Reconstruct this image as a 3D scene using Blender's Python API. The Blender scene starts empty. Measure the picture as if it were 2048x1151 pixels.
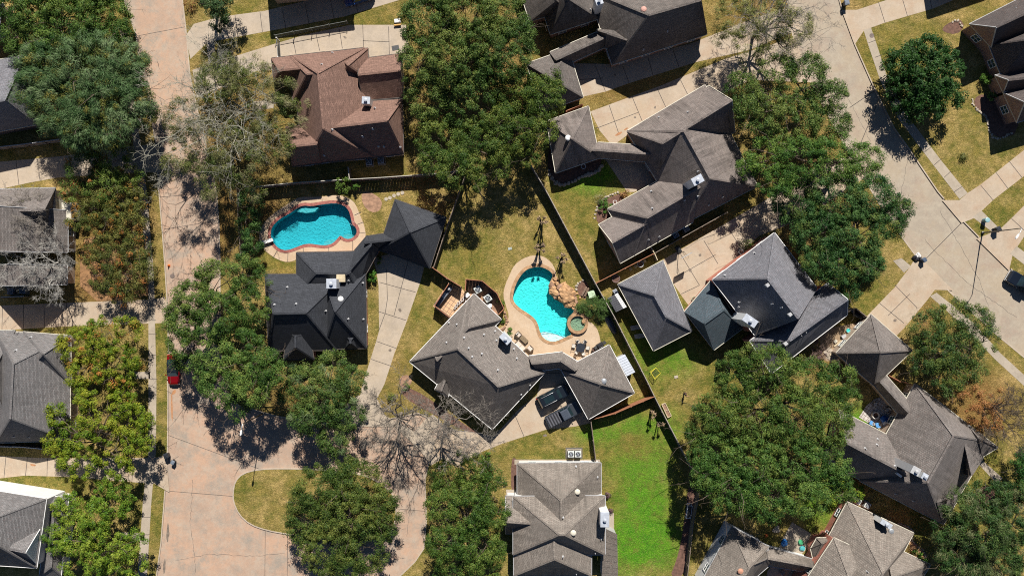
import bpy, math, random
import numpy as np
from mathutils import Vector, Matrix
from mathutils.geometry import delaunay_2d_cdt
from mathutils.bvhtree import BVHTree

random.seed(7)
RNG = np.random.default_rng(11)
SC = bpy.context.scene
COL = SC.collection
CAM_H = 118.0      # height of the drone
PPM = 13.0         # photograph pixels per metre on the ground
GY = 575.5

def W(px, py, z=0.0):
    """A point of the survey photograph, at height z, as a place in the world."""
    k = (1 - z / CAM_H) / PPM
    return Vector(((px - 1024) * k, (GY - py) * k, z))

def Z(ox, oy, s):
    return lambda *pts: [(ox + x / s, oy + y / s) for x, y in pts]

T00 = Z(0, 0, 2.998); T10 = Z(512, 0, 2.998); T20 = Z(1024, 0, 2.998); T30 = Z(1536, 0, 2.998)
T01 = Z(0, 384, 2.998); T11 = Z(512, 384, 2.998); T21 = Z(1024, 384, 2.998); T31 = Z(1536, 384, 2.998)
T02 = Z(0, 767, 2.998); T12 = Z(512, 767, 2.998); T22 = Z(1024, 767, 2.998); T32 = Z(1536, 767, 2.998)
P0 = Z(0, 0, 1.0)

# ------------------------------------------------------------------ objects
ORG = {}
def reg(o, org):
    ORG[o.name] = org

def props(o, label=None, cat=None, group=None, kind=None):
    if label: o["label"] = label
    if cat: o["category"] = cat
    if group: o["group"] = group
    if kind: o["kind"] = kind
    return o

def thing(name, label, cat, loc=(0, 0, 0), group=None):
    o = bpy.data.objects.new(name, None)
    o.empty_display_size = 0.3
    COL.objects.link(o)
    o.location = loc
    ORG[o.name] = Vector(loc)
    return props(o, label, cat, group)

def dup(root, loc, rz, label=None, group=None):
    r = root.copy(); COL.objects.link(r)
    r.location = loc; r.rotation_euler = (0, 0, rz)
    if label: r["label"] = label
    if group: r["group"] = group
    for ch in list(root.children):
        c = ch.copy(); COL.objects.link(c); c.parent = r
        for g in list(ch.children):
            d = g.copy(); COL.objects.link(d); d.parent = c
    return r

class MB:
    """Collects faces and links them as one mesh object."""
    def __init__(s):
        s.v = []; s.f = []; s.m = []; s.smooth = []
    def poly(s, pts, m=0, sm=False):
        i = len(s.v)
        s.v.extend(Vector(p) for p in pts)
        s.f.append(list(range(i, i + len(pts)))); s.m.append(m); s.smooth.append(sm)
    def faces(s, verts, faces, m=0, sm=False):
        i = len(s.v)
        s.v.extend(Vector(p) for p in verts)
        for f in faces:
            s.f.append([i + k for k in f]); s.m.append(m); s.smooth.append(sm)
    def box(s, c, d, rz=0.0, m=0, taper=1.0, M=None):
        x, y, z = d[0] / 2, d[1] / 2, d[2] / 2
        vs = []
        for sz, t in ((-z, 1.0), (z, taper)):
            for sx, sy in ((-x, -y), (x, -y), (x, y), (-x, y)):
                p = Vector((sx * t, sy * t, sz))
                if M is not None: p = M @ p
                if rz: p.rotate(Matrix.Rotation(rz, 3, 'Z'))
                vs.append(p + Vector(c))
        s.faces(vs, [(3, 2, 1, 0), (4, 5, 6, 7), (0, 1, 5, 4), (1, 2, 6, 5), (2, 3, 7, 6), (3, 0, 4, 7)], m)
    def bbox(s, c, d, b=0.02, rz=0.0, m=0):
        """box with chamfered edges"""
        x, y, z = d[0] / 2, d[1] / 2, d[2] / 2
        b = min(b, x * .9, y * .9, z * .9)
        rings = [(-z, b), (-z + b, 0), (z - b, 0), (z, b)]
        vs = []
        for zz, i in rings:
            X, Y = x - i, y - i
            q = min(b, X * .5, Y * .5)
            for a, e in ((-X + q, -Y), (X - q, -Y), (X, -Y + q), (X, Y - q), (X - q, Y), (-X + q, Y), (-X, Y - q), (-X, -Y + q)):
                p = Vector((a, e, zz))
                if rz: p.rotate(Matrix.Rotation(rz, 3, 'Z'))
                vs.append(p + Vector(c))
        fs = [tuple(range(7, -1, -1)), tuple(range(24, 32))]
        for r in range(3):
            for k in range(8):
                a, e = r * 8 + k, r * 8 + (k + 1) % 8
                fs.append((a, e, e + 8, a + 8))
        s.faces(vs, fs, m)
    def bar(s, p0, p1, w, h, m=0, up=(0, 0, 1)):
        p0, p1 = Vector(p0), Vector(p1)
        d = (p1 - p0)
        if d.length < 1e-5: return
        d.normalize()
        u = Vector(up)
        x = d.cross(u)
        if x.length < 1e-4: x = d.cross(Vector((0, 1, 0)))
        x.normalize(); u = x.cross(d).normalized()
        vs = []
        for p in (p0, p1):
            for a, b in ((-w / 2, -h / 2), (w / 2, -h / 2), (w / 2, h / 2), (-w / 2, h / 2)):
                vs.append(p + x * a + u * b)
        s.faces(vs, [(0, 1, 2, 3), (7, 6, 5, 4), (0, 4, 5, 1), (1, 5, 6, 2), (2, 6, 7, 3), (3, 7, 4, 0)], m)
    def tube(s, pts, r, n=8, m=0, sm=True, caps=True):
        pts = [Vector(p) for p in pts]
        rs = r if isinstance(r, (list, tuple)) else [r] * len(pts)
        vs = []
        for i, p in enumerate(pts):
            a = pts[max(i - 1, 0)]; b = pts[min(i + 1, len(pts) - 1)]
            d = (b - a).normalized()
            x = d.cross(Vector((0, 0, 1)))
            if x.length < 1e-3: x = Vector((1, 0, 0))
            x.normalize(); y = d.cross(x)
            for k in range(n):
                t = 2 * math.pi * k / n
                vs.append(p + (x * math.cos(t) + y * math.sin(t)) * rs[i])
        fs = []
        for i in range(len(pts) - 1):
            for k in range(n):
                a, b = i * n + k, i * n + (k + 1) % n
                fs.append((a, b, b + n, a + n))
        s.faces(vs, fs, m, sm)
        if caps:
            s.poly(vs[:n][::-1], m); s.poly(vs[-n:], m)
    def lathe(s, c, prof, n=16, m=0, sm=False):
        """prof: (radius, z) pairs"""
        c = Vector(c); vs = []
        for r, z in prof:
            for k in range(n):
                t = 2 * math.pi * k / n
                vs.append(c + Vector((r * math.cos(t), r * math.sin(t), z)))
        fs = []
        for i in range(len(prof) - 1):
            for k in range(n):
                a, b = i * n + k, i * n + (k + 1) % n
                fs.append((a, b, b + n, a + n))
        s.faces(vs, fs, m, sm)
        s.poly(vs[:n][::-1], m); s.poly(vs[-n:], m)
    def prism(s, pts2, z0, z1, m=0):
        """pts2: world xy points"""
        a = sum(pts2[i][0] * pts2[(i + 1) % len(pts2)][1] - pts2[(i + 1) % len(pts2)][0] * pts2[i][1] for i in range(len(pts2)))
        if a < 0: pts2 = pts2[::-1]
        n = len(pts2)
        vs = [Vector((p[0], p[1], z0)) for p in pts2] + [Vector((p[0], p[1], z1)) for p in pts2]
        s.faces(vs, [tuple(range(n - 1, -1, -1)), tuple(range(n, 2 * n))] + [(i, (i + 1) % n, (i + 1) % n + n, i + n) for i in range(n)], m)
    def rock(s, c, r, seed, m=0, flat=.7):
        rd = random.Random(seed)
        nr, ns = 4, 8
        c = Vector(c); vs = [c + Vector((0, 0, -r * flat))]
        st = 1 + .5 * rd.random(); ang = rd.random() * 6.28
        for i in range(1, nr):
            ph = -math.pi / 2 + math.pi * i / nr
            for k in range(ns):
                t = 2 * math.pi * k / ns
                q = r * (.78 + .4 * rd.random())
                x, y = math.cos(t) * math.cos(ph) * q * st, math.sin(t) * math.cos(ph) * q
                vs.append(c + Vector((x * math.cos(ang) - y * math.sin(ang), x * math.sin(ang) + y * math.cos(ang), math.sin(ph) * q * flat)))
        vs.append(c + Vector((0, 0, r * flat * .9)))
        fs = [(0, 1 + (k + 1) % ns, 1 + k) for k in range(ns)]
        for i in range(nr - 2):
            for k in range(ns):
                a, b = 1 + i * ns + k, 1 + i * ns + (k + 1) % ns
                fs.append((a, b, b + ns, a + ns))
        L = len(vs) - 1; q0 = 1 + (nr - 2) * ns
        fs += [(q0 + k, q0 + (k + 1) % ns, L) for k in range(ns)]
        s.faces(vs, fs, m)
    def build(s, name, mats, parent=None, uv=False, kind=None, org=None):
        if not isinstance(mats, (list, tuple)): mats = [mats]
        if org is None:
            org = ORG[parent.name] if parent else Vector((0, 0, 0))
        me = bpy.data.meshes.new(name)
        me.from_pydata([tuple(v - org) for v in s.v], [], s.f)
        for m in mats: me.materials.append(m)
        me.polygons.foreach_set("material_index", s.m)
        me.polygons.foreach_set("use_smooth", s.smooth)
        if uv:
            lay = me.uv_layers.new(name="UVMap")
            for p in me.polygons:
                n = p.normal
                u = Vector((-n.y, n.x, 0))
                if u.length < 1e-3: u = Vector((1, 0, 0))
                u.normalize(); vv = n.cross(u)
                for li in p.loop_indices:
                    co = me.vertices[me.loops[li].vertex_index].co + org
                    lay.data[li].uv = (co.dot(u), co.dot(vv))
        me.update()
        o = bpy.data.objects.new(name, me)
        COL.objects.link(o)
        if parent: o.parent = parent
        else: o.location = org
        ORG[o.name] = org
        if kind: o["kind"] = kind
        return o

# ------------------------------------------------------------------ materials
def newmat(name):
    m = bpy.data.materials.new(name); m.use_nodes = True
    nt = m.node_tree
    for n in list(nt.nodes): nt.nodes.remove(n)
    out = nt.nodes.new('ShaderNodeOutputMaterial')
    b = nt.nodes.new('ShaderNodeBsdfPrincipled')
    nt.links.new(b.outputs[0], out.inputs[0])
    return m, nt, b

def N(nt, t, **kw):
    n = nt.nodes.new(t)
    for k, v in kw.items(): setattr(n, k, v)
    return n

def noise(nt, vec, scale, detail=4, rough=.6, lo=.3, hi=.7):
    n = N(nt, 'ShaderNodeTexNoise')
    n.inputs['Scale'].default_value = scale; n.inputs['Detail'].default_value = detail
    n.inputs['Roughness'].default_value = rough
    nt.links.new(vec, n.inputs['Vector'])
    r = N(nt, 'ShaderNodeMapRange')
    r.inputs['From Min'].default_value = lo; r.inputs['From Max'].default_value = hi
    nt.links.new(n.outputs[0], r.inputs['Value'])
    return r.outputs[0]

def mix(nt, fac, a, b, mode='MIX'):
    n = N(nt, 'ShaderNodeMix', data_type='RGBA', blend_type=mode)
    for i, x in ((0, fac), (6, a), (7, b)):
        if hasattr(x, 'is_linked') or isinstance(x, bpy.types.NodeSocket): nt.links.new(x, n.inputs[i])
        elif i == 0: n.inputs[0].default_value = x
        else: n.inputs[i].default_value = (*x, 1) if len(x) == 3 else x
    return n.outputs[2]

def mathn(nt, op, a, b=0.5):
    n = N(nt, 'ShaderNodeMath', operation=op)
    for i, x in ((0, a), (1, b)):
        if isinstance(x, bpy.types.NodeSocket): nt.links.new(x, n.inputs[i])
        else: n.inputs[i].default_value = x
    return n.outputs[0]

def bump(nt, b, h, strength=.4, dist=.05):
    n = N(nt, 'ShaderNodeBump')
    n.inputs['Strength'].default_value = strength; n.inputs['Distance'].default_value = dist
    nt.links.new(h, n.inputs['Height']); nt.links.new(n.outputs[0], b.inputs['Normal'])

MATS = {}
def simple(name, c, rough=.6, var=.25, scale=3.0, metal=0.0, fine=30.0, coat=0.0):
    """A painted, cloth, wood or metal surface with mottling and grain."""
    if name in MATS: return MATS[name]
    m, nt, b = newmat(name)
    g = N(nt, 'ShaderNodeNewGeometry')
    n1 = noise(nt, g.outputs['Position'], scale, 4)
    n2 = noise(nt, g.outputs['Position'], fine, 2)
    dk = tuple(x * (1 - var) for x in c); lt = tuple(min(1, x * (1 + var * .6)) for x in c)
    col = mix(nt, n1, dk, lt)
    col = mix(nt, mathn(nt, 'MULTIPLY', n2, .25), col, dk)
    nt.links.new(col, b.inputs['Base Color'])
    b.inputs['Roughness'].default_value = rough; b.inputs['Metallic'].default_value = metal
    if coat: b.inputs['Coat Weight'].default_value = coat
    bump(nt, b, n2, .15, .01)
    MATS[name] = m
    return m

def concrete(name, cols, stain=(.16, .13, .10), rough=.85, streak=0.25):
    m, nt, b = newmat(name)
    g = N(nt, 'ShaderNodeNewGeometry'); P = g.outputs['Position']
    c = mix(nt, noise(nt, P, .14, 5, .65, .42, .58), cols[0], cols[1])
    c = mix(nt, noise(nt, P, .45, 7, .8, .45, .64), c, cols[2])
    mp = N(nt, 'ShaderNodeMapping'); mp.inputs['Location'].default_value = (31, 17, 5)
    nt.links.new(P, mp.inputs['Vector'])
    c = mix(nt, mathn(nt, 'MULTIPLY', noise(nt, mp.outputs[0], .33, 8, .75, .49, .66), streak), c, stain)
    f = noise(nt, P, 2.2, 6, .85, .42, .62)
    c = mix(nt, mathn(nt, 'MULTIPLY', f, .22), c, tuple(x * .55 for x in cols[1]))
    f2 = noise(nt, P, 7, 4, .8, .42, .62)
    c = mix(nt, mathn(nt, 'MULTIPLY', f2, .25), c, tuple(min(1, x * 1.35) for x in cols[0]))
    nt.links.new(c, b.inputs['Base Color']); b.inputs['Roughness'].default_value = rough
    bump(nt, b, f2, .2, .01)
    return m

def shingles(name, base, var=.35, streak=0.0, tint=(.3, .12, .08), row=.17):
    m, nt, b = newmat(name)
    uv = N(nt, 'ShaderNodeUVMap'); g = N(nt, 'ShaderNodeNewGeometry'); P = g.outputs['Position']
    br = N(nt, 'ShaderNodeTexBrick', offset=.5)
    br.inputs['Scale'].default_value = 1.0
    br.inputs['Brick Width'].default_value = .5; br.inputs['Row Height'].default_value = row
    br.inputs['Mortar Size'].default_value = .03; br.inputs['Mortar Smooth'].default_value = .1
    br.inputs['Color1'].default_value = (*[x * (1 - var) for x in base], 1)
    br.inputs['Color2'].default_value = (*[min(1, x * (1 + var * .8)) for x in base], 1)
    br.inputs['Mortar'].default_value = (*[x * .3 for x in base], 1)
    br.inputs['Bias'].default_value = 0.0
    nt.links.new(uv.outputs[0], br.inputs['Vector'])
    c = br.outputs['Color']
    # wood-blend shingle colours and weathering
    c = mix(nt, mathn(nt, 'MULTIPLY', noise(nt, P, 4.5, 6, .85, .42, .66), .6), c, tuple(x * .5 for x in base))
    c = mix(nt, mathn(nt, 'MULTIPLY', noise(nt, P, 9.0, 4, .8, .48, .7), .5), c, tuple(min(1, x * 1.7) for x in base))
    c = mix(nt, mathn(nt, 'MULTIPLY', noise(nt, P, 5.0, 2, .7, .55, .75), .22), c, tint)
    c = mix(nt, mathn(nt, 'MULTIPLY', noise(nt, P, .22, 5, .65, .42, .62), .38), c, tuple(x * .6 for x in base))
    if streak:
        mp = N(nt, 'ShaderNodeMapping'); mp.inputs['Scale'].default_value = (1.3, .10, 1)
        nt.links.new(uv.outputs[0], mp.inputs['Vector'])
        st = noise(nt, mp.outputs[0], 1.0, 6, .75, .42, .68)
        big = noise(nt, P, .18, 3, .5, .38, .6)
        c = mix(nt, mathn(nt, 'MULTIPLY', mathn(nt, 'MULTIPLY', st, big), streak), c, tuple(x * .22 for x in base))
    nt.links.new(c, b.inputs['Base Color'])
    b.inputs['Roughness'].default_value = .9
    b.inputs['Specular IOR Level'].default_value = .25
    bump(nt, b, br.outputs['Fac'], -.5, .02)
    return m

def bricks(name, base, mortar=(.42, .38, .34)):
    m, nt, b = newmat(name)
    uv = N(nt, 'ShaderNodeUVMap'); g = N(nt, 'ShaderNodeNewGeometry')
    br = N(nt, 'ShaderNodeTexBrick', offset=.5)
    br.inputs['Scale'].default_value = 1.0
    br.inputs['Brick Width'].default_value = .22; br.inputs['Row Height'].default_value = .075
    br.inputs['Mortar Size'].default_value = .008
    br.inputs['Color1'].default_value = (*[x * .7 for x in base], 1)
    br.inputs['Color2'].default_value = (*[min(1, x * 1.25) for x in base], 1)
    br.inputs['Mortar'].default_value = (*mortar, 1)
    nt.links.new(uv.outputs[0], br.inputs['Vector'])
    c = mix(nt, mathn(nt, 'MULTIPLY', noise(nt, g.outputs['Position'], .8, 4), .3), br.outputs['Color'], tuple(x * .6 for x in base))
    nt.links.new(c, b.inputs['Base Color']); b.inputs['Roughness'].default_value = .85
    return m

def grassmat():
    m, nt, b = newmat('lawn_grass')
    g = N(nt, 'ShaderNodeNewGeometry'); P = g.outputs['Position']
    at = N(nt, 'ShaderNodeAttribute', attribute_name='zone')
    sp = N(nt, 'ShaderNodeSeparateColor'); nt.links.new(at.outputs['Color'], sp.inputs[0])
    straw = mix(nt, noise(nt, P, .4, 7, .8, .42, .58), (.66, .46, .18), (.30, .22, .065))
    olive = mix(nt, noise(nt, P, .6, 7, .8, .42, .58), (.13, .155, .022), (.36, .28, .065))
    f = mathn(nt, 'ADD', sp.outputs[0], mathn(nt, 'MULTIPLY_ADD', noise(nt, P, .16, 7, .75, .40, .60), .9))
    f = mathn(nt, 'SUBTRACT', f, .56)
    cl = N(nt, 'ShaderNodeClamp'); nt.links.new(f, cl.inputs[0])
    c = mix(nt, cl.outputs[0], straw, olive)
    f3 = mathn(nt, 'MULTIPLY', sp.outputs[2], noise(nt, P, .45, 7, .8, .30, .52))
    c = mix(nt, f3, c, mix(nt, noise(nt, P, .9, 7, .8, .42, .58), (.045, .27, .006), (.14, .38, .015)))
    lit = mix(nt, noise(nt, P, 1.5, 6, .8, .35, .65), (.25, .125, .04), (.38, .22, .07))
    f2 = mathn(nt, 'MULTIPLY', sp.outputs[1], noise(nt, P, .7, 6, .8, .25, .55))
    c = mix(nt, f2, c, lit)
    # tufts, thin spots and blades
    t1 = noise(nt, P, 1.6, 6, .8, .42, .62)
    c = mix(nt, mathn(nt, 'MULTIPLY', t1, .45), c, mix(nt, .5, c, (.05, .055, .012)))
    t2 = noise(nt, P, 5.0, 4, .85, .42, .60)
    c = mix(nt, mathn(nt, 'MULTIPLY', t2, .55), c, mix(nt, .60, c, (.055, .05, .015)))
    t3 = noise(nt, P, 6.0, 3, .8, .50, .66)
    c = mix(nt, mathn(nt, 'MULTIPLY', t3, .5), c, mix(nt, .5, c, (.70, .52, .22)))
    nt.links.new(c, b.inputs['Base Color']); b.inputs['Roughness'].default_value = .95
    b.inputs['Specular IOR Level'].default_value = .1
    bump(nt, b, t2, .9, .08)
    return m

def leafmat(name, trans=.12):
    m = bpy.data.materials.new(name); m.use_nodes = True
    nt = m.node_tree
    for n in list(nt.nodes): nt.nodes.remove(n)
    out = N(nt, 'ShaderNodeOutputMaterial')
    at = N(nt, 'ShaderNodeAttribute', attribute_name='Col')
    b = N(nt, 'ShaderNodeBsdfPrincipled')
    b.inputs['Roughness'].default_value = .55; b.inputs['Specular IOR Level'].default_value = .18
    t = N(nt, 'ShaderNodeBsdfTranslucent')
    mx = N(nt, 'ShaderNodeMixShader'); mx.inputs[0].default_value = trans
    nt.links.new(at.outputs['Color'], b.inputs['Base Color']); nt.links.new(at.outputs['Color'], t.inputs[0])
    nt.links.new(b.outputs[0], mx.inputs[1]); nt.links.new(t.outputs[0], mx.inputs[2])
    nt.links.new(mx.outputs[0], out.inputs[0])
    return m

def glassmat(name, c, rough=.05):
    m, nt, b = newmat(name)
    g = N(nt, 'ShaderNodeNewGeometry')
    n1 = noise(nt, g.outputs['Position'], 2.0, 2)
    nt.links.new(mix(nt, n1, tuple(x * .7 for x in c), c), b.inputs['Base Color'])
    b.inputs['Roughness'].default_value = rough; b.inputs['Specular IOR Level'].default_value = .8
    return m

def watermat(name, tint):
    m = bpy.data.materials.new(name); m.use_nodes = True
    nt = m.node_tree
    for n in list(nt.nodes): nt.nodes.remove(n)
    out = N(nt, 'ShaderNodeOutputMaterial')
    tr = N(nt, 'ShaderNodeBsdfTransparent'); gl = N(nt, 'ShaderNodeBsdfGlossy')
    g = N(nt, 'ShaderNodeNewGeometry')
    ripple = noise(nt, g.outputs['Position'], 3.0, 3, .6, .3, .7)
    nt.links.new(mix(nt, mathn(nt, 'MULTIPLY', ripple, .5), tint, tuple(min(1, x * 1.15) for x in tint)), tr.inputs[0])
    gl.inputs['Roughness'].default_value = .04
    fr = N(nt, 'ShaderNodeFresnel'); fr.inputs[0].default_value = 1.33
    bp = N(nt, 'ShaderNodeBump'); bp.inputs['Strength'].default_value = .25; bp.inputs['Distance'].default_value = .04
    nt.links.new(ripple, bp.inputs['Height'])
    nt.links.new(bp.outputs[0], gl.inputs['Normal']); nt.links.new(bp.outputs[0], fr.inputs['Normal'])
    mx = N(nt, 'ShaderNodeMixShader')
    nt.links.new(fr.outputs[0], mx.inputs[0]); nt.links.new(tr.outputs[0], mx.inputs[1]); nt.links.new(gl.outputs[0], mx.inputs[2])
    nt.links.new(mx.outputs[0], out.inputs[0])
    return m

def plaster(name, c, caustic=.35):
    """pool lining: mottled, with wavering underwater light painted in as paler noise"""
    m, nt, b = newmat(name)
    g = N(nt, 'ShaderNodeNewGeometry')
    n1 = noise(nt, g.outputs['Position'], .5, 4); n2 = noise(nt, g.outputs['Position'], 5, 4, .7)
    col = mix(nt, n1, tuple(x * .85 for x in c), c)
    col = mix(nt, mathn(nt, 'MULTIPLY', n2, caustic), col, tuple(min(1, x * 1.3 + .02) for x in c))  # caustics painted into the lining colour
    nt.links.new(col, b.inputs['Base Color']); b.inputs['Roughness'].default_value = .7
    return m

GRASS = grassmat()
ROAD_TAN = concrete('road_concrete_tan', ((.45, .29, .195), (.36, .255, .185), (.40, .325, .25)), stain=(.24, .225, .19), streak=.85)
ROAD_GREY = concrete('road_concrete_grey', ((.36, .29, .205), (.315, .265, .205), (.39, .335, .255)), stain=(.30, .20, .15), streak=.55)
DRIVE_TAN = concrete('driveway_concrete_warm', ((.43, .335, .235), (.375, .30, .22), (.455, .375, .285)), stain=(.36, .19, .10), streak=.35)
DRIVE_PALE = concrete('driveway_concrete_pale', ((.43, .345, .25), (.38, .315, .24), (.46, .38, .295)), stain=(.25, .21, .165), streak=.5)
WALK = concrete('sidewalk_concrete', ((.38, .315, .235), (.33, .28, .215), (.42, .355, .28)), stain=(.20, .165, .13), streak=.55)
DECK = concrete('pool_deck_concrete', ((.50, .365, .235), (.46, .335, .22), (.53, .41, .29)), stain=(.36, .25, .16), streak=.35)
KERB = concrete('kerb_concrete', ((.43, .35, .265), (.38, .315, .245), (.47, .39, .30)))
JOINT = simple('joint_sealant', (.09, .075, .065), .9, .3)
MULCH = simple('bark_mulch', (.16, .085, .06), .95, .5, 2.5, fine=9)
STONE = simple('limestone', (.42, .36, .28), .85, .35, 2.0)
ROCKM = simple('sandstone', (.50, .29, .14), .8, .5, 1.4, fine=7)
ROCKG = simple('brown_fieldstone', (.36, .21, .13), .85, .5, 1.8, fine=7)
WHITE = simple('white_paint', (.78, .77, .74), .5, .08)
CREAM = simple('cream_paint', (.62, .58, .47), .5, .1)
GREYTRIM = simple('grey_trim', (.42, .42, .42), .5, .12)
DARKTRIM = simple('dark_bronze', (.09, .075, .065), .5, .2)
BLACK = simple('black_paint', (.02, .02, .022), .45, .3)
BLACKCLOTH = simple('black_fabric', (.018, .018, .022), .9, .3)
METAL = simple('galvanised_metal', (.52, .54, .55), .4, .15, metal=.6)
DKMETAL = simple('dark_metal', (.10, .10, .10), .4, .2, metal=.6)
IRON = simple('iron_rail', (.16, .17, .16), .5, .2)
FENCEW = simple('fence_boards', (.22, .17, .13), .9, .4, 1.5, fine=12)
FENCEB = simple('stained_fence_boards', (.34, .14, .07), .85, .3, 1.5, fine=12)
WOODL = simple('bleached_timber', (.56, .46, .30), .85, .25, 2)
BARK = simple('bark', (.12, .09, .065), .95, .4, 3, fine=14)
BARKG = simple('grey_bark', (.28, .245, .205), .95, .3, 3, fine=14)
LEAF = leafmat('foliage')
LEAFD = leafmat('dead_foliage', .1)
WINGLASS = glassmat('window_glass', (.05, .10, .10))
CARGLASS = glassmat('car_glass', (.015, .03, .035), .03)
RUBBER = simple('rubber', (.02, .02, .02), .8, .2)
# ------------------------------------------------------------------ the setting: ground, roads, paving
def inside(pts, poly):
    pts = np.asarray(pts, float); q = np.asarray([(p[0], p[1]) for p in poly], float)
    x, y = pts[:, 0], pts[:, 1]
    r = np.zeros(len(pts), bool)
    j = len(q) - 1
    for i in range(len(q)):
        c = ((q[i, 1] > y) != (q[j, 1] > y)) & (x < (q[j, 0] - q[i, 0]) * (y - q[i, 1]) / (q[j, 1] - q[i, 1] + 1e-12) + q[i, 0])
        r ^= c; j = i
    return r

def smooth_loop(pts, it=2):
    """Chaikin rounding of a closed outline"""
    for _ in range(it):
        o = []
        for i in range(len(pts)):
            a, b = pts[i], pts[(i + 1) % len(pts)]
            o += [(a[0] * .75 + b[0] * .25, a[1] * .75 + b[1] * .25), (a[0] * .25 + b[0] * .75, a[1] * .25 + b[1] * .75)]
        pts = o
    return pts

def w2(pts, z=0):
    return [(W(x, y, z).x, W(x, y, z).y) for x, y in pts]

def cdt(outer, holes=(), extra=None):
    """Triangles of an outline without its holes; world xy lists in, (verts, faces) out."""
    vs, es = [], []
    for lp in [outer] + list(holes):
        i0 = len(vs); n = len(lp)
        vs += [Vector(p) for p in lp]
        es += [(i0 + k, i0 + (k + 1) % n) for k in range(n)]
    if extra is not None: vs += [Vector(p) for p in extra]
    v, e, f, *_ = delaunay_2d_cdt(vs, es, [], 0, 1e-5)
    v = [(p.x, p.y) for p in v]
    cen = np.array([[(v[t[0]][0] + v[t[1]][0] + v[t[2]][0]) / 3, (v[t[0]][1] + v[t[1]][1] + v[t[2]][1]) / 3] for t in f])
    ok = inside(cen, outer)
    for h in holes: ok &= ~inside(cen, h)
    return v, [f[i] for i in np.nonzero(ok)[0]]

def sheet(name, outer, z, mat, holes=(), kind='structure', joints=(), jw=.085, label=None, cat=None, thick=0.0):
    b = MB()
    v, f = cdt(outer, holes)
    i = len(b.v)
    for t in f:
        pts = [Vector((*v[k], z)) for k in t]
        if (pts[1] - pts[0]).cross(pts[2] - pts[0]).z < 0: pts = pts[::-1]
        b.poly(pts)
    if thick:
        n = len(outer)
        for k in range(n):
            a, c = outer[k], outer[(k + 1) % n]
            b.poly([(a[0], a[1], z - thick), (c[0], c[1], z - thick), (c[0], c[1], z), (a[0], a[1], z)])
    for p, q in joints:
        a, c = W(*p), W(*q)
        d = (c - a).normalized(); s = Vector((-d.y, d.x, 0)) * jw / 2
        h = Vector((0, 0, z + .004))
        b.poly([a - s + h, c - s + h, c + s + h, a + s + h], 1)
    o = b.build(name, [mat, JOINT], org=Vector((0, 0, 0)), kind=kind)
    if label: props(o, label, cat)
    return o

ROAD_Z = -.12
road_w = w2([(215, -160), (235, -40), (248, 0), (263, 43), (272, 70), (277, 110), (295, 187), (312, 290), (318, 384), (325, 467), (330, 534), (334, 600), (337, 694), (335, 767), (336, 800), (335, 900), (330, 980), (322, 1084), (313, 1151), (300, 1300),
             (780, 1300), (790, 1180), (800, 1151), (830, 1122), (848, 1095), (853, 1040), (850, 960), (862, 905), (905, 872), (880, 845), (835, 825), (790, 835), (735, 842), (660, 847), (600, 838), (555, 832), (520, 822), (480, 812), (455, 790), (443, 740),
             (440, 640), (440, 520), (438, 450), (433, 384), (420, 320), (397, 230), (380, 150), (372, 60), (365, 0), (360, -40), (350, -160)])
island = w2(smooth_loop([(466, 985), (470, 962), (485, 946), (515, 938), (560, 936), (640, 938), (720, 945), (780, 975), (795, 1020), (785, 1060), (740, 1085), (660, 1080), (575, 1067), (535, 1060), (500, 1048), (478, 1028), (467, 1003)], 1))
road_e = w2([(1600, -160), (1585, -60), (1575, 0), (1590, 105), (1640, 200), (1700, 310), (1760, 410), (1809, 481), (1843, 527), (1900, 584), (1950, 630), (2003, 677), (2048, 714), (2200, 830),
             (2200, 700), (2048, 567), (2022, 537), (1958, 474), (1927, 442), (1888, 397), (1876, 383), (1813, 290), (1789, 257), (1749, 177), (1709, 87), (1686, 27), (1679, 0), (1668, -60), (1650, -160)])

pool1 = w2(smooth_loop(T11((86, 250), (95, 205), (140, 160), (200, 128), (250, 92), (285, 78), (330, 84), (400, 72), (470, 64), (525, 76), (556, 105), (570, 150), (576, 190), (604, 215), (606, 250), (578, 277), (550, 284), (525, 276), (505, 260), (490, 280), (462, 308), (425, 321), (375, 318), (325, 310), (280, 316), (235, 335), (185, 351), (140, 342), (108, 312), (92, 282)), 1))
deck1 = w2(smooth_loop(T11((18, 300), (22, 235), (60, 165), (130, 110), (195, 70), (240, 38), (275, 28), (340, 30), (400, 28), (455, 18), (530, 22), (585, 55), (605, 90), (625, 140), (650, 200), (660, 265), (640, 330), (560, 372), (246, 372), (246, 405), (190, 422), (130, 405), (70, 365), (35, 330)), 1))
pool2 = w2(smooth_loop(T21((125, 450), (165, 444), (215, 462), (247, 490), (240, 520), (225, 545), (222, 580), (228, 610), (258, 640), (308, 668), (350, 690), (378, 712), (350, 740), (332, 780), (332, 820), (362, 852), (325, 868), (290, 884), (252, 898), (215, 892), (185, 873), (168, 845), (158, 800), (138, 760), (98, 728), (48, 698), (12, 662), (3, 630), (12, 580), (32, 530), (58, 490), (88, 462)), 1))
deck2 = w2(smooth_loop(P0((1018, 552), (1028, 530), (1045, 517), (1065, 510), (1085, 511), (1103, 524), (1111, 540), (1113, 556), (1128, 575), (1150, 600), (1160, 640), (1180, 642), (1194, 655), (1200, 675), (1202, 690), (1222, 700), (1230, 712), (1195, 735), (1160, 722), (1110, 740), (1060, 735), (1010, 690), (985, 660), (1003, 655), (1015, 645), (1018, 630), (1012, 612), (1006, 590), (1010, 570)), 1))

drives = []
def drive(poly, mat, joints=(), z=.010, name='driveway'):
    p = w2(poly)
    drives.append(p)
    return sheet(name, p, z, mat, joints=joints)

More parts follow.
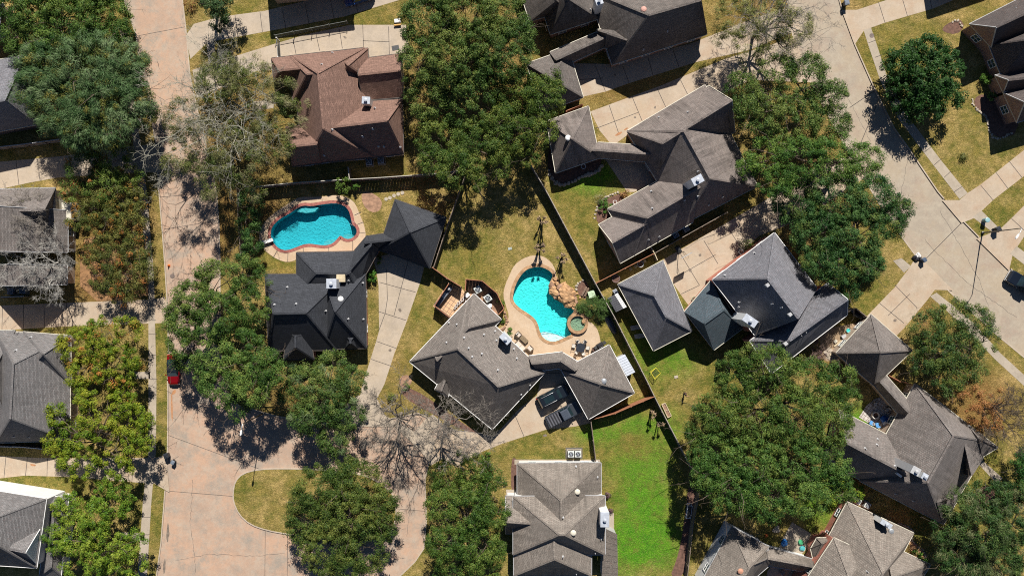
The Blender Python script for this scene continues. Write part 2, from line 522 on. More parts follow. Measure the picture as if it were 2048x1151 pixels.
# driveways (survey pixels) with their sealed joints
drive(T11((700, 395), (800, 372), (1008, 450), (985, 540), (905, 770), (832, 960), (770, 1150)) + [(752, 800), (755, 828), (700, 850), (690, 846), (718, 800), (725, 767)] + T11((640, 1150), (720, 895), (738, 830), (735, 560), (722, 470)), DRIVE_PALE,
      joints=[tuple(T11(*p)) for p in (((740, 540), (958, 600)), ((735, 715), (900, 768)), ((912, 415), (828, 738)), ((722, 893), (840, 935)), ((782, 465), (788, 640)), ((788, 640), (775, 725)), ((775, 725), (736, 830)), ((690, 1000), (812, 1042)))] )
drive([(1074, 790), (1086, 738), (1098, 706), (1125, 742), (1182, 845), (1150, 852), (1093, 858), (1005, 886), (955, 906), (912, 932), (866, 905), (870, 880), (905, 858), (955, 865), (987, 872), (1040, 815)], DRIVE_TAN,
      joints=[((1025, 818), (1048, 872)), ((960, 862), (985, 893)), ((1085, 745), (1120, 745))])
drive(T20((345, 380), (620, 385), (1090, 255)) + [(1500, 40), (1592, 8), (1600, 58), (1500, 100)] + T20((1108, 372), (700, 500), (560, 550), (425, 580)), DRIVE_TAN,
      joints=[tuple(T20(*p)) for p in (((500, 395), (560, 548)), ((405, 478), (545, 468)), ((665, 400), (702, 498)), ((815, 345), (845, 450)), ((965, 300), (1000, 400)))])
drive([(1181, 223), (1320, 172), (1450, 118), (1588, 75), (1625, 165), (1500, 160), (1440, 190), (1255, 270), (1225, 292), (1200, 262)], DRIVE_TAN,
      joints=[tuple(T20(*p)) for p in (((582, 630), (640, 800)), ((720, 580), (782, 730)), ((505, 770), (755, 675)), ((870, 530), (930, 660)), ((1010, 480), (1060, 580)))])
drive(T20((560, 955), (700, 960), (800, 970), (860, 1085), (735, 1150), (690, 1150)), DRIVE_PALE, joints=[tuple(T20((600, 965), (700, 960)))], name='patio')
drive(T21((880, 420), (1370, 135), (1500, 60)) + [(1640, 330), (1722, 305), (1745, 345), (1600, 440)] + T21((1480, 262), (1210, 520), (1180, 530), (1068, 690), (1030, 640)), DRIVE_TAN,
      joints=[tuple(T21(*p)) for p in (((1010, 370), (1125, 560)), ((1150, 290), (1235, 430)), ((975, 515), (1220, 375)), ((1015, 610), (1120, 560)), ((1290, 205), (1370, 330)))])
drive(T31((590, 745), (760, 570), (850, 450)) + [(1826, 523), (1850, 523), (1906, 580)] + T31((1000, 585), (960, 640), (815, 815), (760, 870), (680, 830)), DRIVE_TAN,
      joints=[tuple(T31(*p)) for p in (((760, 555), (895, 695)), ((668, 665), (815, 785)), ((770, 690), (850, 610)), ((720, 740), (770, 690)))])
drive([(1683, 20), (1714, 20), (1850, -25), (1910, -42), (1920, -5), (1865, 18), (1813, 33), (1766, 47), (1744, 55), (1728, 61), (1709, 90)], DRIVE_TAN,
      joints=[((1757, 5), (1770, 46)), ((1803, -8), (1815, 33)), ((1856, -20), (1864, 18))])
drive([(1884, 400), (1919, 400), (1935, 386), (1961, 369), (2048, 300), (2120, 245), (2120, 300), (2048, 352), (1986, 400), (1948, 436), (1923, 446)], DRIVE_TAN,
      joints=[((1961, 370), (1986, 400)), ((1992, 345), (2016, 377)), ((2018, 322), (2044, 355))])
drive([(1953, 477), (2000, 458), (2023, 436), (2048, 411), (2120, 350), (2120, 410), (2048, 473), (2026, 506), (2018, 541)], DRIVE_TAN, joints=[((2023, 437), (2048, 460))])
drive([(-60, 329), (127, 312), (280, 290), (311, 292), (322, 345), (270, 345), (115, 355), (60, 365), (0, 378), (-60, 382)], DRIVE_PALE,
      joints=[((32, 322), (38, 370)), ((75, 318), (80, 360)), ((200, 302), (206, 349))])
drive([(-60, 613), (140, 605), (310, 598), (330, 593), (341, 645), (137, 652), (0, 660), (-60, 662)], DRIVE_TAN,
      joints=[((5, 612), (4, 660)), ((47, 609), (47, 657)), ((88, 607), (89, 655)), ((133, 605), (135, 652))])
drive([(-60, 908), (83, 915), (310, 915), (332, 908), (339, 984), (310, 967), (147, 953), (50, 950), (-60, 962)], DRIVE_TAN,
      joints=[((12, 912), (8, 955)), ((55, 913), (51, 951)), ((95, 915), (94, 951)), ((118, 915), (116, 952))])
drive(P0((371, 72), (388, 48), (440, 34), (530, 22), (680, -15), (800, -50), (800, 0), (690, 33), (540, 62), (415, 85), (381, 118)), DRIVE_PALE,
      joints=[((520, 24), (525, 64)), ((565, 22), (572, 57)), ((610, 8), (618, 48)), ((660, -5), (668, 38)), ((708, -10), (716, 26)), ((470, 30), (476, 75))])
drive(P0((385, 140), (440, 122), (549, 88), (610, 70), (700, 50), (812, 50), (822, 120), (727, 125), (555, 140), (515, 142), (440, 176), (392, 196)), DRIVE_PALE,
      joints=[tuple(T10(*p)) for p in (((222, 235), (240, 325)), ((360, 205), (382, 305)), ((500, 175), (518, 292)), ((640, 150), (645, 285)), ((640, 245), (800, 252)), ((795, 160), (800, 330)))])
# concrete court at the foot of the bare trees
drive(P0((672, 838), (700, 800), (716, 790), (752, 792), (770, 830), (830, 862), (850, 838), (866, 828), (882, 842), (860, 868), (905, 905), (862, 930), (840, 900), (790, 852), (720, 852)), DRIVE_PALE, z=.006, name='walkway')

# pavements
def walk(poly, joints=()):
    return sheet('sidewalk', w2(poly), .014, WALK, joints=joints)
walk(P0((240, 60), (252, 60), (262, 150), (283, 300), (294, 384), (308, 550), (313, 767), (312, 900), (303, 1000), (294, 1151), (288, 1300), (268, 1300), (275, 1151), (286, 1000), (297, 900), (297, 767), (297, 560), (278, 384), (262, 250), (250, 160)),
     joints=[((279, 408), (296, 406)), ((292, 500), (306, 498)), ((297, 640), (312, 640)), ((297, 668), (313, 668)), ((297, 710), (313, 710)), ((297, 757), (313, 757)), ((297, 790), (313, 790)), ((297, 858), (313, 858)), ((284, 1033), (301, 1033)), ((281, 1068), (299, 1068))])
walk(P0((1727, 60), (1742, 56), (1752, 85), (1773, 150), (1810, 225), (1880, 318), (1935, 386), (1919, 398), (1865, 328), (1795, 235), (1760, 160), (1738, 95)),
     joints=[((1737, 86), (1751, 81)), ((1750, 115), (1764, 110)), ((1765, 160), (1778, 150)), ((1848, 305), (1862, 294)), ((1868, 330), (1882, 318)), ((1888, 355), (1902, 342)), ((1908, 384), (1925, 372))])
walk(P0((1945, 434), (1963, 421), (1999, 457), (1985, 464)))
walk(P0((2020, 507), (2033, 492), (2060, 512), (2100, 545), (2100, 570), (2050, 530)))
walk(P0((1786, 521), (1803, 516), (1822, 532), (1808, 545)))
walk(P0((1860, 592), (1873, 585), (1905, 610), (1950, 648), (2000, 705), (2060, 760), (2060, 782), (1990, 718), (1935, 660), (1890, 618)))
walk(P0((1955, 925), (1965, 920), (2005, 955), (1995, 968)))
walk(P0((413, 84), (428, 81), (432, 122), (417, 126)), joints=[((415, 104), (430, 102))])
walk(P0((268, 743), (300, 743), (300, 757), (268, 757)))
walk(P0((240, 1063), (290, 1065), (288, 1080), (240, 1078)))
walk(P0((0, 960), (20, 965), (140, 985), (138, 1000), (0, 982)))
walk(P0((505, 203), (548, 200), (548, 216), (505, 222)))

# ground: one sheet with the streets and the pools cut out of it
xs = np.arange(-86, 86.1, 1.3); ys = np.arange(-52, 52.1, 1.3)
gx, gy = np.meshgrid(xs, ys)
grid = np.stack([gx.ravel(), gy.ravel()], 1) + RNG.uniform(-.3, .3, (gx.size, 2))
OUT = [(-420, -380), (420, -380), (420, 380), (-420, 380)]
vv, ff = cdt(OUT, [road_w, road_e, pool1, pool2], grid)
vi, fi = cdt(island, [])
ga = np.array(vv + vi)
gm = bpy.data.meshes.new('ground')
gm.from_pydata([(x, y, 0) for x, y in vv + vi], [], [tuple(t) for t in ff] + [tuple(len(vv) + k for k in t) for t in fi])
gm.materials.append(GRASS)
px = ga[:, 0] * PPM + 1024; py = GY - ga[:, 1] * PPM
def zone(lst, base=0.0):
    z = np.full(len(px), base)
    for x, y, rx, ry, v in lst:
        d = np.sqrt(((px - x) / rx) ** 2 + ((py - y) / ry) ** 2)
        z = np.maximum(z, v * np.clip(1.6 - d, 0, 1)) if v > 0 else np.clip(z + v * np.clip(1.6 - d, 0, 1), 0, 1)
    return z
green = zone([(1250, 950, 70, 140, .8), (1320, 950, 50, 130, .7), (1170, 400, 60, 90, .6), (1200, 480, 40, 80, .35), (1310, 700, 50, 60, .8), (1330, 780, 60, 50, .6), (1700, 600, 60, 60, .8), (640, 640, 30, 100, .6), (1100, 890, 110, 40, .55),
              (1780, 90, 70, 50, .6), (1700, 110, 40, 60, .6), (1930, 380, 60, 60, .4), (2010, 400, 40, 40, .6), (70, 690, 90, 40, .6), (80, 965, 70, 20, .9), (330, 850, 25, 260, .55), (500, 990, 60, 60, .35), (740, 40, 60, 25, .7),
              (950, 510, 60, 60, .45), (1215, 660, 30, 70, .7), (1250, 660, 25, 60, .9), (1380, 640, 120, 50, .6), (560, 515, 40, 25, .7), (1960, 990, 60, 90, .7), (1870, 1040, 50, 60, .7), (1640, 1010, 40, 60, 1), (1720, 850, 40, 40, 1),
              (280, 1000, 30, 150, .5), (840, 620, 40, 120, .35), (1450, 760, 80, 80, .5), (1380, 1080, 60, 90, .5), (460, 60, 80, 30, .6), (1990, 470, 30, 40, 1), (1970, 450, 20, 20, 1)], .06)
litter = zone([(450, 280, 110, 130, .75), (450, 440, 22, 80, 1), (930, 170, 150, 170, .45), (200, 560, 90, 60, 1), (220, 440, 80, 60, 1), (1560, 60, 130, 100, .7), (1300, 185, 130, 40, .75), (1950, 810, 70, 60, 1), (530, 420, 40, 40, .9),
               (290, 60, 20, 60, .8), (360, 20, 30, 40, .7), (760, 930, 60, 60, .2), (1450, 480, 80, 40, .6), (1700, 1000, 40, 40, .2), (800, 760, 50, 60, .3), (1680, 680, 40, 60, .6), (1860, 640, 30, 40, .8), (1270, 890, 30, 20, .6), (1590, 330, 120, 150, .35), (590, 800, 60, 40, .7)])
bright = zone([(1290, 900, 45, 40, .7), (1285, 940, 55, 60, .8), (1290, 1000, 50, 50, 1), (1285, 1080, 70, 55, 1.2), (1200, 860, 45, 25, .8), (1265, 850, 60, 20, .8), (1185, 352, 60, 28, .9), (1310, 690, 40, 60, .7), (1355, 720, 40, 30, .6), (1725, 860, 30, 40, 1.1), (1640, 1000, 40, 40, .8), (1300, 870, 60, 20, .6), (1250, 1120, 40, 40, .7), (1335, 850, 25, 30, .7)])
at = gm.attributes.new('zone', 'FLOAT_COLOR', 'POINT')
at.data.foreach_set('color', np.stack([green, litter, bright, np.ones(len(px))], 1).astype(np.float32).ravel())
gm.update()
ground = bpy.data.objects.new('ground', gm); COL.objects.link(ground); ground['kind'] = 'structure'

def jn(*p): return [tuple(q) for q in p]
sheet('road', road_w, ROAD_Z, ROAD_TAN, joints=jn(((272, 72), (377, 52)), ((318, 394), (434, 385)), ((329, 458), (440, 440)), ((330, 981), (466, 992)), ((575, 1068), (572, 1300)), ((530, 1060), (528, 1300)), ((795, 1017), (852, 1022)), ((336, 870), (520, 938))), jw=.07)
sheet('street', road_e, ROAD_Z, ROAD_GREY, joints=jn(((1926, 443), (1845, 525)), ((1710, 315), (1760, 195)), ((1700, 215), (1752, 180))), jw=.10)

# kerbs along the streets, dropped where a driveway meets them
def kerb(loop, closed=True, keep=None):
    b = MB(); n = len(loop)
    for i in range(n if closed else n - 1):
        a = Vector((*loop[i], 0)); c = Vector((*loop[(i + 1) % n], 0))
        L = (c - a).length; k = max(1, int(L / .6))
        for j in range(k):
            p, q = a.lerp(c, j / k), a.lerp(c, (j + 1) / k)
            mid = (p + q) / 2
            if abs(mid.x) > 90 or abs(mid.y) > 56: continue
            if any(inside([(mid.x, mid.y)], d)[0] for d in drives): continue
            b.bar(p + Vector((0, 0, -.05)), q + Vector((0, 0, -.05)), .17, .15)
    return b.build('kerb', KERB, kind='structure', org=Vector((0, 0, 0)))
kerb(road_w); kerb(road_e); kerb(island)

# stains and worn strips on the road
def blot(px_, py_, rx, ry, rot, mat, z, name='oil_stain', seed=1):
    rd = random.Random(seed); n = 22; pts = []
    for k in range(n):
        t = 2 * math.pi * k / n; q = .75 + .4 * rd.random()
        x, y = rx * q * math.cos(t), ry * q * math.sin(t)
        pts.append((px_ + x * math.cos(rot) - y * math.sin(rot), py_ + x * math.sin(rot) + y * math.cos(rot)))
    return sheet(name, w2(pts), z, mat)
STAIN = simple('oil_stained_concrete', (.19, .15, .115), .7, .35)
blot(335, 1065, 3, 18, .05, STAIN, ROAD_Z + .005, seed=2); blot(328, 1133, 2.6, 15, .05, STAIN, ROAD_Z + .005, seed=3)
RUST = simple('rust_stained_concrete', (.42, .20, .09), .8, .3)
blot(343, 812, 1.6, 30, -.02, RUST, ROAD_Z + .005, 'rust_stain', 5); blot(347, 784, 3, 6, .6, RUST, ROAD_Z + .005, 'rust_stain', 6)
blot(1237, 268, 9, 2.6, -.5, RUST, .0155, 'rust_stain', 7); blot(1252, 258, 5, 1.8, -.5, RUST, .0155, 'rust_stain', 8)
blot(66, 929, 6, 2.2, .2, RUST, .0155, 'rust_stain', 9)
MANHOLE = simple('cast_iron_cover', (.17, .13, .11), .7, .3)
def manhole(px_, py_, z, label):
    b = MB(); c = W(px_, py_); b.lathe((c.x, c.y, z), [(.36, -.02), (.36, .004), (.31, .006), (.30, .002)], 20)
    o = b.build('manhole_cover', MANHOLE, org=Vector((c.x, c.y, z)))
    props(o, label, 'manhole cover')
manhole(1743.5, 71.5, .018, 'round rusty manhole cover set in the pale sidewalk beside the warm driveway')
manhole(344, 552, ROAD_Z + .004, 'small round iron cover in the tan street, a few steps from the orange traffic cone')

# planting beds
def bed(poly, mat=MULCH, name='mulch_bed', z=.005):
    return sheet(name, w2(smooth_loop(poly, 1)), z, mat)
bed(T22((-5, 450), (20, 440), (35, 470), (22, 640), (-5, 660)))
bed(T22((1058, 610), (1100, 600), (1095, 690), (1080, 820), (1062, 900), (1050, 1010), (1030, 1160), (945, 1160), (985, 1060), (1010, 960), (1030, 840), (1045, 720)))
bed(T21((385, 560), (410, 530), (440, 528), (470, 580), (480, 640), (430, 640), (395, 610)))
bed(T10((630, 0 + 1150), (690, 1150), (760, 1200), (745, 1265), (690, 1275), (640, 1230)), ROCKG, 'gravel_ring')
bed(T20((215, 900), (260, 850), (420, 800), (520, 860), (545, 985), (480, 1040), (400, 1070), (330, 1110), (260, 1110), (215, 1040)))
bed(T21((500, 160), (520, 60), (640, 10), (690, 0), (600, 150), (530, 200)))
bed(T30((1060, 150), (1150, 110), (1180, 160), (1130, 210), (1040, 190)))
bed(T30((1235, 590), (1290, 560), (1500, 600), (1500, 800), (1400, 830), (1330, 800), (1300, 700), (1240, 640)))
bed(T32((1235, 650), (1290, 610), (1370, 620), (1350, 720), (1240, 730)))
bed(T32((840, 870), (870, 880), (870, 960), (950, 1010), (960, 1060), (900, 1070), (850, 1000)), ROCKM, 'gravel_bed')
bed(P0((812, 772), (850, 790), (930, 850), (985, 878), (930, 862), (870, 830), (800, 790)))
bed(P0((800, 752), (818, 748), (826, 762), (812, 778), (798, 770)), ROCKG, 'gravel_bed')
bed(P0((160, 480), (200, 470), (300, 560), (295, 600), (160, 602)), simple('leaf_litter', (.30, .16, .07), .95, .45, 1.5, fine=8), 'leaf_bed')
bed(P0((1690, 985), (1705, 975), (1720, 1000), (1700, 1010)))
bed(P0((1640, 660), (1735, 640), (1720, 660), (1660, 725), (1640, 715)), simple('bare_earth', (.36, .25, .15), .95, .4, 2, fine=8), 'bare_ground')
# cracks sealed with tar, drains and worn wheel strips
TAR = simple('crack_filler', (.12, .10, .085), .8, .3)
def crack(pts, z, seed, w=.05):
    rd = random.Random(seed); b = MB(); P = []
    for (x0, y0), (x1, y1) in zip(pts[:-1], pts[1:]):
        a, c = W(x0, y0), W(x1, y1); n = max(2, int((c - a).length / .5))
        for i in range(n): P.append(a.lerp(c, i / n) + Vector((rd.uniform(-.1, .1), rd.uniform(-.1, .1), 0)))
    for p, q in zip(P[:-1], P[1:]):
        d = (q - p).normalized(); s = Vector((-d.y, d.x, 0)) * w * rd.uniform(.25, .6); h = Vector((0, 0, z))
        b.poly([p - s + h, q - s + h, q + s + h, p + s + h])
    b.build('crack_seal', TAR, kind='structure', org=Vector((0, 0, 0)))
for k, c in enumerate((((350, 1120), (420, 1108), (512, 1112), (575, 1105)), ((385, 960), (380, 1040), (392, 1150)), ((340, 700), (372, 706)), ((322, 420), (380, 470), (432, 478)), ((290, 180), (330, 200), (386, 190)), ((640, 850), (650, 900), (690, 936)), ((805, 960), (820, 1010), (812, 1080)))):
    crack(c, ROAD_Z + .005, k)
for k, c in enumerate((((1630, 120), (1700, 200), (1745, 290)), ((1820, 300), (1800, 400)), ((1880, 420), (1960, 560), (1990, 650)), ((1850, 480), (1930, 560), (2040, 640)), ((1660, 60), (1600, 100)))):
    crack(c, ROAD_Z + .005, 20 + k)
for (x, y, rx, ry, sd) in ((1230, 150, 3, 2, 1), (1310, 215, 3, 2, 2), (1270, 235, 2.5, 2, 3), (800, 620, 4, 3, 4), (780, 700, 3, 3, 5), (1090, 870, 4, 2.5, 6), (1380, 540, 4, 3, 7), (1400, 510, 3, 3, 8), (1790, 640, 4, 3, 9), (690, 75, 4, 2, 10)):
    blot(x, y, rx, ry, sd, STAIN, .0155, 'oil_stain', 30 + sd)
# ------------------------------------------------------------------ houses
SH_BROWN = shingles('shingles_russet', (.25, .150, .115), .4, tint=(.2, .1, .07))
SH_SLATE = shingles('shingles_slate', (.056, .060, .070), .35, tint=(.06, .06, .07), streak=.3)
SH_TAUPE = shingles('shingles_taupe', (.235, .208, .185), .4, streak=.35)
SH_DUN = shingles('shingles_dun', (.24, .205, .185), .3, streak=.95)
SH_GREYB = shingles('shingles_blue_grey', (.20, .20, .218), .35, streak=.55)
SH_TEAL = shingles('shingles_dark_teal', (.085, .115, .135), .3)
SH_DRIFT = shingles('shingles_driftwood', (.22, .195, .178), .35, streak=.6)
SH_WEATH = shingles('shingles_weathered', (.27, .235, .20), .35, streak=.7)
SH_COAL = shingles('shingles_stained_charcoal', (.17, .15, .135), .4, streak=1.0)
SH_GREY = shingles('shingles_pale_grey', (.205, .195, .19), .35, streak=.4)
SH_NIGHT = shingles('shingles_brown_black', (.105, .09, .085), .35)
BR_RED = bricks('red_brick', (.46, .11, .055))
BR_TAN = bricks('tan_brick', (.46, .34, .24))
BR_BROWN = bricks('brown_brick', (.24, .12, .085))
SIDING = simple('painted_siding', (.66, .66, .64), .6, .08, 1.0)

def line_dist(p, a, b):
    d = (b - a); d.z = 0; d.normalize(); v = p - a
    return abs(v.x * d.y - v.y * d.x)

def inset(quad, t):
    n = len(quad); out = []
    cx = sum(p.x for p in quad) / n; cy = sum(p.y for p in quad) / n
    L = []
    for i in range(n):
        a, b = quad[i], quad[(i + 1) % n]
        d = Vector((b.x - a.x, b.y - a.y)); d.normalize()
        nn = Vector((-d.y, d.x))
        if nn.dot(Vector((cx - a.x, cy - a.y))) < 0: nn = -nn
        L.append((Vector((a.x, a.y)) + nn * t, d))
    for i in range(n):
        p, d = L[i - 1]; q, e = L[i]
        den = d.x * e.y - d.y * e.x
        if abs(den) < 1e-4: out.append(q); continue
        s = ((q.x - p.x) * e.y - (q.y - p.y) * e.x) / den
        out.append(p + d * s)
    return out

HOUSES = {}
CAPM = simple('chimney_cap_metal', (.44, .47, .52), .45, .25, 2.0)
def house(name, label, cat, at, roof, wall, trim, vols, chimneys=(), vents=(), caps=(), skylights=(), doors=(), windows=True, winframe=None, ridge=True, nwin=12):
    root = thing(name, label, cat, W(*at))
    R, G, WL, CP = MB(), MB(), MB(), MB()
    quads = []
    for i, v in enumerate(vols):
        q, (r1, r2) = v[0], v[1]; o = v[2] if len(v) > 2 else {}
        ze = o.get('ze', 2.9) - .35 * (o.get('ze', 2.9) < 4) + .011 * i
        a, b, c, d = [W(x, y, ze) for x, y in q]
        half = (line_dist(a, c, d) + line_dist(b, c, d)) / 4
        zr = (o['zr'] * 1.12 if 'zr' in o else ze + o.get('pitch', .75) * 1.08 * half) + .007 * i
        g1, g2 = r1 == 'G', r2 == 'G'
        def rp(r, s, t):
            if r == 'G':
                m = (s + t) / 2; m.z = zr; return m
            return W(r[0], r[1], zr)
        p, s = rp(r1, d, a), rp(r2, b, c)
        dn = Vector((0, 0, -.2))
        apex = (p - s).length < .4
        def top(*pts):
            pts = list(pts)
            n = (pts[1] - pts[0]).cross(pts[2] - pts[0])
            if n.z < 0: pts = pts[::-1]
            R.poly(pts)
        if apex:
            s = p
            for x, y in ((a, b), (b, c), (c, d), (d, a)): top(x, y, p)
        else:
            top(a, b, s, p); top(c, d, p, s)
            if not g2: top(b, c, s)
            if not g1: top(d, a, p)
        # soffit and fascia
        R.poly([x + dn for x in (a, b, c, d)], 1)
        for k, (x, y) in enumerate(((a, b), (b, c), (c, d), (d, a))):
            R.poly([x + dn, y + dn, y, x], 1)
            gable = (k == 1 and g2) or (k == 3 and g1)
            out = Vector((y.y - x.y, x.x - y.x, 0)).normalized()
            if out.dot((x + y) / 2 - (a + b + c + d) / 4) < 0: out = -out
            if not gable:
                e = out * .06 + Vector((0, 0, -.05))
                G.bar(x + e, y + e, .085, .12)
            else:
                rg = s if k == 1 else p
                e = out * .04
                WL.poly([x + e * .3, y + e * .3, rg + e * .3])
                for u in (x, y): G.bar(u + e + Vector((0, 0, .0)), rg + e + Vector((0, 0, .02)), .085, .16)
        # ridge and hip caps
        up = Vector((0, 0, .03))
        if ridge:
            if not apex: CP.bar(p + up, s + up, .30, .06)
            for x, y, gg in ((a, p, g1), (d, p, g1), (b, s, g2), (c, s, g2)):
                if not gg: CP.bar(x + up * .5, y + up, .24, .05)
        # walls
        wq = inset([a, b, c, d], .24)
        if o.get('wall', True):
            WL.prism([(t.x, t.y) for t in wq], -.05, ze - .19)
        quads.append(([a, b, c, d], wq, ze, o))
    rf = R.build('roof', [roof, trim], root, uv=True)
    gt = G.build('gutter', trim, root)
    wa = WL.build('wall', wall, root, uv=True)
    if ridge: CP.build('ridge_cap', roof, rf, uv=True)
    bvh = BVHTree.FromPolygons([tuple(v) for v in R.v], R.f)
    def on_roof(px_, py_):
        eye = Vector((0, 0, CAM_H)); d = (W(px_, py_, 0) - eye).normalized()
        h = bvh.ray_cast(eye, d)
        return h[0] if h[0] is not None else W(px_, py_, 4)
    for (x, y, sx, sy, rot, hgt, *rest) in chimneys:
        sx *= .92; sy *= .92
        cm, capm = rest[0] if rest else SIDING, (CAPM if not rest else GREYTRIM)
        base = on_roof(x, y)
        hgt *= 1.35
        t = W(x, y, base.z + hgt)
        b = MB(); zb = base.z - 2.2
        b.box((t.x, t.y, (zb + t.z) / 2), (sx, sy, t.z - zb), rot)
        ch = b.build('chimney', cm, rf)
        b2 = MB(); b2.bbox((t.x, t.y, t.z + .06), (sx + .06, sy + .06, .13), .03, rot)
        b2.lathe((t.x, t.y, t.z + .12), [(.17, 0), (.17, .30), (.27, .31), (.27, .36), (.05, .44)], 12)
        b2.build('chimney_cap', capm, rf)
    for x, y in vents:
        h = on_roof(x, y); b = MB()
        b.lathe((h.x, h.y, h.z - .1), [(.065, 0), (.065, .55), (.05, .57)], 8)
        b.lathe((h.x, h.y, h.z - .12), [(.2, 0), (.16, .14), (.08, .2)], 8)
        b.build('vent_pipe', GREYTRIM, rf)
    for x, y, cm in caps:
        h = on_roof(x, y); b = MB()
        b.lathe((h.x, h.y, h.z - .15), [(.2, 0), (.2, .34), (.42, .36), (.42, .46), (.3, .56), (.08, .6)], 18)
        b.build('roof_turbine', cm, rf)
    for x, y, sx, sy, rot, cm in skylights:
        h = on_roof(x, y); b = MB()
        b.bbox((h.x, h.y, h.z + .25), (sx, sy, .6), .05, rot)
        b.build('roof_box', cm, rf)
    # windows on walls
    k = 0
    wf = winframe or WHITE
    if windows:
        for qi, (q, wq, ze, o) in enumerate(quads):
            if not o.get('wall', True) or o.get('nowin'): continue
            cen = sum((Vector((t.x, t.y)) for t in wq), Vector((0, 0))) / 4
            for e in range(4):
                a, b_ = wq[e], wq[(e + 1) % 4]
                L = (b_ - a).length
                if L < 3.2: continue
                d = (b_ - a) / L; out = Vector((d.y, -d.x))
                if out.dot((a + b_) / 2 - cen) < 0: out = -out
                mid = (a + b_) / 2
                if out.dot(-mid.normalized()) < .15: continue
                n = max(1, int(L / 3.6))
                for j in range(n):
                    c = a + d * (L * (j + .5) / n)
                    if abs(c.x) > 84 or abs(c.y) > 50 or k >= nwin: continue
                    t = c + out * .8
                    if any(inside([(t.x, t.y)], [(v.x, v.y) for v in Q[0]])[0] for Qi, Q in enumerate(quads) if Qi != qi): continue
                    rz = math.atan2(d.y, d.x)
                    zw = 1.4 if ze < 4.0 else (ze - 1.5)
                    fb = MB(); p = c + out * .03
                    P3 = lambda u, w, z_: Vector((p.x + d.x * u + out.x * w, p.y + d.y * u + out.y * w, z_))
                    hw, hh = .62, .72
                    for (u0, z0, u1, z1) in ((-hw, zw - hh, hw, zw - hh), (-hw, zw + hh, hw, zw + hh), (-hw, zw - hh, -hw, zw + hh), (hw, zw - hh, hw, zw + hh), (0, zw - hh, 0, zw + hh), (-hw, zw, hw, zw)):
                        ww = .10 if abs(u0) + abs(z0 - zw) > .01 and not (u0 == 0 or (z0 == zw and z1 == zw)) else .05
                        fb.bar(P3(u0, .02, z0), P3(u1, .02, z1), ww, .09 + .004 * (ww > .06), up=(out.x, out.y, 0))
                    w_ = fb.build('window', wf, root)
                    gb = MB(); gb.poly([P3(-hw, 0, zw - hh), P3(hw, 0, zw - hh), P3(hw, 0, zw + hh), P3(-hw, 0, zw + hh)])
                    gb.build('pane', WINGLASS, w_)
                    k += 1
    for (x0, y0), (x1, y1), side in doors:
        a, b_ = W(x0, y0, 2.2), W(x1, y1, 2.2); d = (b_ - a).normalized(); L = (b_ - a).length
        out = Vector((d.y, -d.x, 0)) * side
        db = MB()
        for r in range(4):
            z0 = .03 + r * .54
            m = (a + b_) / 2 + out * .05; m.z = z0 + .26
            db.bbox(m, (L, .07, .525), .02, math.atan2(d.y, d.x))
        db.build('garage_door', WHITE, root)
    HOUSES[label] = root
    return root

A4 = Z(520, 80, 3.969)
house('brown_house', 'house under a reddish brown shingle roof with a white chimney', 'house', (665, 225), SH_BROWN, BR_TAN, DARKTRIM, [
    (A4((828, 62), (918, 930), (345, 985), (250, 128)), A4((460, 265), (505, 705)), dict(zr=7.5)),
    (A4((92, 145), (480, 102), (480, 300), (110, 332)), A4((155, 243), (480, 208)), dict(zr=4.9)),
    (A4((232, 128), (520, 95), (520, 470), (262, 490)), A4((372, 272), (455, 262)), dict(zr=6.4)),
    (A4((205, 690), (470, 660), (480, 975), (258, 1003)), A4((245, 845), (450, 825)), dict(zr=6.1)),
    (A4((600, 93), (856, 66), (862, 310), (620, 330)), A4((700, 202), (702, 206)), dict(zr=5.3)),
    (A4((793, 150), (1130, 108), (1140, 452), (818, 478)), ('G', 'G'), dict(pitch=.72)),
    (A4((640, 500), (1130, 470), (1138, 904), (700, 950)), A4((560, 695), (1010, 640)), dict(zr=6.5)),
], chimneys=[(732, 201, 1.25, 1.1, -.05, 1.7)], vents=A4((572, 712), (815, 765), (895, 705), (940, 843), (984, 845), (510, 915), (1112, 850), (575, 103), (490, 195), (910, 540)), windows=True)

house('slate_house', 'house under a dark slate roof beside the red edged pool', 'house', (625, 620), SH_SLATE, BR_RED, DARKTRIM, [
    (T11((55, 492), (540, 490), (485, 946), (75, 948)), T11((105, 728), (300, 724)), dict(zr=6.6)),
    (T11((400, 490), (656, 490), (663, 934), (405, 940)), T11((474, 716), (474, 716)), dict(zr=6.7)),
    (T11((243, 362), (640, 354), (620, 620), (243, 620)), T11((360, 486), (560, 486)), dict(pitch=.62)),
    (T11((480, 480), (665, 262), (738, 345), (620, 560)), T11((540, 495), (692, 314)), dict(zr=4.2, ze=2.75)),
    (T11((668, 264), (790, 244), (800, 330), (690, 350)), T11((650, 305), (860, 280)), dict(zr=3.9, ze=2.72)),
    (T11((835, 44), (1140, 152), (1042, 455), (735, 345)), T11((925, 240), (925, 240)), dict(zr=5.9)),
    (T11((320, 845), (347, 1001), (165, 1005), (190, 845)), T11((236, 862), (237, 930)), dict(zr=5.2, nowin=True)),
    (T11((600, 850), (606, 936), (535, 939), (535, 850)), T11((566, 888), (567, 905)), dict(zr=4.4, wall=False)),
], chimneys=[(663, 567, 1.55, 1.5, 0, 2.0)], skylights=[(683, 556, 1.3, 1.2, 0, WOODL)],
    vents=T11((187, 570), (110, 675), (240, 670), (418, 712), (555, 530), (640, 545), (552, 760), (643, 762)), caps=[(*T11((510, 640))[0], WHITE)],
    doors=[(T11((800, 372))[0], T11((1000, 444))[0], -1)])

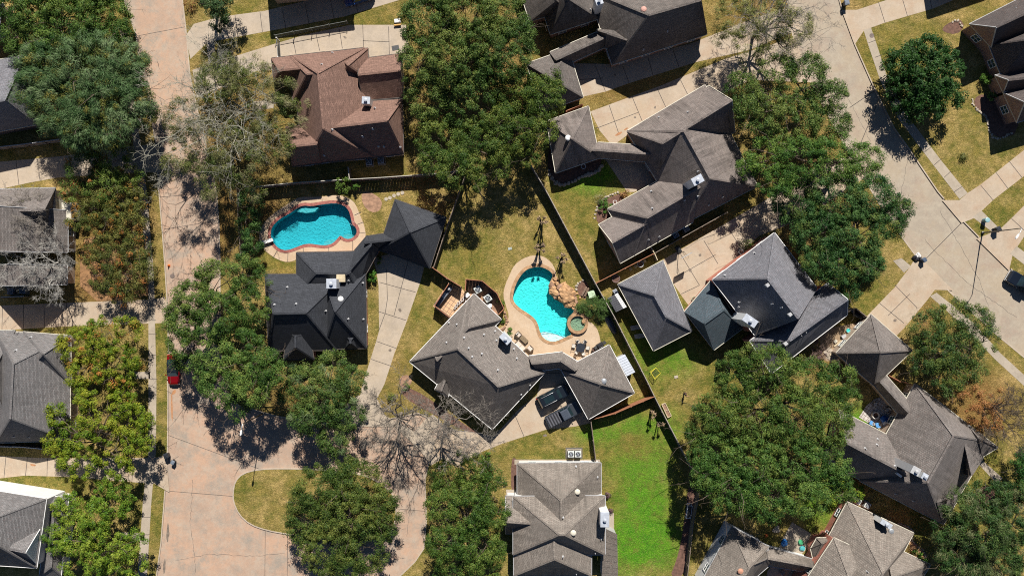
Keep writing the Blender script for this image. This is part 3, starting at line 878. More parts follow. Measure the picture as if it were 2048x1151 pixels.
C5 = Z(800, 560, 4.797); C5b = Z(960, 660, 4.797)
house('taupe_house', 'house under a taupe shingle roof beside the rock edged pool', 'house', (950, 715), SH_TAUPE, BR_TAN, WHITE, [
    (C5((650, 192), (1390, 885), (885, 1427), (92, 780)), C5((558, 660), (945, 1020)), dict(zr=7.1)),
    (C5((970, 375), (550, 817), (290, 572), (710, 130)), C5((655, 455), (355, 770)), dict(zr=5.3)),
    (C5b((470, 246), (790, 207), (760, 364), (560, 390)), C5b((500, 320), (778, 292)), dict(zr=3.75, ze=2.75)),
    (C5b((780, 207), (970, 320), (900, 440), (745, 362)), C5b((775, 290), (915, 385)), dict(zr=3.8, ze=2.7)),
    (C5b((1240, 140), (1480, 600), (1040, 852), (782, 384)), C5b((1155, 515), (1155, 515)), dict(zr=5.8)),
    (C5((480, 1020), (462, 1120), (335, 1045), (392, 940)), C5((430, 960), (395, 1060)), dict(zr=3.9, wall=False)),
], chimneys=[(1011, 677, 1.75, 1.05, -.78, 2.1)], vents=C5((447, 598), (615, 552), (805, 522), (658, 652), (692, 735), (785, 706), (938, 862), (1092, 660), (1120, 750), (912, 490), (925, 578), (1245, 1005), (1160, 1095), (470, 410), (545, 425)),
    caps=[(*C5b((1187, 486))[0], METAL)], doors=[(C5b((800, 410))[0], C5b((1020, 800))[0], -1)])

D5 = Z(1180, 320, 5.231); D5b = Z(1080, 180, 4.797)
house('long_house', 'long rambling house with dun roof slopes streaked black and a lean chimney', 'house', (1375, 330), SH_DUN, BR_BROWN, CREAM, [
    ([(1410, 170), (1515, 372), (1366, 448), (1254, 262)], [(1369, 263), (1421, 357)], dict(zr=7.4)),
    (T20((690, 787), (1180, 515), (1336, 790), (870, 1060)), (T20((900, 860))[0], 'G'), dict(zr=7.0)),
    (D5((185, 510), (800, 165), (1075, 650), (458, 997)), D5((595, 605), (1150, 280)), dict(zr=6.1)),
    (D5((90, 675), (420, 487), (645, 893), (315, 1078)), ('G', D5((600, 655))[0]), dict(zr=5.4)),
    (D5b((560, 502), (960, 527), (1030, 690), (572, 652)), D5b((500, 573), (1060, 613)), dict(zr=3.9, ze=2.7, nowin=True)),
    (D5b((465, 155), (572, 650), (150, 795), (65, 300)), D5b((310, 470), (310, 470)), dict(zr=5.8)),
], chimneys=[(1395, 360, 1.7, 1.2, .5, 2.6)], vents=D5((640, 328), (652, 505), (990, 418), (1130, 378), (1242, 468), (1385, 385), (612, 832), (725, 800), (1130, 118)) + D5b((1418, 212), (1140, 262), (1068, 970), (1078, 1136)),
    caps=[(*D5b((268, 462))[0], WHITE)])

E5 = Z(1400, 460, 4.797); E5b = Z(1160, 460, 4.797)
house('blue_grey_house', 'tall blue grey roofed house with red brick walls and a white chimney', 'house', (1560, 600), SH_GREYB, BR_RED, WHITE, [
    (E5((715, 25), (1120, 555), (525, 1005), (120, 475)), E5((650, 465), (940, 845)), dict(ze=5.3, zr=10.2)),
    (E5((1410, 812), (685, 1372), (480, 1060), (1225, 510)), ('G', E5((860, 1060))[0]), dict(ze=5.1, zr=7.6)),
], chimneys=[(1500, 641, 2.2, 1.2, -.6, 2.6)], vents=E5((375, 690), (370, 735), (690, 705), (780, 740), (740, 930), (652, 960), (555, 880), (520, 220), (237, 435), (1010, 980), (965, 1010)),
    skylights=[(*E5((640, 528))[0], .55, .5, .7, GREYTRIM), (*E5((855, 808))[0], .55, .5, .7, GREYTRIM), (*E5((812, 1088))[0], .55, .5, .7, GREYTRIM)])
house('teal_annex', 'low annex with a dark teal hipped roof in the shade of the tall house', 'annex', (1425, 620), SH_TEAL, BR_RED, CREAM, [
    (E5b((1005, 780), (1260, 478), (1560, 940), (1287, 1146)), E5b((1195, 893), (1378, 762)), dict(zr=5.0)),
], windows=False)
house('detached_garage', 'detached garage with a blue grey hipped roof beside the basketball driveway', 'garage', (1295, 612), SH_GREYB, BR_TAN, CREAM, [
    (T21((905, 410), (1078, 832), (848, 950), (635, 552)), T21((855, 620), (925, 748)), dict(zr=5.6)),
], doors=[(T21((925, 470))[0], T21((1040, 735))[0], -1)])

G5 = Z(1690, 800, 4.797); G5b = Z(1640, 620, 4.797)
house('driftwood_house', 'house with driftwood grey roofs wrapped round a patio with blue chairs', 'house', (1820, 900), SH_DRIFT, BR_TAN, CREAM, [
    (G5((1400, 400), (940, 1185), (140, 770), (672, -158)), G5((1040, 340), (790, 790)), dict(zr=8.4)),
    (G5((-60, 90), (600, 430), (430, 900), (-160, 610)), ('G', G5((600, 712))[0]), dict(zr=6.4)),
    (G5((1290, 362), (1325, 545), (1128, 700), (1060, 345)), G5((1145, 385), (1218, 712)), dict(zr=5.9, ze=2.9)),
    (G5((1180, 235), (1466, 450), (1320, 542), (1130, 420)), G5((1287, 363), (1287, 363)), dict(zr=4.9)),
    (G5((1000, 830), (1110, 905), (945, 1190), (800, 1050)), G5((885, 972), (885, 972)), dict(zr=5.6)),
    (G5b((640, 630), (890, 915), (780, 1030), (515, 715)), G5b((580, 685), (845, 975)), dict(zr=3.9, ze=2.7, nowin=True)),
    (G5b((490, 40), (885, 385), (525, 727), (155, 410)), G5b((580, 405), (580, 405)), dict(zr=5.8)),
], chimneys=[(1831, 941, 1.3, 1.15, -.5, 2.4, GREYTRIM), (1849, 952, .9, .9, -.5, 1.0)], vents=G5((313, 372), (305, 425), (192, 460), (478, 630), (488, 895), (656, 962), (1190, 248)),
    skylights=[(*G5((505, 706))[0], .3, .9, .9, WHITE)])

H6 = Z(1590, 960, 6.025); H6b = Z(1390, 960, 6.025)
house('weathered_house', 'weathered grey roofed house with red brick wall and a white dish topped chimney', 'house', (1760, 1090), SH_WEATH, BR_RED, CREAM, [
    (H6((1430, 632), (830, 1750), (30, 1370), (630, 258)), H6((1060, 1120), (640, 1800)), dict(zr=7.6)),
    (H6((1632, 1015), (1150, 1800), (600, 1500), (1080, 745)), H6((1170, 1170), (900, 1700)), dict(zr=6.6)),
    (H6((900, 890), (400, 1765), (-70, 1500), (470, 690)), H6((660, 1190), (400, 1640)), dict(ze=4.7, zr=7.0)),
    (H6((190, 822), (265, 690), (440, 690), (225, 975)), H6((330, 760), (330, 760)), dict(ze=2.7, zr=3.6, nowin=True)),
], chimneys=[(1772, 1047, 1.9, .8, -.55, 1.5)], vents=H6((865, 1092),), caps=[(*H6((1150, 605))[0], METAL)], winframe=WHITE)
house('courtyard_house', 'grey roofed house with white siding and a clay turbine, joined by a covered way', 'house', (1480, 1110), SH_WEATH, SIDING, GREYTRIM, [
    (H6b((890, 795), (500, 1500), (50, 1270), (440, 560)), H6b((655, 1050), (420, 1440)), dict(ze=4.2, zr=7.0)),
    (H6b((560, 830), (880, 805), (905, 1015), (620, 1260)), H6b((600, 1050), (858, 937)), dict(ze=3.4, zr=5.6)),
    (H6b((880, 798), (1425, 950), (1370, 1105), (870, 1025)), H6b((840, 930), (1440, 1040)), dict(zr=4.0, ze=2.7, nowin=True)),
], caps=[(*H6b((543, 1085))[0], simple('clay_turbine', (.50, .25, .16), .7))])

I4 = Z(990, 880, 4.247)
house('gabled_house', 'house of stacked brown grey roofs facing the bright green backyard', 'house', (1120, 1030), SH_WEATH, SIDING, GREYTRIM, [
    (I4((900, 190), (900, 820), (190, 820), (190, 194)), I4((560, 510), (560, 700)), dict(zr=6.6)),
    (I4((155, 475), (935, 470), (935, 968), (155, 968)), I4((545, 800), (590, 800)), dict(ze=4.5, zr=8.0)),
    (I4((820, 800), (818, 1146), (160, 1148), (160, 808)), I4((500, 800), (505, 1008)), dict(ze=4.05, zr=6.9)),
    (I4((90, 472), (400, 472), (400, 790), (90, 790)), ('G', I4((420, 712))[0]), dict(ze=3.2, zr=5.6)),
], chimneys=[(1209.5, 1038, 1.35, 2.3, 0, 2.2)], vents=I4((688, 222), (870, 312), (577, 654), (900, 835), (850, 953), (575, 985), (690, 1130)), caps=[(*I4((699, 433))[0], CREAM), (*I4((664, 780))[0], CREAM), ])

J5 = Z(1020, 0, 4.797)
house('charcoal_house', 'big house with black streaked charcoal roofs above a shaded driveway', 'house', (1280, 40), SH_COAL, BR_BROWN, CREAM, [
    (T20((600, 388), (1168, 206), (1021, -240), (456, -57)), T20((820, 92), (1132, 2)), dict(zr=8.2)),
    (T20((430, -190), (522, 112), (230, 206), (135, -95)), T20((300, -150), (342, -5)), dict(zr=7.0)),
    (T20((240, -220), (340, 60), (106, 127), (15, -150)), T20((230, -150), (265, 0)), dict(zr=6.0)),
    (T20((505, 180), (650, 160), (690, 290), (560, 290)), T20((570, 200), (690, 240)), dict(zr=5.0, ze=2.95)),
    (J5((385, 500), (890, 285), (960, 430), (560, 612)), J5((440, 575), (1000, 320)), dict(zr=4.0, ze=2.72, nowin=True)),
    (J5((560, 470), (702, 932), (300, 1075), (160, 610)), J5((400, 755), (400, 755)), dict(zr=5.6)),
], chimneys=[(1198, 3, 1.1, 1.1, .35, 2.4)], vents=J5((770, 95), (1280, 475), (1510, 300)), caps=[(*J5((1280, 97))[0], simple('clay_turbine_two', (.55, .30, .24), .7))])

K4 = Z(1840, 0, 3.837)
house('corner_house', 'house with a brown black roof and pale gables behind the round magnolia', 'house', (2010, 110), SH_NIGHT, BR_BROWN, GREYTRIM, [
    (K4((380, 185), (1000, -130), (1120, 130), (548, 365)), ('G', 'G'), dict(ze=3.2, zr=5.9)),
    (K4((530, 345), (1250, 60), (1380, 400), (632, 600)), K4((860, 300), (1150, 220)), dict(ze=3.0, zr=7.0)),
    (K4((575, 578), (1000, 500), (1000, 700), (640, 712)), ('G', 'G'), dict(ze=3.1, zr=4.4)),
    (K4((640, 712), (1000, 600), (1080, 840), (742, 940)), ('G', 'G'), dict(ze=3.3, zr=5.6)),
], vents=K4((722, 68),))

house('shaded_house', 'house of dark grey roofs half hidden under the feathery tree', 'house', (10, 190), SH_GREYB, BR_BROWN, CREAM, [
    (T00((-360, 420), (150, 330), (215, 747), (-300, 840)), T00((-200, 650), (30, 600)), dict(zr=7.0)),
    (T00((-300, 60), (20, 20), (60, 215), (-280, 260)), T00((-100, 150), (0, 140)), dict(zr=5.5)),
], windows=False)
M5 = Z(0, 360, 4.797)
house('twin_gable_house', 'house with two steep grey gables casting pointed shadows on its driveway', 'house', (50, 490), SH_DRIFT, BR_TAN, GREYTRIM, [
    (M5((-500, 100), (530, 75), (480, 480), (-500, 500)), M5((-400, 310), (425, 285)), dict(zr=6.3)),
    (M5((650, 290), (650, 692), (-140, 708), (-140, 300)), ('G', 'G'), dict(zr=8.0)),
    (M5((642, 815), (642, 1003), (-86, 1020), (-86, 822)), ('G', 'G'), dict(zr=7.0)),
], windows=True, nwin=5)
N5 = Z(0, 560, 4.797)
house('pale_grey_house', 'house under a broad pale grey hipped roof with a dark valley', 'house', (70, 775), SH_GREY, BR_TAN, CREAM, [
    ([(140, 670), (140, 880), (-8, 884), (-8, 662)], [(27, 727), (21, 836)], dict(zr=7.1)),
    ([(-160, 660), (30, 660), (30, 884), (-160, 884)], [(-160, 760), (-20, 750)], dict(zr=6.0)),
    ([(46, 663), (141, 671), (142, 769), (40, 757)], [(86, 708), (90, 709)], dict(zr=5.6)),
], vents=[(32, 700), (28, 872), (58, 873), (62, 674)], nwin=5)
O5 = Z(0, 940, 5.454)
house('white_wall_house', 'grey roofed house with a tall white wall and one long dark window', 'house', (30, 1080), SH_GREY, SIDING, WHITE, [
    (O5((505, 310), (400, 1060), (-560, 1000), (-500, 150)), O5((-120, 545), (-60, 800)), dict(ze=5.2, zr=8.6)),
    (O5((60, 640), (447, 620), (396, 1015), (40, 970)), (O5((0, 832))[0], 'G'), dict(ze=5.1, zr=7.2)),
    (O5((748, 275), (665, 1150), (430, 1150), (545, 292)), O5((590, 420), (560, 1050)), dict(ze=2.9, zr=3.6)),
], windows=False)
house('driveway_house', 'house whose eave shades the long joint scored driveway and a blue car', 'house', (640, -60), SH_GREYB, BR_TAN, WHITE, [
    ([(520, -180), (680, -215), (705, -32), (532, -14)], [(560, -100), (660, -120)], dict(ze=5.0, zr=8)),
], windows=False)
house('edge_house', 'house standing beyond the warm driveway and casting a square shadow on it', 'house', (1960, -90), SH_DRIFT, BR_TAN, WHITE, [
    ([(1860, -150), (2060, -220), (2110, -90), (1880, -22)], [(1920, -90), (2040, -130)], dict(ze=3.1, zr=6)),
], windows=False)
# the long dark window in the white wall

# cream siding of the porch front under the trees
_r = HOUSES['house with two steep grey gables casting pointed shadows on its driveway']
b = MB()
for (x, y, sx, sy, h) in ((109, 430, .45, 5.0, 2.5), (133, 422, 1.4, 2.6, 2.7), (128, 459, 1.0, .35, 2.3)):
    o = W(x, y, h); b.box((o.x, o.y, h / 2), (sx, sy, h), .03)
b.build('porch_front', CREAM, _r)
# ------------------------------------------------------------------ fences
def fence(name, label, pts, h=1.8, mat=None, cap=None, step=2.4, top=True, z0=0.0):
    """wooden privacy fence: pts are survey pixels of its top edge"""
    root = thing(name, label, 'fence', W(*pts[0]))
    mat = mat or FENCEW
    b, r = MB(), MB()
    rd = random.Random(len(label))
    for (x0, y0), (x1, y1) in zip(pts[:-1], pts[1:]):
        a, c = W(x0, y0, h), W(x1, y1, h); a.z = c.z = 0
        L = (c - a).length; d = (c - a) / L; s = Vector((-d.y, d.x, 0))
        n = max(1, int(L / .45))
        for i in range(n):
            u, v = a.lerp(c, i / n), a.lerp(c, (i + 1) / n) - d * .012
            q = h + rd.uniform(-.03, .03); o = s * rd.uniform(-.008, .008)
            b.faces([u + o - s * .012, v + o - s * .012, v + o + s * .012, u + o + s * .012] + [k + o + Vector((0, 0, q)) + s * e for k, e in ((u, -.012), (v, -.012), (v, .012), (u, .012))],
                    [(0, 1, 5, 4), (1, 2, 6, 5), (2, 3, 7, 6), (3, 0, 4, 7), (4, 5, 6, 7)])
        for zz in (.4, h - .3): r.bar(a - s * .045 + Vector((0, 0, zz)), c - s * .045 + Vector((0, 0, zz)), .05, .09)
        m = max(1, round(L / step))
        for i in range(m + 1):
            if i == m and (x1, y1) != tuple(pts[-1]): continue
            k = a.lerp(c, i / m) - s * .09; p = MB()
            p.box((k.x, k.y, h / 2 + .02), (.09, .09, h + .05), math.atan2(d.y, d.x)); p.build('post', mat, root)
        if top: r.bar(a + Vector((0, 0, h + .03)), c + Vector((0, 0, h + .03)), .11, .035)
    b.build('board_panel', mat, root); r.build('rail', cap or mat, root)
    return root
fence('wooden_fence', 'long weathered board fence dividing the rock pool garden from the houses behind', P0((1062, 330), (1094, 384), (1191, 566), (1231, 637), (1297, 767), (1309, 792), (1372, 914), (1400, 967)), h=2.0, cap=simple('grey_fence_cap', (.33, .29, .24), .9, .3, 2))
fence('wooden_fence', 'board fence beside the brown mulch strip of the bright green backyard', P0((1400, 968), (1396, 1000), (1387, 1044), (1374, 1160)), h=1.9)
fence('wooden_fence', 'short grey board spur running under the great oak from the fence corner', P0((1401, 966), (1418, 946)), h=1.9)
fence('wooden_fence', 'weathered board fence between the slate garage and the dry lawn', P0((930, 352), (918, 384), (893, 455), (867, 534)), h=1.9)
fence('wooden_fence', 'dark board fence from the garage corner to the tiled patio', P0((864, 534), (894, 556), (922, 573)), h=2.0, cap=FENCEB)
fence('wooden_fence', 'low board screen closing the tiled patio toward the pale driveway', P0((898, 566), (869, 611), (899, 634)), h=2.0, cap=FENCEB)
fence('wooden_fence', 'angled board screen hiding two air conditioners beside the pool deck', P0((930, 582), (932, 558), (964, 561), (994, 586), (1008, 617), (997, 629)), h=2.0, cap=FENCEB)
fence('wooden_fence', 'grey fence with pale cap behind the russet roofed house', P0((512, 373), (580, 366), (655, 361), (760, 355), (859, 348), (915, 342)), h=1.9, cap=simple('pale_fence_cap', (.45, .42, .36), .9, .25, 2))
fence('wooden_fence', 'short pale fence return beside two air conditioners in the narrow yard', P0((696, 334), (699, 359)), h=1.9, cap=simple('pale_fence_cap_b', (.5, .46, .4), .9, .25, 2))
fence('wooden_fence', 'brick red stained fence lit along its face beside the grey garage', P0((1192, 566), (1250, 536), (1307, 507)), h=1.8, mat=FENCEB)
fence('wooden_fence', 'short gate fence at the end of the red stained fence', P0((1302, 494), (1310, 508), (1315, 520)), h=1.7, cap=WOODL)
fence('wooden_fence', 'thin shaded fence under the eave of the long house', P0((1311, 505), (1378, 467), (1455, 424)), h=1.7)
fence('wooden_fence', 'red brown fence with a pale cap below the taupe garage', P0((1181, 839), (1230, 826), (1262, 812), (1309, 792)), h=2.0, mat=FENCEB)
fence('wooden_fence', 'short dark fence from the garage corner to the air conditioners on the lawn', P0((1182, 842), (1187, 880), (1192, 922)), h=1.9)
fence('wooden_fence', 'little orange brown fence between the charcoal garage and the dun garage', P0((1132, 222), (1165, 208)), h=1.8, mat=FENCEB)
fence('wooden_fence', 'corner of dark fence around the barbecue by the driftwood garage', P0((1697, 622), (1712, 616), (1735, 634)), h=1.8)
fence('wooden_fence', 'thin grey fence under the feathery tree beside the dark roofs', P0((-20, 296), (50, 288), (122, 278)), h=1.6, cap=GREYTRIM)
fence('wooden_fence', 'white capped fence beneath the pale grey eave', P0((-20, 892), (40, 893), (84, 897)), h=1.7, cap=WHITE)
fence('wooden_fence', 'dark fence in the shade behind the hedge and the diving board', P0((474, 378), (476, 440), (482, 520)), h=1.8)
fence('wooden_fence', 'white capped fence tucked under the twin gables', P0((2, 594), (48, 592)), h=1.6, cap=GREYTRIM)
fence('wooden_fence', 'short brown fence in the gap beside the driftwood covered way', P0((1776, 749), (1800, 762), (1824, 768)), h=1.8, mat=FENCEB)

def iron_fence():
    root = thing('iron_fence', 'thin grey iron railing along the shaded driveway', 'fence', W(549, 70))
    a, c = W(549, 70, 1.3), W(693, 42, 1.3); a.z = c.z = 0
    r = MB()
    for z in (.15, 1.25): r.bar(a + Vector((0, 0, z)), c + Vector((0, 0, z)), .05, .05)
    n = 90
    for i in range(n):
        k = a.lerp(c, i / n); r.bar(k + Vector((0, 0, .1)), k + Vector((0, 0, 1.3)), .018, .018)
    for i in range(5):
        k = a.lerp(c, i / 4); p = MB()
        p.box((k.x, k.y, .7), (.1, .1, 1.4)); p.lathe((k.x, k.y, 1.4), [(.07, 0), (.07, .06), (.02, .12)], 8); p.build('post', IRON, root)
    r.build('rail', IRON, root)
    root = thing('gate', 'grey iron gate across the pale driveway of the russet house', 'gate', W(556, 78))
    b = MB(); a, c = W(553, 76, 1.5), W(556, 114, 1.5); a.z = c.z = 0
    for z in (.2, 1.5): b.bar(a + Vector((0, 0, z)), c + Vector((0, 0, z)), .08, .08)
    for i in range(24):
        k = a.lerp(c, i / 23); b.bar(k + Vector((0, 0, .1)), k + Vector((0, 0, 1.5)), .03, .03)
    b.build('gate_panel', IRON, root)
    for k in (a, c):
        b = MB(); b.box((k.x, k.y, .85), (.14, .14, 1.7)); b.build('post', WHITE, root)
iron_fence()

# ------------------------------------------------------------------ pools
WATER1 = watermat('pool_water_deep', (.75, .98, .99)); WATER2 = watermat('pool_water_bright', (.80, 1.0, .99))
PL1 = plaster('pool_plaster_blue', (.024, .44, .52)); PL2 = plaster('pool_plaster_aqua', (.06, .76, .75)); PLS = plaster('pool_step_blue', (.10, .46, .50), .15); PLW = plaster('pool_step_plaster', (.86, .92, .86), .15)
BRK = simple('red_coping_brick', (.33, .115, .09), .8, .4, 3.0, fine=8); FLAG = simple('flagstone_coping', (.42, .25, .13), .8, .5, 1.6, fine=5)
def off_loop(loop, t):
    n = len(loop); a = sum(loop[i][0] * loop[(i + 1) % n][1] - loop[(i + 1) % n][0] * loop[i][1] for i in range(n))
    sg = 1 if a > 0 else -1
    out = []
    for i in range(n):
        p, q = Vector(loop[i - 1]), Vector(loop[(i + 1) % n])
        d = (q - p).normalized(); nn = Vector((d.y, -d.x)) * sg
        v = Vector(loop[i]) + nn * t; out.append((v.x, v.y))
    return out
def pool(label, loop, deck, dk_mat, cop, copw, lining, water, depth, steps, at):
    sheet('pool_deck', deck, .018, dk_mat, holes=[off_loop(loop, copw * .6)])
    root = thing('swimming_pool', label, 'pool', W(*at))
    b = MB()
    v, f = cdt(loop)
    for t in f:
        pts = [Vector((*v[k], -depth)) for k in t]
        if (pts[1] - pts[0]).cross(pts[2] - pts[0]).z < 0: pts = pts[::-1]
        b.poly(pts)
    n = len(loop)
    for i in range(n):
        p, q = loop[i], loop[(i + 1) % n]
        b.poly([(p[0], p[1], -depth), (q[0], q[1], -depth), (q[0], q[1], .02), (p[0], p[1], .02)])
    b.build('basin', lining, root)
    b = MB(); o2 = off_loop(loop, copw)
    o0 = off_loop(loop, -.04)
    for i in range(n):
        j = (i + 1) % n
        b.faces([(*o0[i], .045), (*o0[j], .045), (*o2[j], .045), (*o2[i], .045), (*o2[i], .0), (*o2[j], .0), (*o0[i], -.02), (*o0[j], -.02)], [(0, 1, 2, 3), (3, 2, 5, 4), (1, 0, 6, 7)])
    b.build('coping', cop, root)
    for poly_, z, nm in steps:
        b = MB(); b.prism(w2(poly_), -depth + .01, z); b.build(nm, PLW if nm == 'tanning_ledge' else PLS, root)
    b = MB()
    for t in f:
        pts = [Vector((*v[k], -.09)) for k in t]
        if (pts[1] - pts[0]).cross(pts[2] - pts[0]).z < 0: pts = pts[::-1]
        b.poly(pts)
    b.build('water', water, root)
    return root
def circ(x, y, r, n=20, a0=0, a1=360):
    return [(x + r * math.cos(math.radians(a0 + (a1 - a0) * k / n)), y + r * math.sin(math.radians(a0 + (a1 - a0) * k / n))) for k in range(n + (a1 - a0 < 360))]
p1 = pool('free form pool with a red brick edge and a white diving board', pool1, deck1, DECK, BRK, .42, PL1, WATER1, 1.6,
     [(T11((242, 118), (262, 88), (300, 78), (340, 84), (372, 92), (350, 116), (300, 124)), -.28, 'wading_step'),
      (T11((395, 318), (405, 296), (430, 282), (462, 282), (486, 288), (460, 310), (430, 321)), -.7, 'entry_step'),
      (T11((520, 275), (520, 258), (545, 248), (575, 256), (588, 270), (575, 280), (548, 284)), -.6, 'entry_step')], (620, 455))
for p, q in [tuple(T11(*k)) for k in (((395, 28), (398, 70)), ((590, 140), (630, 120)), ((606, 195), (645, 180)), ((614, 242), (658, 246)), ((282, 318), (285, 365)), ((435, 325), (438, 370)), ((580, 290), (580, 362)), ((192, 358), (190, 418)), ((130, 345), (105, 392)), ((200, 60), (215, 90)))]:
    sheet('deck_joint', w2([(p[0] - .5, p[1] - .5), (q[0] - .5, q[1] - .5), (q[0] + .5, q[1] + .5), (p[0] + .5, p[1] + .5)]), .023, JOINT)
def board():
    root = thing('diving_board', 'white diving board over the red edged pool', 'diving board', W(537, 483))
    a, c = W(523, 487), W(548, 479); d = (c - a).normalized(); s = Vector((-d.y, d.x, 0))
    b = MB(); b.bar(a + Vector((0, 0, .52)), c + Vector((0, 0, .55)), .5, .06); b.build('plank', WHITE, root)
    b = MB()
    for t in (.08, .4):
        k = a.lerp(c, t)
        for e in (-.2, .2):
            m = k + s * e; b.box((m.x, m.y, .25), (.09, .09, .5))
    b.build('stand', METAL, root)
board()
def rails(px_, py_, label, rot):
    root = thing('pool_ladder', label, 'ladder', W(px_, py_)); o = W(px_, py_)
    for e in (-.25, .25):
        b = MB(); M = Matrix.Rotation(rot, 3, 'Z')
        b.tube([o + M @ Vector(p) for p in ((-.45, e, .02), (-.45, e, .6), (-.25, e, .8), (.1, e, .75), (.3, e, .3), (.35, e, -.6))], .025, 6)
        b.build('handrail', METAL, root)
rails(705, 446, 'shiny handrail at the shallow end of the red edged pool', 2.6)
p2 = pool('bright turquoise pool with a white bottomed shallow end and stone rim', pool2, deck2, DECK, FLAG, .46, PL2, WATER2, 1.35,
     [(T21((166, 845), (190, 838), (240, 845), (290, 862), (320, 868), (290, 884), (252, 897), (215, 891), (185, 872)), -.16, 'tanning_ledge')], (1085, 600))
spa = thing('hot_tub', 'round raised spa with a flagstone rim at the pool corner', 'hot tub', W(1155, 646))
oc = W(1155, 646)
b = MB()
for k in range(28):
    t0, t1 = 2 * math.pi * k / 28, 2 * math.pi * (k + 1) / 28
    A_ = lambda r, t, z: (oc.x + r * math.cos(t), oc.y + r * math.sin(t), z)
    b.faces([A_(1.15, t0, .45), A_(1.15, t1, .45), A_(1.62, t1, .45), A_(1.62, t0, .45), A_(1.62, t0, -1.5), A_(1.62, t1, -1.5), A_(1.15, t0, -.5), A_(1.15, t1, -.5)], [(0, 1, 2, 3), (3, 2, 5, 4), (1, 0, 6, 7)])
b.build('rim', FLAG, spa)
b = MB(); b.lathe((oc.x, oc.y, -.12), [(1.2, 0), (1.2, .02)], 28); b.lathe((oc.x, oc.y, -.10), [(.72, 0), (.72, .01)], 24, m=1)
b.build('basin', [PLW, plaster('spa_floor', (.16, .74, .70), .2)], spa)
b = MB(); b.lathe((oc.x, oc.y, .36), [(1.16, 0), (1.16, .004)], 28); b.build('water', WATER2, spa)
# dots of tile on the ledge
tl = simple('blue_tile', (.05, .16, .30), .3)
b = MB(); rd = random.Random(3)
for k in range(40):
    t = k / 40; x, y = T21((172 + 150 * t, 848 - 18 * math.sin(3.1 * t) + (6 if k % 2 else -6) + 22 * t))[0]
    o = W(x, y); b.box((o.x, o.y, -.15 + .008 if k > 60 else -.148), (.13, .13, .01), .3)
b.build('tile', tl, p2)

# boulders round the pool
BOULD = []
rd = random.Random(5)
spots = [(238, 560, 16), (250, 582, 20), (262, 600, 24), (245, 545, 12), (285, 570, 20), (300, 590, 26), (320, 575, 22), (340, 590, 24), (288, 610, 20), (310, 615, 26), (335, 612, 22), (355, 605, 20), (365, 620, 18), (290, 632, 18), (318, 640, 26), (345, 640, 22), (365, 640, 18), (325, 662, 20), (350, 668, 22), (372, 672, 14), (262, 620, 16), (270, 545, 14), (305, 560, 16), (262, 520, 12), (378, 655, 14), (340, 682, 12), (368, 690, 10),
         (430, 770, 14), (448, 752, 12), (455, 730, 10), (440, 790, 10), (425, 735, 11), (470, 745, 9)]
for i, (x, y, r) in enumerate(spots):
    q = T21((x, y))[0]; o = W(*q); rr = r / 2.998 / PPM * 1.15
    b = MB(); z = rr * .35 + (.25 if 270 < x < 360 and 560 < y < 660 else 0)
    b.rock((o.x, o.y, z), rr, i, flat=.62 + .3 * rd.random())
    ob = b.build('boulder', ROCKM if i % 4 else ROCKG, org=Vector((o.x, o.y, 0)))
    props(ob, 'tawny boulder piled in the rockery at the turquoise pool edge' if i < 27 else 'tawny boulder lying beside the raised spa', 'rock', 'boulders of the rockery' if i < 27 else 'boulders beside the spa')
# border stones
def stones(label, group, pts, r, mat, name='edging_stone', step=.42, seed=1, cat='rock'):
    rd = random.Random(seed); k = 0
    for (x0, y0), (x1, y1) in zip(pts[:-1], pts[1:]):
        a, c = W(x0, y0), W(x1, y1); n = max(1, int((c - a).length / step))
        for i in range(n):
            o = a.lerp(c, (i + .5) / n) + Vector((rd.uniform(-.06, .06), rd.uniform(-.06, .06), 0))
            q = r * rd.uniform(.8, 1.3)
            b = MB(); b.rock((o.x, o.y, q * .35), q, seed * 100 + k, flat=.6)
            props(b.build(name, mat, org=Vector((o.x, o.y, 0))), label, cat, group); k += 1
stones('pale edging stone of the curved bed beneath the dun garage eave', 'stones edging the bed under the dun garage', T20((215, 1010), (230, 1060), (270, 1108), (330, 1105), (390, 1075), (430, 1055), (490, 1040), (530, 1010), (548, 985)), .27, STONE, step=.46, seed=2)
stones('pale edging stone of the curved bed beneath the dun garage eave', 'stones edging the bed under the dun garage', T20((255, 1085), (300, 1118), (350, 1092), (410, 1066), (460, 1052), (520, 1022)), .22, STONE, step=.5, seed=12)
stones('buff stone edging the bed of the brown black corner house', 'stones edging the corner house bed', T30((1225, 590), (1230, 630), (1260, 665), (1300, 690), (1318, 740), (1325, 790), (1350, 830), (1400, 830), (1465, 795)), .16, STONE, step=.34, seed=3)
stones('small buff stone edging the planting bed by the long house', 'stones edging the long house bed', T21((495, 165), (500, 120), (515, 80), (540, 45), (580, 20), (640, 0)), .16, STONE, step=.4, seed=4)
stones('reddish stone edging the planting strip between the deck and the taupe house', 'stones edging the pool deck strip', P0((1008, 622), (1013, 634), (1014, 644), (1008, 655), (1000, 662)), .2, ROCKG, step=.34, seed=6)
stones('tawny stone ringing the bare planting circle under the fence', 'stones ringing the planting circle', T21((384, 590), (392, 555), (415, 532), (440, 527)), .2, STONE, step=.4, seed=7)
stones('tawny stone ringing the bare planting circle under the fence', 'stones ringing the planting circle', T21((384, 600), (400, 622), (412, 640)), .22, ROCKM, step=.4, seed=8)
stones('pale stone edging the gravel heap by the magnolia', 'stones beside the magnolia', T30((1100, 140), (1125, 115), (1145, 130), (1165, 165)), .17, STONE, step=.35, seed=9)
stones('cream stone curb of the snaking bed beside the weathered house', 'stones of the snaking bed', T32((775, 835), (830, 850), (868, 880), (860, 930), (880, 960), (935, 1000), (945, 1040)), .15, STONE, step=.3, seed=10)
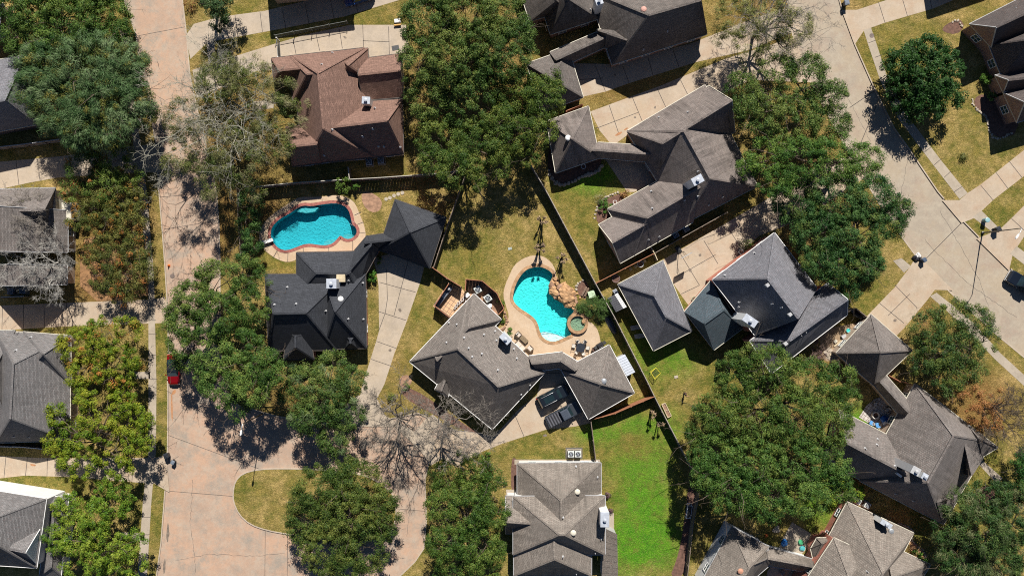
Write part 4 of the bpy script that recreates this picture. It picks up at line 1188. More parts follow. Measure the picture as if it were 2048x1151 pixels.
for x, y in T11((780, 42), (803, 35), (828, 22), (853, 12), (878, 5)):
    o = W(x, y); b = MB(); b.lathe((o.x, o.y, 0), [(.3, 0), (.3, .05), (.24, .06)], 9)
    props(b.build('stepping_stone', STONE, org=Vector((o.x, o.y, 0))), 'pale round stepping stone on the dry grass above the slate garage', 'stepping stone', 'stepping stones on the dry grass')

# patio paving of clay tiles
def tiles(name, poly, c, tile, z):
    m, nt, b_ = newmat(name)
    g = N(nt, 'ShaderNodeNewGeometry'); mp = N(nt, 'ShaderNodeMapping'); mp.inputs['Rotation'].default_value = (0, 0, .6)
    nt.links.new(g.outputs['Position'], mp.inputs['Vector'])
    br = N(nt, 'ShaderNodeTexBrick', offset=0); br.inputs['Scale'].default_value = 1
    br.inputs['Brick Width'].default_value = tile; br.inputs['Row Height'].default_value = tile; br.inputs['Mortar Size'].default_value = .035
    br.inputs['Color1'].default_value = (*[x * .85 for x in c], 1); br.inputs['Color2'].default_value = (*[min(1, x * 1.15) for x in c], 1); br.inputs['Mortar'].default_value = (.16, .11, .08, 1)
    nt.links.new(mp.outputs[0], br.inputs['Vector']); nt.links.new(br.outputs['Color'], b_.inputs['Base Color']); b_.inputs['Roughness'].default_value = .8
    return sheet('patio', w2(poly), z, m)
tiles('terracotta_tiles', P0((897, 564), (925, 577), (930, 585), (948, 590), (905, 645), (866, 612)), (.56, .35, .20), .62, .02)
tiles('paver_grey', T32((590, 130), (640, 90), (730, 60), (790, 180), (715, 300), (545, 200)), (.50, .46, .43), .5, .02)
sheet('patio', w2(P0((1570, 1068), (1584, 1043), (1622, 1066), (1612, 1098), (1598, 1112), (1555, 1100))), .02, WALK)
sheet('patio', w2(P0((1535, 1140), (1545, 1128), (1615, 1140), (1630, 1170), (1530, 1170))), .02, WALK)
sheet('patio', w2(P0((1700, 670), (1726, 640), (1735, 645), (1668, 725), (1650, 715))), .012, WALK)
sheet('patio', w2(P0((1029, 918), (1200, 918), (1200, 928), (1029, 928))), .012, WALK)
sheet('patio', w2(I4((900, 620), (1010, 615), (1010, 800), (900, 800))), .012, WALK)
sheet('patio', w2(P0((1012, 978), (1036, 978), (1036, 995), (1012, 995))), .012, WALK)
sheet('patio', w2(P0((930, 560), (966, 562), (994, 588), (1006, 616), (985, 640), (940, 600))), .008, ROCKG)
# ------------------------------------------------------------------ vehicles
def paint(name, c, rough=.22):
    m = simple(name, c, rough, .06, 1.0, metal=.15, coat=.8)
    return m
def vehicle(name, label, cat, at, deg, kind, col, roofcol=None, L=4.8, HW=.95, H=1.7, z0=0.0, rails=False):
    root = thing(name, label, cat, (0, 0, 0))
    roofcol = roofcol or col
    zt = 1.06 if kind != 'sedan' else .92
    if kind == 'pickup':
        st = [(-.5, .86, .98), (-.485, .95, 1.06), (-.2, .97, 1.08), (.18, .97, 1.10), (.27, .97, 1.10), (.44, .95, 1.04), (.485, .90, .95), (.5, .80, .8)]
    elif kind == 'suv':
        st = [(-.5, .80, .88), (-.47, .92, 1.0), (-.3, .96, 1.06), (.18, .97, 1.08), (.26, .96, 1.05), (.42, .92, .95), (.48, .84, .85), (.5, .70, .72)]
    else:
        st = [(-.5, .72, .74), (-.475, .88, .88), (-.33, .95, .94), (.15, .96, .93), (.25, .95, .90), (.42, .90, .78), (.48, .80, .68), (.5, .62, .58)]
    b = MB(); vs = []; n = 10
    for x, w, t in st:
        w *= HW / .95; zb = .3
        for y, z in ((-w * .86, zb), (-w, zb + .18), (-w, t - .22), (-w * .96, t - .07), (-w * .82, t), (w * .82, t + .0), (w * .96, t - .07), (w, t - .22), (w, zb + .18), (w * .86, zb)):
            vs.append((x * L, y, z))
    fs = []
    for i in range(len(st) - 1):
        for k in range(n):
            a, e = i * n + k, i * n + (k + 1) % n
            fs.append((a, a + n, e + n, e))
    fs += [tuple(range(n)), tuple(range((len(st) - 1) * n + n - 1, (len(st) - 1) * n - 1, -1))]
    b.faces(vs, fs)
    b.build('body', col, root)
    if kind == 'pickup': cb = (-.10, .24, -.065, .145)
    elif kind == 'suv': cb = (-.47, .25, -.42, .13)
    else: cb = (-.36, .22, -.22, .08)
    x0, x1, x2, x3 = [q * L for q in cb]
    wb, wt = HW * .90, HW * .74
    zb = zt - .05
    lo = [(x0, -wb, zb), (x1, -wb, zb), (x1, wb, zb), (x0, wb, zb)]
    hi = [(x2, -wt, H - .04), (x3, -wt, H - .04), (x3, wt, H - .04), (x2, wt, H - .04)]
    cr = [(x2 + .12, -wt * .8, H), (x3 - .15, -wt * .8, H), (x3 - .15, wt * .8, H), (x2 + .12, wt * .8, H)]
    c = MB()
    c.faces(lo + hi + cr, [(0, 1, 5, 4), (1, 2, 6, 5), (2, 3, 7, 6), (3, 0, 4, 7), (4, 5, 9, 8), (5, 6, 10, 9), (6, 7, 11, 10), (7, 4, 8, 11), (8, 9, 10, 11)])
    rf = c.build('roof', roofcol, root)
    def glass(nm, q, u0=.07, u1=.93, v0=.08, v1=.9):
        q = [Vector(p) for p in q]
        nn = (q[1] - q[0]).cross(q[3] - q[0]).normalized()
        P = lambda u, v: (q[0].lerp(q[1], u)).lerp(q[3].lerp(q[2], u), v) + nn * .012
        g = MB(); g.poly([P(u0, v0), P(u1, v0), P(u1, v1), P(u0, v1)]); return g.build(nm, CARGLASS, root)
    V = [Vector(p) for p in lo + hi]
    glass('windshield', (V[1], V[2], V[6], V[5])); glass('rear_window', (V[3], V[0], V[4], V[7]))
    for a, e, cc, d in ((V[0], V[1], V[5], V[4]), (V[2], V[3], V[7], V[6])):
        glass('side_window', (a, e, cc, d), .08, .48); glass('side_window', (a, e, cc, d), .53, .90)
    tn = .31 if kind != 'pickup' else .32
    for sx in (-tn, tn + .01):
        for sy in (-1, 1):
            w = MB(); y = sy * HW * .86; r = .36 if kind != 'sedan' else .32
            w.tube([(sx * L, y - .12, r), (sx * L, y + .12, r)], r, 18)
            wo = w.build('wheel', RUBBER, root)
            w = MB(); w.tube([(sx * L, y - .125, r), (sx * L, y + .125, r)], r * .6, 12); w.build('rim', METAL, wo)
    for sy in (-1, 1):
        m = MB(); m.bbox((.485 * L, sy * HW * .68, st[-2][2] - .16), (.12, .34, .16), .03); m.build('headlight', GLOWW, root)
        m = MB(); m.bbox((-.492 * L, sy * HW * .78, .8), (.09, .2, .26), .03); m.build('taillight', TAIL, root)
        m = MB(); m.bbox((x1 - .25, sy * (HW + .12), zt + .06), (.14, .24, .16), .04); m.build('wing_mirror', col, root)
        m = MB()
        for k in range(2): m.bar((x0 * .2 + x1 * .5 - k * 1.1, sy * HW * .99, .88), (x0 * .2 + x1 * .5 - k * 1.1 - .2, sy * HW * .99, .88), .03, .03)
        m.build('door_handle', DKMETAL, root)
    m = MB(); m.bbox((.497 * L, 0, .58), (.06, HW * 1.0, .26), .02); m.build('grille', DKMETAL, root)
    m = MB(); m.bbox((.50 * L, 0, .42), (.14, HW * 1.75, .18), .05); m.build('bumper', GREYTRIM if kind == 'pickup' else col, root)
    m = MB(); m.bbox((-.50 * L, 0, .46), (.14, HW * 1.75, .2), .05); m.build('bumper', GREYTRIM if kind == 'pickup' else col, root)
    if rails:
        for sy in (-1, 1):
            m = MB(); m.tube([(x2 + .3, sy * wt * .9, H), (x2 + .4, sy * wt * .9, H + .07), (x3 - .5, sy * wt * .9, H + .07), (x3 - .4, sy * wt * .9, H)], .028, 6); m.build('roof_rail', METAL, rf)
        m = MB(); m.bbox(((x2 + x3) / 2, 0, H + .008), ((x3 - x2) * .55, wt * 1.3, .02), .005); m.build('sunroof', CARGLASS, rf)
    if kind == 'pickup':
        m = MB(); m.bbox((-.29 * L, 0, 1.10), (.36 * L, HW * 1.72, .06), .02)
        for k in range(5):
            xx = -.46 * L + k * .075 * L + .1; m.bbox((xx, 0, 1.145), (.22, HW * 1.66, .04), .015, m=1)
        m.build('bed_cover', [BLACKCLOTH, simple('tonneau_ridge', (.10, .10, .115), .5)], root)
        for k in range(4):
            m = MB(); m.bar((x2 + .15, -wt * .6 + k * wt * .4, H + .01), (x3 - .2, -wt * .6 + k * wt * .4, H + .01), .06, .02); m.build('roof_rib', roofcol, rf)
    o = W(*at); root.location = (o.x, o.y, z0); root.rotation_euler = (0, 0, math.radians(deg))
    return root
GLOWW = simple('lamp_lens', (.75, .77, .78), .15, .05); TAIL = simple('tail_lens', (.45, .02, .02), .2, .1)
vehicle('parked_car', 'black estate car with roof rails and sunroof parked at the taupe garage', 'car', (1106, 790), 27, 'suv', paint('car_paint_black', (.012, .016, .022)), L=5.1, HW=.98, H=1.78, z0=.012, rails=True)
vehicle('pickup_truck', 'charcoal pickup with a ribbed bed cover beside the black estate car', 'pickup truck', (1127, 826), 28, 'pickup', paint('car_paint_charcoal', (.045, .05, .058)), paint('car_roof_charcoal', (.08, .095, .12)), L=5.7, HW=1.0, H=1.82, z0=.012)
vehicle('pickup_truck', 'glossy black pickup parked on the grey street with its bonnet toward the lamp post', 'pickup truck', (2045, 570), 149, 'pickup', paint('car_paint_jet', (.008, .012, .02)), L=5.9, HW=1.03, H=1.9, z0=ROAD_Z)
vehicle('parked_car', 'red car with a black roof parked on the tan road under the oak edge', 'car', (350, 738), -88.5, 'sedan', paint('car_paint_red', (.22, .003, .005)), paint('car_paint_black', (.012, .016, .022)), L=4.6, HW=.93, H=1.48, z0=ROAD_Z)
vehicle('parked_car', 'blue car on the long shaded driveway behind the iron railing', 'car', (719, -3), 198, 'suv', paint('car_paint_blue', (.02, .06, .22)), L=4.6, HW=.93, H=1.62, z0=.012)

# ------------------------------------------------------------------ street furniture
def lamp_post(label, base, head, armdir, arm, mat):
    root = thing('street_lamp', label, 'street lamp', W(*base)); o = W(*base); hgt = 9.1
    b = MB(); b.lathe(o, [(.22, 0), (.22, .3), (.13, .35)], 12); b.build('base', DKMETAL, root)
    b = MB(); b.tube([o + Vector((0, 0, .3)), o + Vector((0, 0, hgt))], [.11, .06], 10); b.build('pole', mat, root)
    t = o + Vector((0, 0, hgt)); d = Vector((*armdir, 0)).normalized()
    pts = [t, t + d * arm * .3 + Vector((0, 0, .22)), t + d * arm * .7 + Vector((0, 0, .3)), t + d * arm + Vector((0, 0, .28))]
    b = MB(); b.tube(pts, [.05, .045, .04, .035], 8); b.build('arm', METAL, root)
    b = MB(); e = pts[-1]; s = Vector((-d.y, d.x, 0)); vs = []
    for u, w, z in ((-.1, .07, 0), (.15, .14, .03), (.5, .17, .03), (.72, .08, -.02)):
        vs += [e + d * u + s * w + Vector((0, 0, z - .08)), e + d * u + s * w * .7 + Vector((0, 0, z + .08)), e + d * u - s * w * .7 + Vector((0, 0, z + .08)), e + d * u - s * w + Vector((0, 0, z - .08))]
    fs = []
    for i in range(3):
        for k in range(4):
            a, c = i * 4 + k, i * 4 + (k + 1) % 4; fs.append((a, c, c + 4, a + 4))
    fs += [(0, 1, 2, 3), (15, 14, 13, 12)]
    b.faces(vs, fs); b.build('lamp_head', WHITE, root)
lamp_post('tall dark street lamp post with an overhanging arm beside the grey street', (1964.5, 465.5), None, (-.42, -.62), 1.1, DKMETAL)
lamp_post('street lamp on the kerb whose white head pokes out beside the oak', (527, 826), None, (-.12, -1), .9, DKMETAL)

def bin_(label, at, deg, mat, lidmat, group=None, s=1.0, name='trash_bin', z0=0.0):
    root = thing(name, label, 'trash bin', (0, 0, 0), group)
    b = MB(); b.box((0, 0, .55 * s), (.62 * s, .68 * s, .92 * s), 0, 0, 1.0)
    b = MB(); x, y = .25 * s, .28 * s; X, Y = .32 * s, .36 * s
    b.faces([(-x, -y, .1), (x, -y, .1), (x, y, .1), (-x, y, .1), (-X, -Y, s), (X, -Y, s), (X, Y, s), (-X, Y, s)], [(3, 2, 1, 0), (0, 1, 5, 4), (1, 2, 6, 5), (2, 3, 7, 6), (3, 0, 4, 7), (4, 5, 6, 7)])
    b.build('body', mat, root)
    b = MB(); b.bbox((.02, 0, s + .05), (.72 * s, .78 * s, .1), .04); b.bbox((.0, 0, s + .11), (.45 * s, .5 * s, .05), .02); b.build('lid', lidmat, root)
    b = MB(); b.tube([(-.38 * s, -.3 * s, s - .05), (-.38 * s, .3 * s, s - .05)], .02, 6); b.build('handle', mat, root)
    for sy in (-1, 1):
        b = MB(); b.tube([(-.26 * s, sy * .28 * s - .03, .12), (-.26 * s, sy * .28 * s + .03, .12)], .12, 12); b.build('wheel', RUBBER, root)
    o = W(*at); root.location = (o.x, o.y, z0); root.rotation_euler = (0, 0, math.radians(deg))
BINB = simple('bin_plastic_black', (.025, .028, .035), .5, .2); BINBL = simple('bin_plastic_slate', (.07, .10, .15), .45, .2); BING = simple('bin_plastic_grey', (.16, .19, .23), .45, .2)
bin_('large black wheeled bin at the end of the tan driveway by the long road', (337, 908), 20, BINB, BINB, z0=-.05)
bin_('small blue grey bin standing in the tan road next to a black bin', (349, 922), -30, BINB, BING, s=.8, z0=ROAD_Z)
bin_('black bin on the driveway corner beside the heap of filled rubbish sacks', (1843, 520), 35, BINBL, BINBL, s=.85, z0=0)
bin_('dark bin standing on the sidewalk under the street lamp arm', (1989, 459), 30, BINB, BINB, z0=.02)
bin_('black bin in the shade at the start of the warm driveway', (1688, 10), 10, BINB, BING, z0=0)
bags = [(1835, 511, .42, 1), (1829, 514, .38, 2), (1832, 518, .36, 3), (1837, 515, .34, 4)]
SACKW = simple('sack_white', (.62, .60, .58), .4, .2); SACKB = simple('sack_black', (.03, .03, .035), .35, .3)
for x, y, r, k in bags:
    o = W(x, y); b = MB(); b.rock((o.x, o.y, r * .55), r, 40 + k, flat=.75); b.lathe((o.x, o.y, r * 1.0), [(.1, 0), (.04, .08), (.09, .16)], 8)
    props(b.build('rubbish_sack', SACKW if k == 1 else SACKB, org=Vector((o.x, o.y, 0))), 'white topped rubbish sack on the heap at the driveway corner' if k == 1 else 'black rubbish sack heaped at the driveway corner', 'rubbish sack', None if k == 1 else 'black rubbish sacks')
def urn(label, at, mat, mat2, s=1.0, name='urn', cat='urn', z0=0.0):
    root = thing(name, label, cat, W(*at)); o = W(*at)
    b = MB(); b.lathe((o.x, o.y, z0), [(.24 * s, 0), (.34 * s, .3 * s), (.38 * s, .62 * s), (.40 * s, .66 * s), (.34 * s, .66 * s), (.30 * s, .58 * s)], 18); b.build('pot', mat, root)
    b = MB(); b.lathe((o.x, o.y, z0 + .55 * s), [(.33 * s, 0), (.28 * s, .05 * s)], 14); b.build('soil', mat2, root)
DRUM = simple('teal_drum', (.16, .30, .33), .4, .2)
root = thing('water_barrel', 'teal lidded drum on a low post at the sidewalk near the lamp post', 'barrel', W(1967, 441)); o = W(1967, 441)
b = MB(); b.lathe(o, [(.3, 0), (.33, .2), (.34, .8), (.33, 1.0)], 18); b.build('body', DRUM, root)
b = MB(); b.lathe(o + Vector((0, 0, 1.0)), [(.37, 0), (.37, .06), (.3, .09), (.1, .1)], 18); b.build('lid', simple('teal_lid', (.25, .42, .44), .35, .2), root)
CONE = simple('cone_orange', (.62, .14, .02), .6, .15)
root = thing('traffic_cone', 'small orange marker cone in the tan road near the kerb', 'traffic cone', W(337.5, 531)); o = W(337.5, 531, 0); o.z = ROAD_Z
b = MB(); b.bbox(o + Vector((0, 0, .02)), (.4, .4, .04), .01); b.build('base', CONE, root)
b = MB(); b.lathe(o, [(.16, .04), (.03, .6)], 14); b.build('body', CONE, root)

# mailboxes
def mailbox(label, at, deg):
    root = thing('mailbox', label, 'mailbox', (0, 0, 0))
    b = MB(); b.box((0, 0, .5), (.1, .1, 1.0)); b.build('post', WOODL, root)
    b = MB(); b.bbox((0, 0, 1.1), (.5, .2, .22), .06); b.build('box', GREYTRIM, root)
    o = W(*at); root.location = o; root.rotation_euler = (0, 0, math.radians(deg))
mailbox('grey mailbox on a post at the edge of the grey street under thin branches', (1557, 62), 60)

# ------------------------------------------------------------------ air conditioners
ACW = simple('ac_case_pale', (.60, .63, .60), .5, .12); ACG = simple('ac_case_grey', (.30, .33, .37), .5, .15)
def ac(label, at, deg, case, group=None, s=.9, pad=True):
    root = thing('air_conditioner', label, 'air conditioner', (0, 0, 0), group)
    if pad:
        b = MB(); b.bbox((0, 0, .05), (s + .25, s + .25, .1), .02); b.build('pad', WALK, root)
    b = MB(); b.bbox((0, 0, .55), (s, s, .9), .06); b.build('cabinet', case, root)
    b = MB()
    for k in range(9):
        for e in (-1, 1):
            b.bar((-s * .42, e * (s / 2 + .004), .2 + k * .08), (s * .42, e * (s / 2 + .004), .2 + k * .08), .02, .015)
            b.bar((e * (s / 2 + .004), -s * .42, .2 + k * .08), (e * (s / 2 + .004), s * .42, .2 + k * .08), .02, .015)
    b.build('louvre', DKMETAL, root)
    b = MB(); b.lathe((0, 0, 1.0), [(s * .40, 0), (s * .40, .015), (s * .36, .018), (s * .36, .003)], 24); b.lathe((0, 0, 1.001), [(s * .355, 0), (s * .355, .003)], 24); b.build('fan_well', BLACK, root)
    b = MB()
    for k in range(4):
        t = k * math.pi / 2 + .3
        p = lambda r, a, z: (r * math.cos(a), r * math.sin(a), z)
        b.faces([p(.05, t, 1.012), p(s * .33, t - .1, 1.012), p(s * .34, t + .55, 1.03), p(.05, t + .6, 1.02)], [(0, 1, 2, 3)])
    b.lathe((0, 0, 1.005), [(.09, 0), (.09, .03), (.05, .05)], 10); b.build('fan', ACG, root)
    b = MB()
    for r in (.12, .2, .28, .355):
        n = 24
        b.tube([(s * r * 1.0 * math.cos(k * 2 * math.pi / n), s * r * math.sin(k * 2 * math.pi / n), 1.05) for k in range(n + 1)], .007, 4, caps=False)
    b.build('fan_guard', METAL, root)
    o = W(*at); root.location = o; root.rotation_euler = (0, 0, math.radians(deg))
ac('square pale air conditioner nearer the house corner inside the angled screen', (956, 579), 30, ACW, s=1.0)
ac('square pale air conditioner nearer the deck inside the angled screen', (976, 596), 32, ACW, s=1.05)
g = 'air conditioners on the lawn pad'
ac('pale green air conditioner on the lawn pad, the one farther from the board fence', (1141, 905), 0, ACW, s=.95); ac('pale green air conditioner on the lawn pad, the one beside the board fence', (1155, 905), 0, ACW, s=.95)
ac('grey air conditioner behind the russet house, the one beside the fence return', (740, 326), 3, ACG, s=.95); ac('grey air conditioner behind the russet house, the one beside the great oak', (763.5, 323), 3, ACG, s=.95)
ac('pale air conditioner under shrub leaves between the driftwood and weathered houses', (1711, 999), -28, ACW); ac('pale air conditioner by the weathered roof edge, clear of the shrub', (1729.5, 1007), -28, ACW)
ac('shaded air conditioner under the eave of the long house near the gate fence', (1349, 470), 30, ACG); ac('shaded air conditioner under the eave of the long house nearer the oak', (1370, 458), 30, ACG)
ac('shaded air conditioner under the twin gabled house nearer the wall', (28, 582), 0, ACG); ac('shaded air conditioner under the twin gabled house nearer the bare tree', (52, 581), 0, ACG)
b = MB(); o = W(1148, 905); b.bbox((o.x, o.y, .03), (2.6, 1.7, .06), .02)
props(b.build('concrete_pad', simple('dark_concrete', (.12, .11, .09), .8), org=Vector((o.x, o.y, 0))), 'dark pad under the two pale green air conditioners', 'pad')  # one dark mottled concrete colour over the whole pad

# ------------------------------------------------------------------ patio furniture
WICKER = simple('wicker_brown', (.20, .14, .09), .8, .4, 6); CUSH = simple('cushion_beige', (.60, .50, .42), .9, .15, 2); CUSHW = simple('cushion_cream', (.66, .60, .52), .9, .15, 2)
def armchair(label, at, deg, wide=.85, name='armchair', cat='armchair'):
    root = thing(name, label, cat, (0, 0, 0)); n = 1 if wide < 1.2 else 2
    b = MB(); b.bbox((0, 0, .2), (.8, wide, .3), .04); b.build('seat', WICKER, root)
    b = MB(); b.bbox((-.36, 0, .5), (.14, wide, .55), .04); b.build('backrest', WICKER, root)
    for e in (-1, 1):
        b = MB(); b.bbox((.02, e * (wide / 2 - .05), .42), (.76, .11, .3), .03); b.build('armrest', WICKER, root)
        for f in (-1, 1):
            b = MB(); b.box((f * .34, e * (wide / 2 - .08), .035), (.07, .07, .07)); b.build('leg', WICKER, root)
    w = (wide - .24) / n
    for k in range(n):
        y = -wide / 2 + .12 + w * (k + .5)
        b = MB(); b.bbox((.06, y, .42), (.66, w - .02, .14), .05); b.build('cushion', CUSH, root)
        b = MB(); b.bbox((-.24, y, .62), (.14, w - .04, .36), .05); b.build('cushion', CUSHW, root)
    o = W(*at); root.location = o + Vector((0, 0, .02)); root.rotation_euler = (0, 0, math.radians(deg))
armchair('wicker armchair with cream cushion nearest the green potted plant', (1036.5, 668), -45)
armchair('long wicker sofa with beige cushions along the taupe roof edge', (1040, 692), 45, 1.9, 'sofa', 'sofa')
armchair('wicker armchair with beige cushions at the far end of the coffee table', (1060, 696), 135)
root = thing('coffee_table', 'brown slatted coffee table between the sofa and the armchairs', 'coffee table', (0, 0, 0))
b = MB()
for k in range(9): b.bbox((0, -.32 + k * .08, .42), (1.3, .07, .04), .01)
b.build('tabletop', simple('slatted_teak', (.26, .19, .11), .6, .3, 6), root)
for e in (-1, 1):
    for f in (-1, 1):
        b = MB(); b.box((e * .58, f * .3, .2), (.08, .08, .4)); b.build('leg', WICKER, root)
b = MB(); b.bbox((0, 0, .14), (1.16, .6, .03), .01); b.build('shelf', WICKER, root)
root.location = W(1048, 678) + Vector((0, 0, .02)); root.rotation_euler = (0, 0, math.radians(-44))
root = thing('dining_table', 'round black patio table ringed by six chairs', 'table', W(1160.5, 694)); o = W(1160.5, 694); o.z = .02
b = MB(); b.lathe(o, [(.72, .70), (.74, .72), (.74, .74), (.70, .755)], 8); b.build('tabletop', simple('dark_glass_top', (.035, .04, .05), .25, .3), root)
for k in range(4):
    t = k * math.pi / 2 + .4; d = Vector((math.cos(t), math.sin(t), 0))
    b = MB(); b.tube([o + d * .5, o + d * .15 + Vector((0, 0, .35)), o + d * .4 + Vector((0, 0, .7))], .025, 6); b.build('leg', BLACK, root)
def chair(label, at, deg, first=[None], group='chairs round the black patio table'):
    if first[0] is None:
        root = thing('patio_chair', label, 'chair', (0, 0, 0), group)
        b = MB(); b.bbox((0, 0, .42), (.5, .52, .05), .02); b.build('seat', CUSHW, root)
        b = MB(); b.bbox((-.27, 0, .72), (.05, .5, .5), .02); b.build('backrest', CUSHW, root)
        for e in (-1, 1):
            b = MB(); b.tube([(-.26, e * .28, .66), (.05, e * .29, .66), (.24, e * .28, .62), (.26, e * .28, .0)], .02, 6); b.build('armrest', BLACK, root)
            for f in (-1, 1):
                b = MB(); b.tube([(f * .22, e * .24, .4), (f * .28, e * .26, 0)], .02, 6); b.build('leg', BLACK, root)
        first[0] = root
    else: root = dup(first[0], (0, 0, 0), 0, label, group)
    root.location = W(*at) + Vector((0, 0, .02)); root.rotation_euler = (0, 0, math.radians(deg))
import math as _m
for (x, y), lb in zip(((1155.5, 682.5), (1169, 683), (1175, 695), (1166, 705.5), (1153, 703), (1147, 691)),
        ('white cushioned black chair at the round table, on the spa side', 'white cushioned black chair at the round table, on the turn toward the lawn', 'white cushioned black chair at the round table, facing the barbecue', 'white cushioned black chair at the round table, tucked in by the garage roof', 'white cushioned black chair at the round table, tucked in by the covered way', 'white cushioned black chair at the round table, facing the coffee table')):
    chair(lb, (x, y), math.degrees(_m.atan2(y - 694, 1160.5 - x)), group=None)
def grill(label, at, deg, cover=True):
    root = thing('barbecue', label, 'barbecue', (0, 0, 0))
    b = MB(); b.bbox((0, 0, .45), (1.1, .6, .8), .04); b.build('cabinet', BLACK, root)
    b = MB(); b.bbox((0, 0, .98), (.95, .55, .3), .12); b.build('lid', BLACKCLOTH, root)
    b = MB(); b.tube([(-.3, -.32, 1.0), (.3, -.32, 1.0)], .02, 6); b.build('handle', METAL, root)
    for e in (-1, 1):
        b = MB(); b.bbox((e * .78, 0, .82), (.42, .5, .05), .02); b.build('side_shelf', DKMETAL, root)
        for f in (-1, 1):
            b = MB(); b.tube([(e * .45, f * .22 - .03, .07), (e * .45, f * .22 + .03, .07)], .07, 10); b.build('wheel', RUBBER, root)
    o = W(*at); root.location = o + Vector((0, 0, .02)); root.rotation_euler = (0, 0, math.radians(deg))
grill('black covered barbecue at the corner of the taupe garage by the pool', (1199, 689), 30)
grill('grey topped barbecue in the shaded corner by the driftwood garage', (1709, 628), -38)
urn('black kettle like pot standing by the covered barbecue', (1187, 698), BLACK, MULCH, .9, 'flower_pot', 'flower pot', .02)
# outdoor counter along the tiled patio
root = thing('outdoor_kitchen', 'dark outdoor counter with a steel sink along the tiled patio screen', 'outdoor kitchen', (0, 0, 0))
b = MB(); b.bbox((0, 0, .43), (3.6, .65, .86), .03); b.build('cabinet', DARKTRIM, root)
b = MB(); b.bbox((0, 0, .885), (3.7, .75, .05), .02); b.build('countertop', simple('dark_granite', (.10, .11, .14), .35, .4, 6), root)
b = MB(); b.bbox((.2, -.02, .93), (.9, .5, .05), .02); b.build('hob', METAL, root)
b = MB(); b.lathe((1.35, .05, .91), [(.2, 0), (.24, .2), (.2, .4), (.05, .5)], 14); b.build('smoker', GREYTRIM, root)
root.location = W(888, 592) + Vector((0, 0, .02)); root.rotation_euler = (0, 0, math.radians(52))
for k, (x, y, s, sh) in enumerate(((935, 590, .75, 0), (929, 595, .55, 1), (925, 599, .6, 1), (921, 603, .5, 1), (917, 606, .6, 1), (913, 611, .55, 1), (910, 615, .5, 1), (932, 600, .42, 1))):
    if sh == 0:
        o = W(x, y); b = MB(); b.bbox((o.x, o.y, .35), (.7, .6, .65), .04, .7)
        props(b.build('storage_box', WHITE, org=Vector((o.x, o.y, 0))), 'square white storage box against the taupe eave on the tiled patio', 'box')
    else:
        root = thing('flower_pot', 'white flower pot in the row along the taupe eave', 'flower pot', W(x, y), 'white pots along the eave'); o = W(x, y)
        b = MB(); b.lathe((o.x, o.y, .02), [(.2 * s, 0), (.36 * s, .6 * s), (.38 * s, .66 * s), (.31 * s, .66 * s), (.28 * s, .55 * s)], 14); b.build('pot', WHITE, root)
        b = MB(); b.lathe((o.x, o.y, .02 + .54 * s), [(.3 * s, 0), (.1 * s, .08 * s)], 10); b.build('soil', MULCH, root)
o = W(979, 611); b = MB(); b.lathe((o.x, o.y, .0), [(.3, 0), (.42, .05), (.42, .4), (.3, .5), (.05, .52)], 14)
props(b.build('filter_tank', WHITE, org=Vector((o.x, o.y, 0))), 'white domed tank beside the taupe wall in the screened corner', 'tank')
# pool equipment and planting circle
o = W(1182, 588); root = thing('equipment_cabinet', 'pale green cabinet beside the pergola beams under the board fence', 'cabinet', o)
b = MB(); b.bbox((o.x, o.y, .5), (.95, .95, 1.0), .04, .3); b.build('body', simple('pale_green_paint', (.40, .52, .33), .6, .2), root)
b = MB(); b.bbox((o.x, o.y, 1.03), (1.05, 1.05, .07), .02, .3); b.build('lid', simple('pale_green_lid', (.48, .60, .40), .6, .2), root)
TIM = simple('weathered_timber', (.30, .20, .14), .9, .35, 2)
for lb, a, c in (('weathered brown timber lying from the planting circle to the palm bush', (1163, 591), (1172, 574)), ('weathered brown timber leaning beside the pale green cabinet', (1169, 592), (1176, 576))):
    p, q = W(*a), W(*c); b = MB(); b.bar(p + Vector((0, 0, .2)), q + Vector((0, 0, .7)), .28, .09); b.bar(q + Vector((0, 0, .0)), q + Vector((0, 0, .7)), .14, .14)
    props(b.build('timber_beam', TIM, org=p), lb, 'timber')
def canoe():
    root = thing('canoe', 'dark upturned canoe lying in the fence shadow beyond the spa', 'canoe', (0, 0, 0))
    b = MB(); vs = []; n = 7
    for i in range(n):
        x = -1.6 + 3.2 * i / (n - 1); w = .42 * math.sqrt(max(0.02, 1 - (x / 1.66) ** 2))
        for y, z in ((-w, .02), (-w * .9, .2), (-w * .4, .34), (w * .4, .34), (w * .9, .2), (w, .02)): vs.append((x, y, z))
    fs = [(i * 6 + k, i * 6 + k + 1, (i + 1) * 6 + k + 1, (i + 1) * 6 + k) for i in range(n - 1) for k in range(5)] + [tuple(range(5, -1, -1)), tuple(range((n - 1) * 6, n * 6))]
    b.faces(vs, fs, sm=True); b.build('hull', simple('canoe_grey', (.07, .075, .085), .5, .2), root)
    b = MB()
    for e in (-1, 1): b.tube([(-1.6 + 3.2 * i / 10, e * .45 * math.sqrt(max(.02, 1 - ((-1.6 + 3.2 * i / 10) / 1.66) ** 2)), .04) for i in range(11)], .03, 6)
    b.build('rim', GREYTRIM, root)
    root.location = W(1221, 648); root.rotation_euler = (0, 0, math.radians(-62))
canoe()
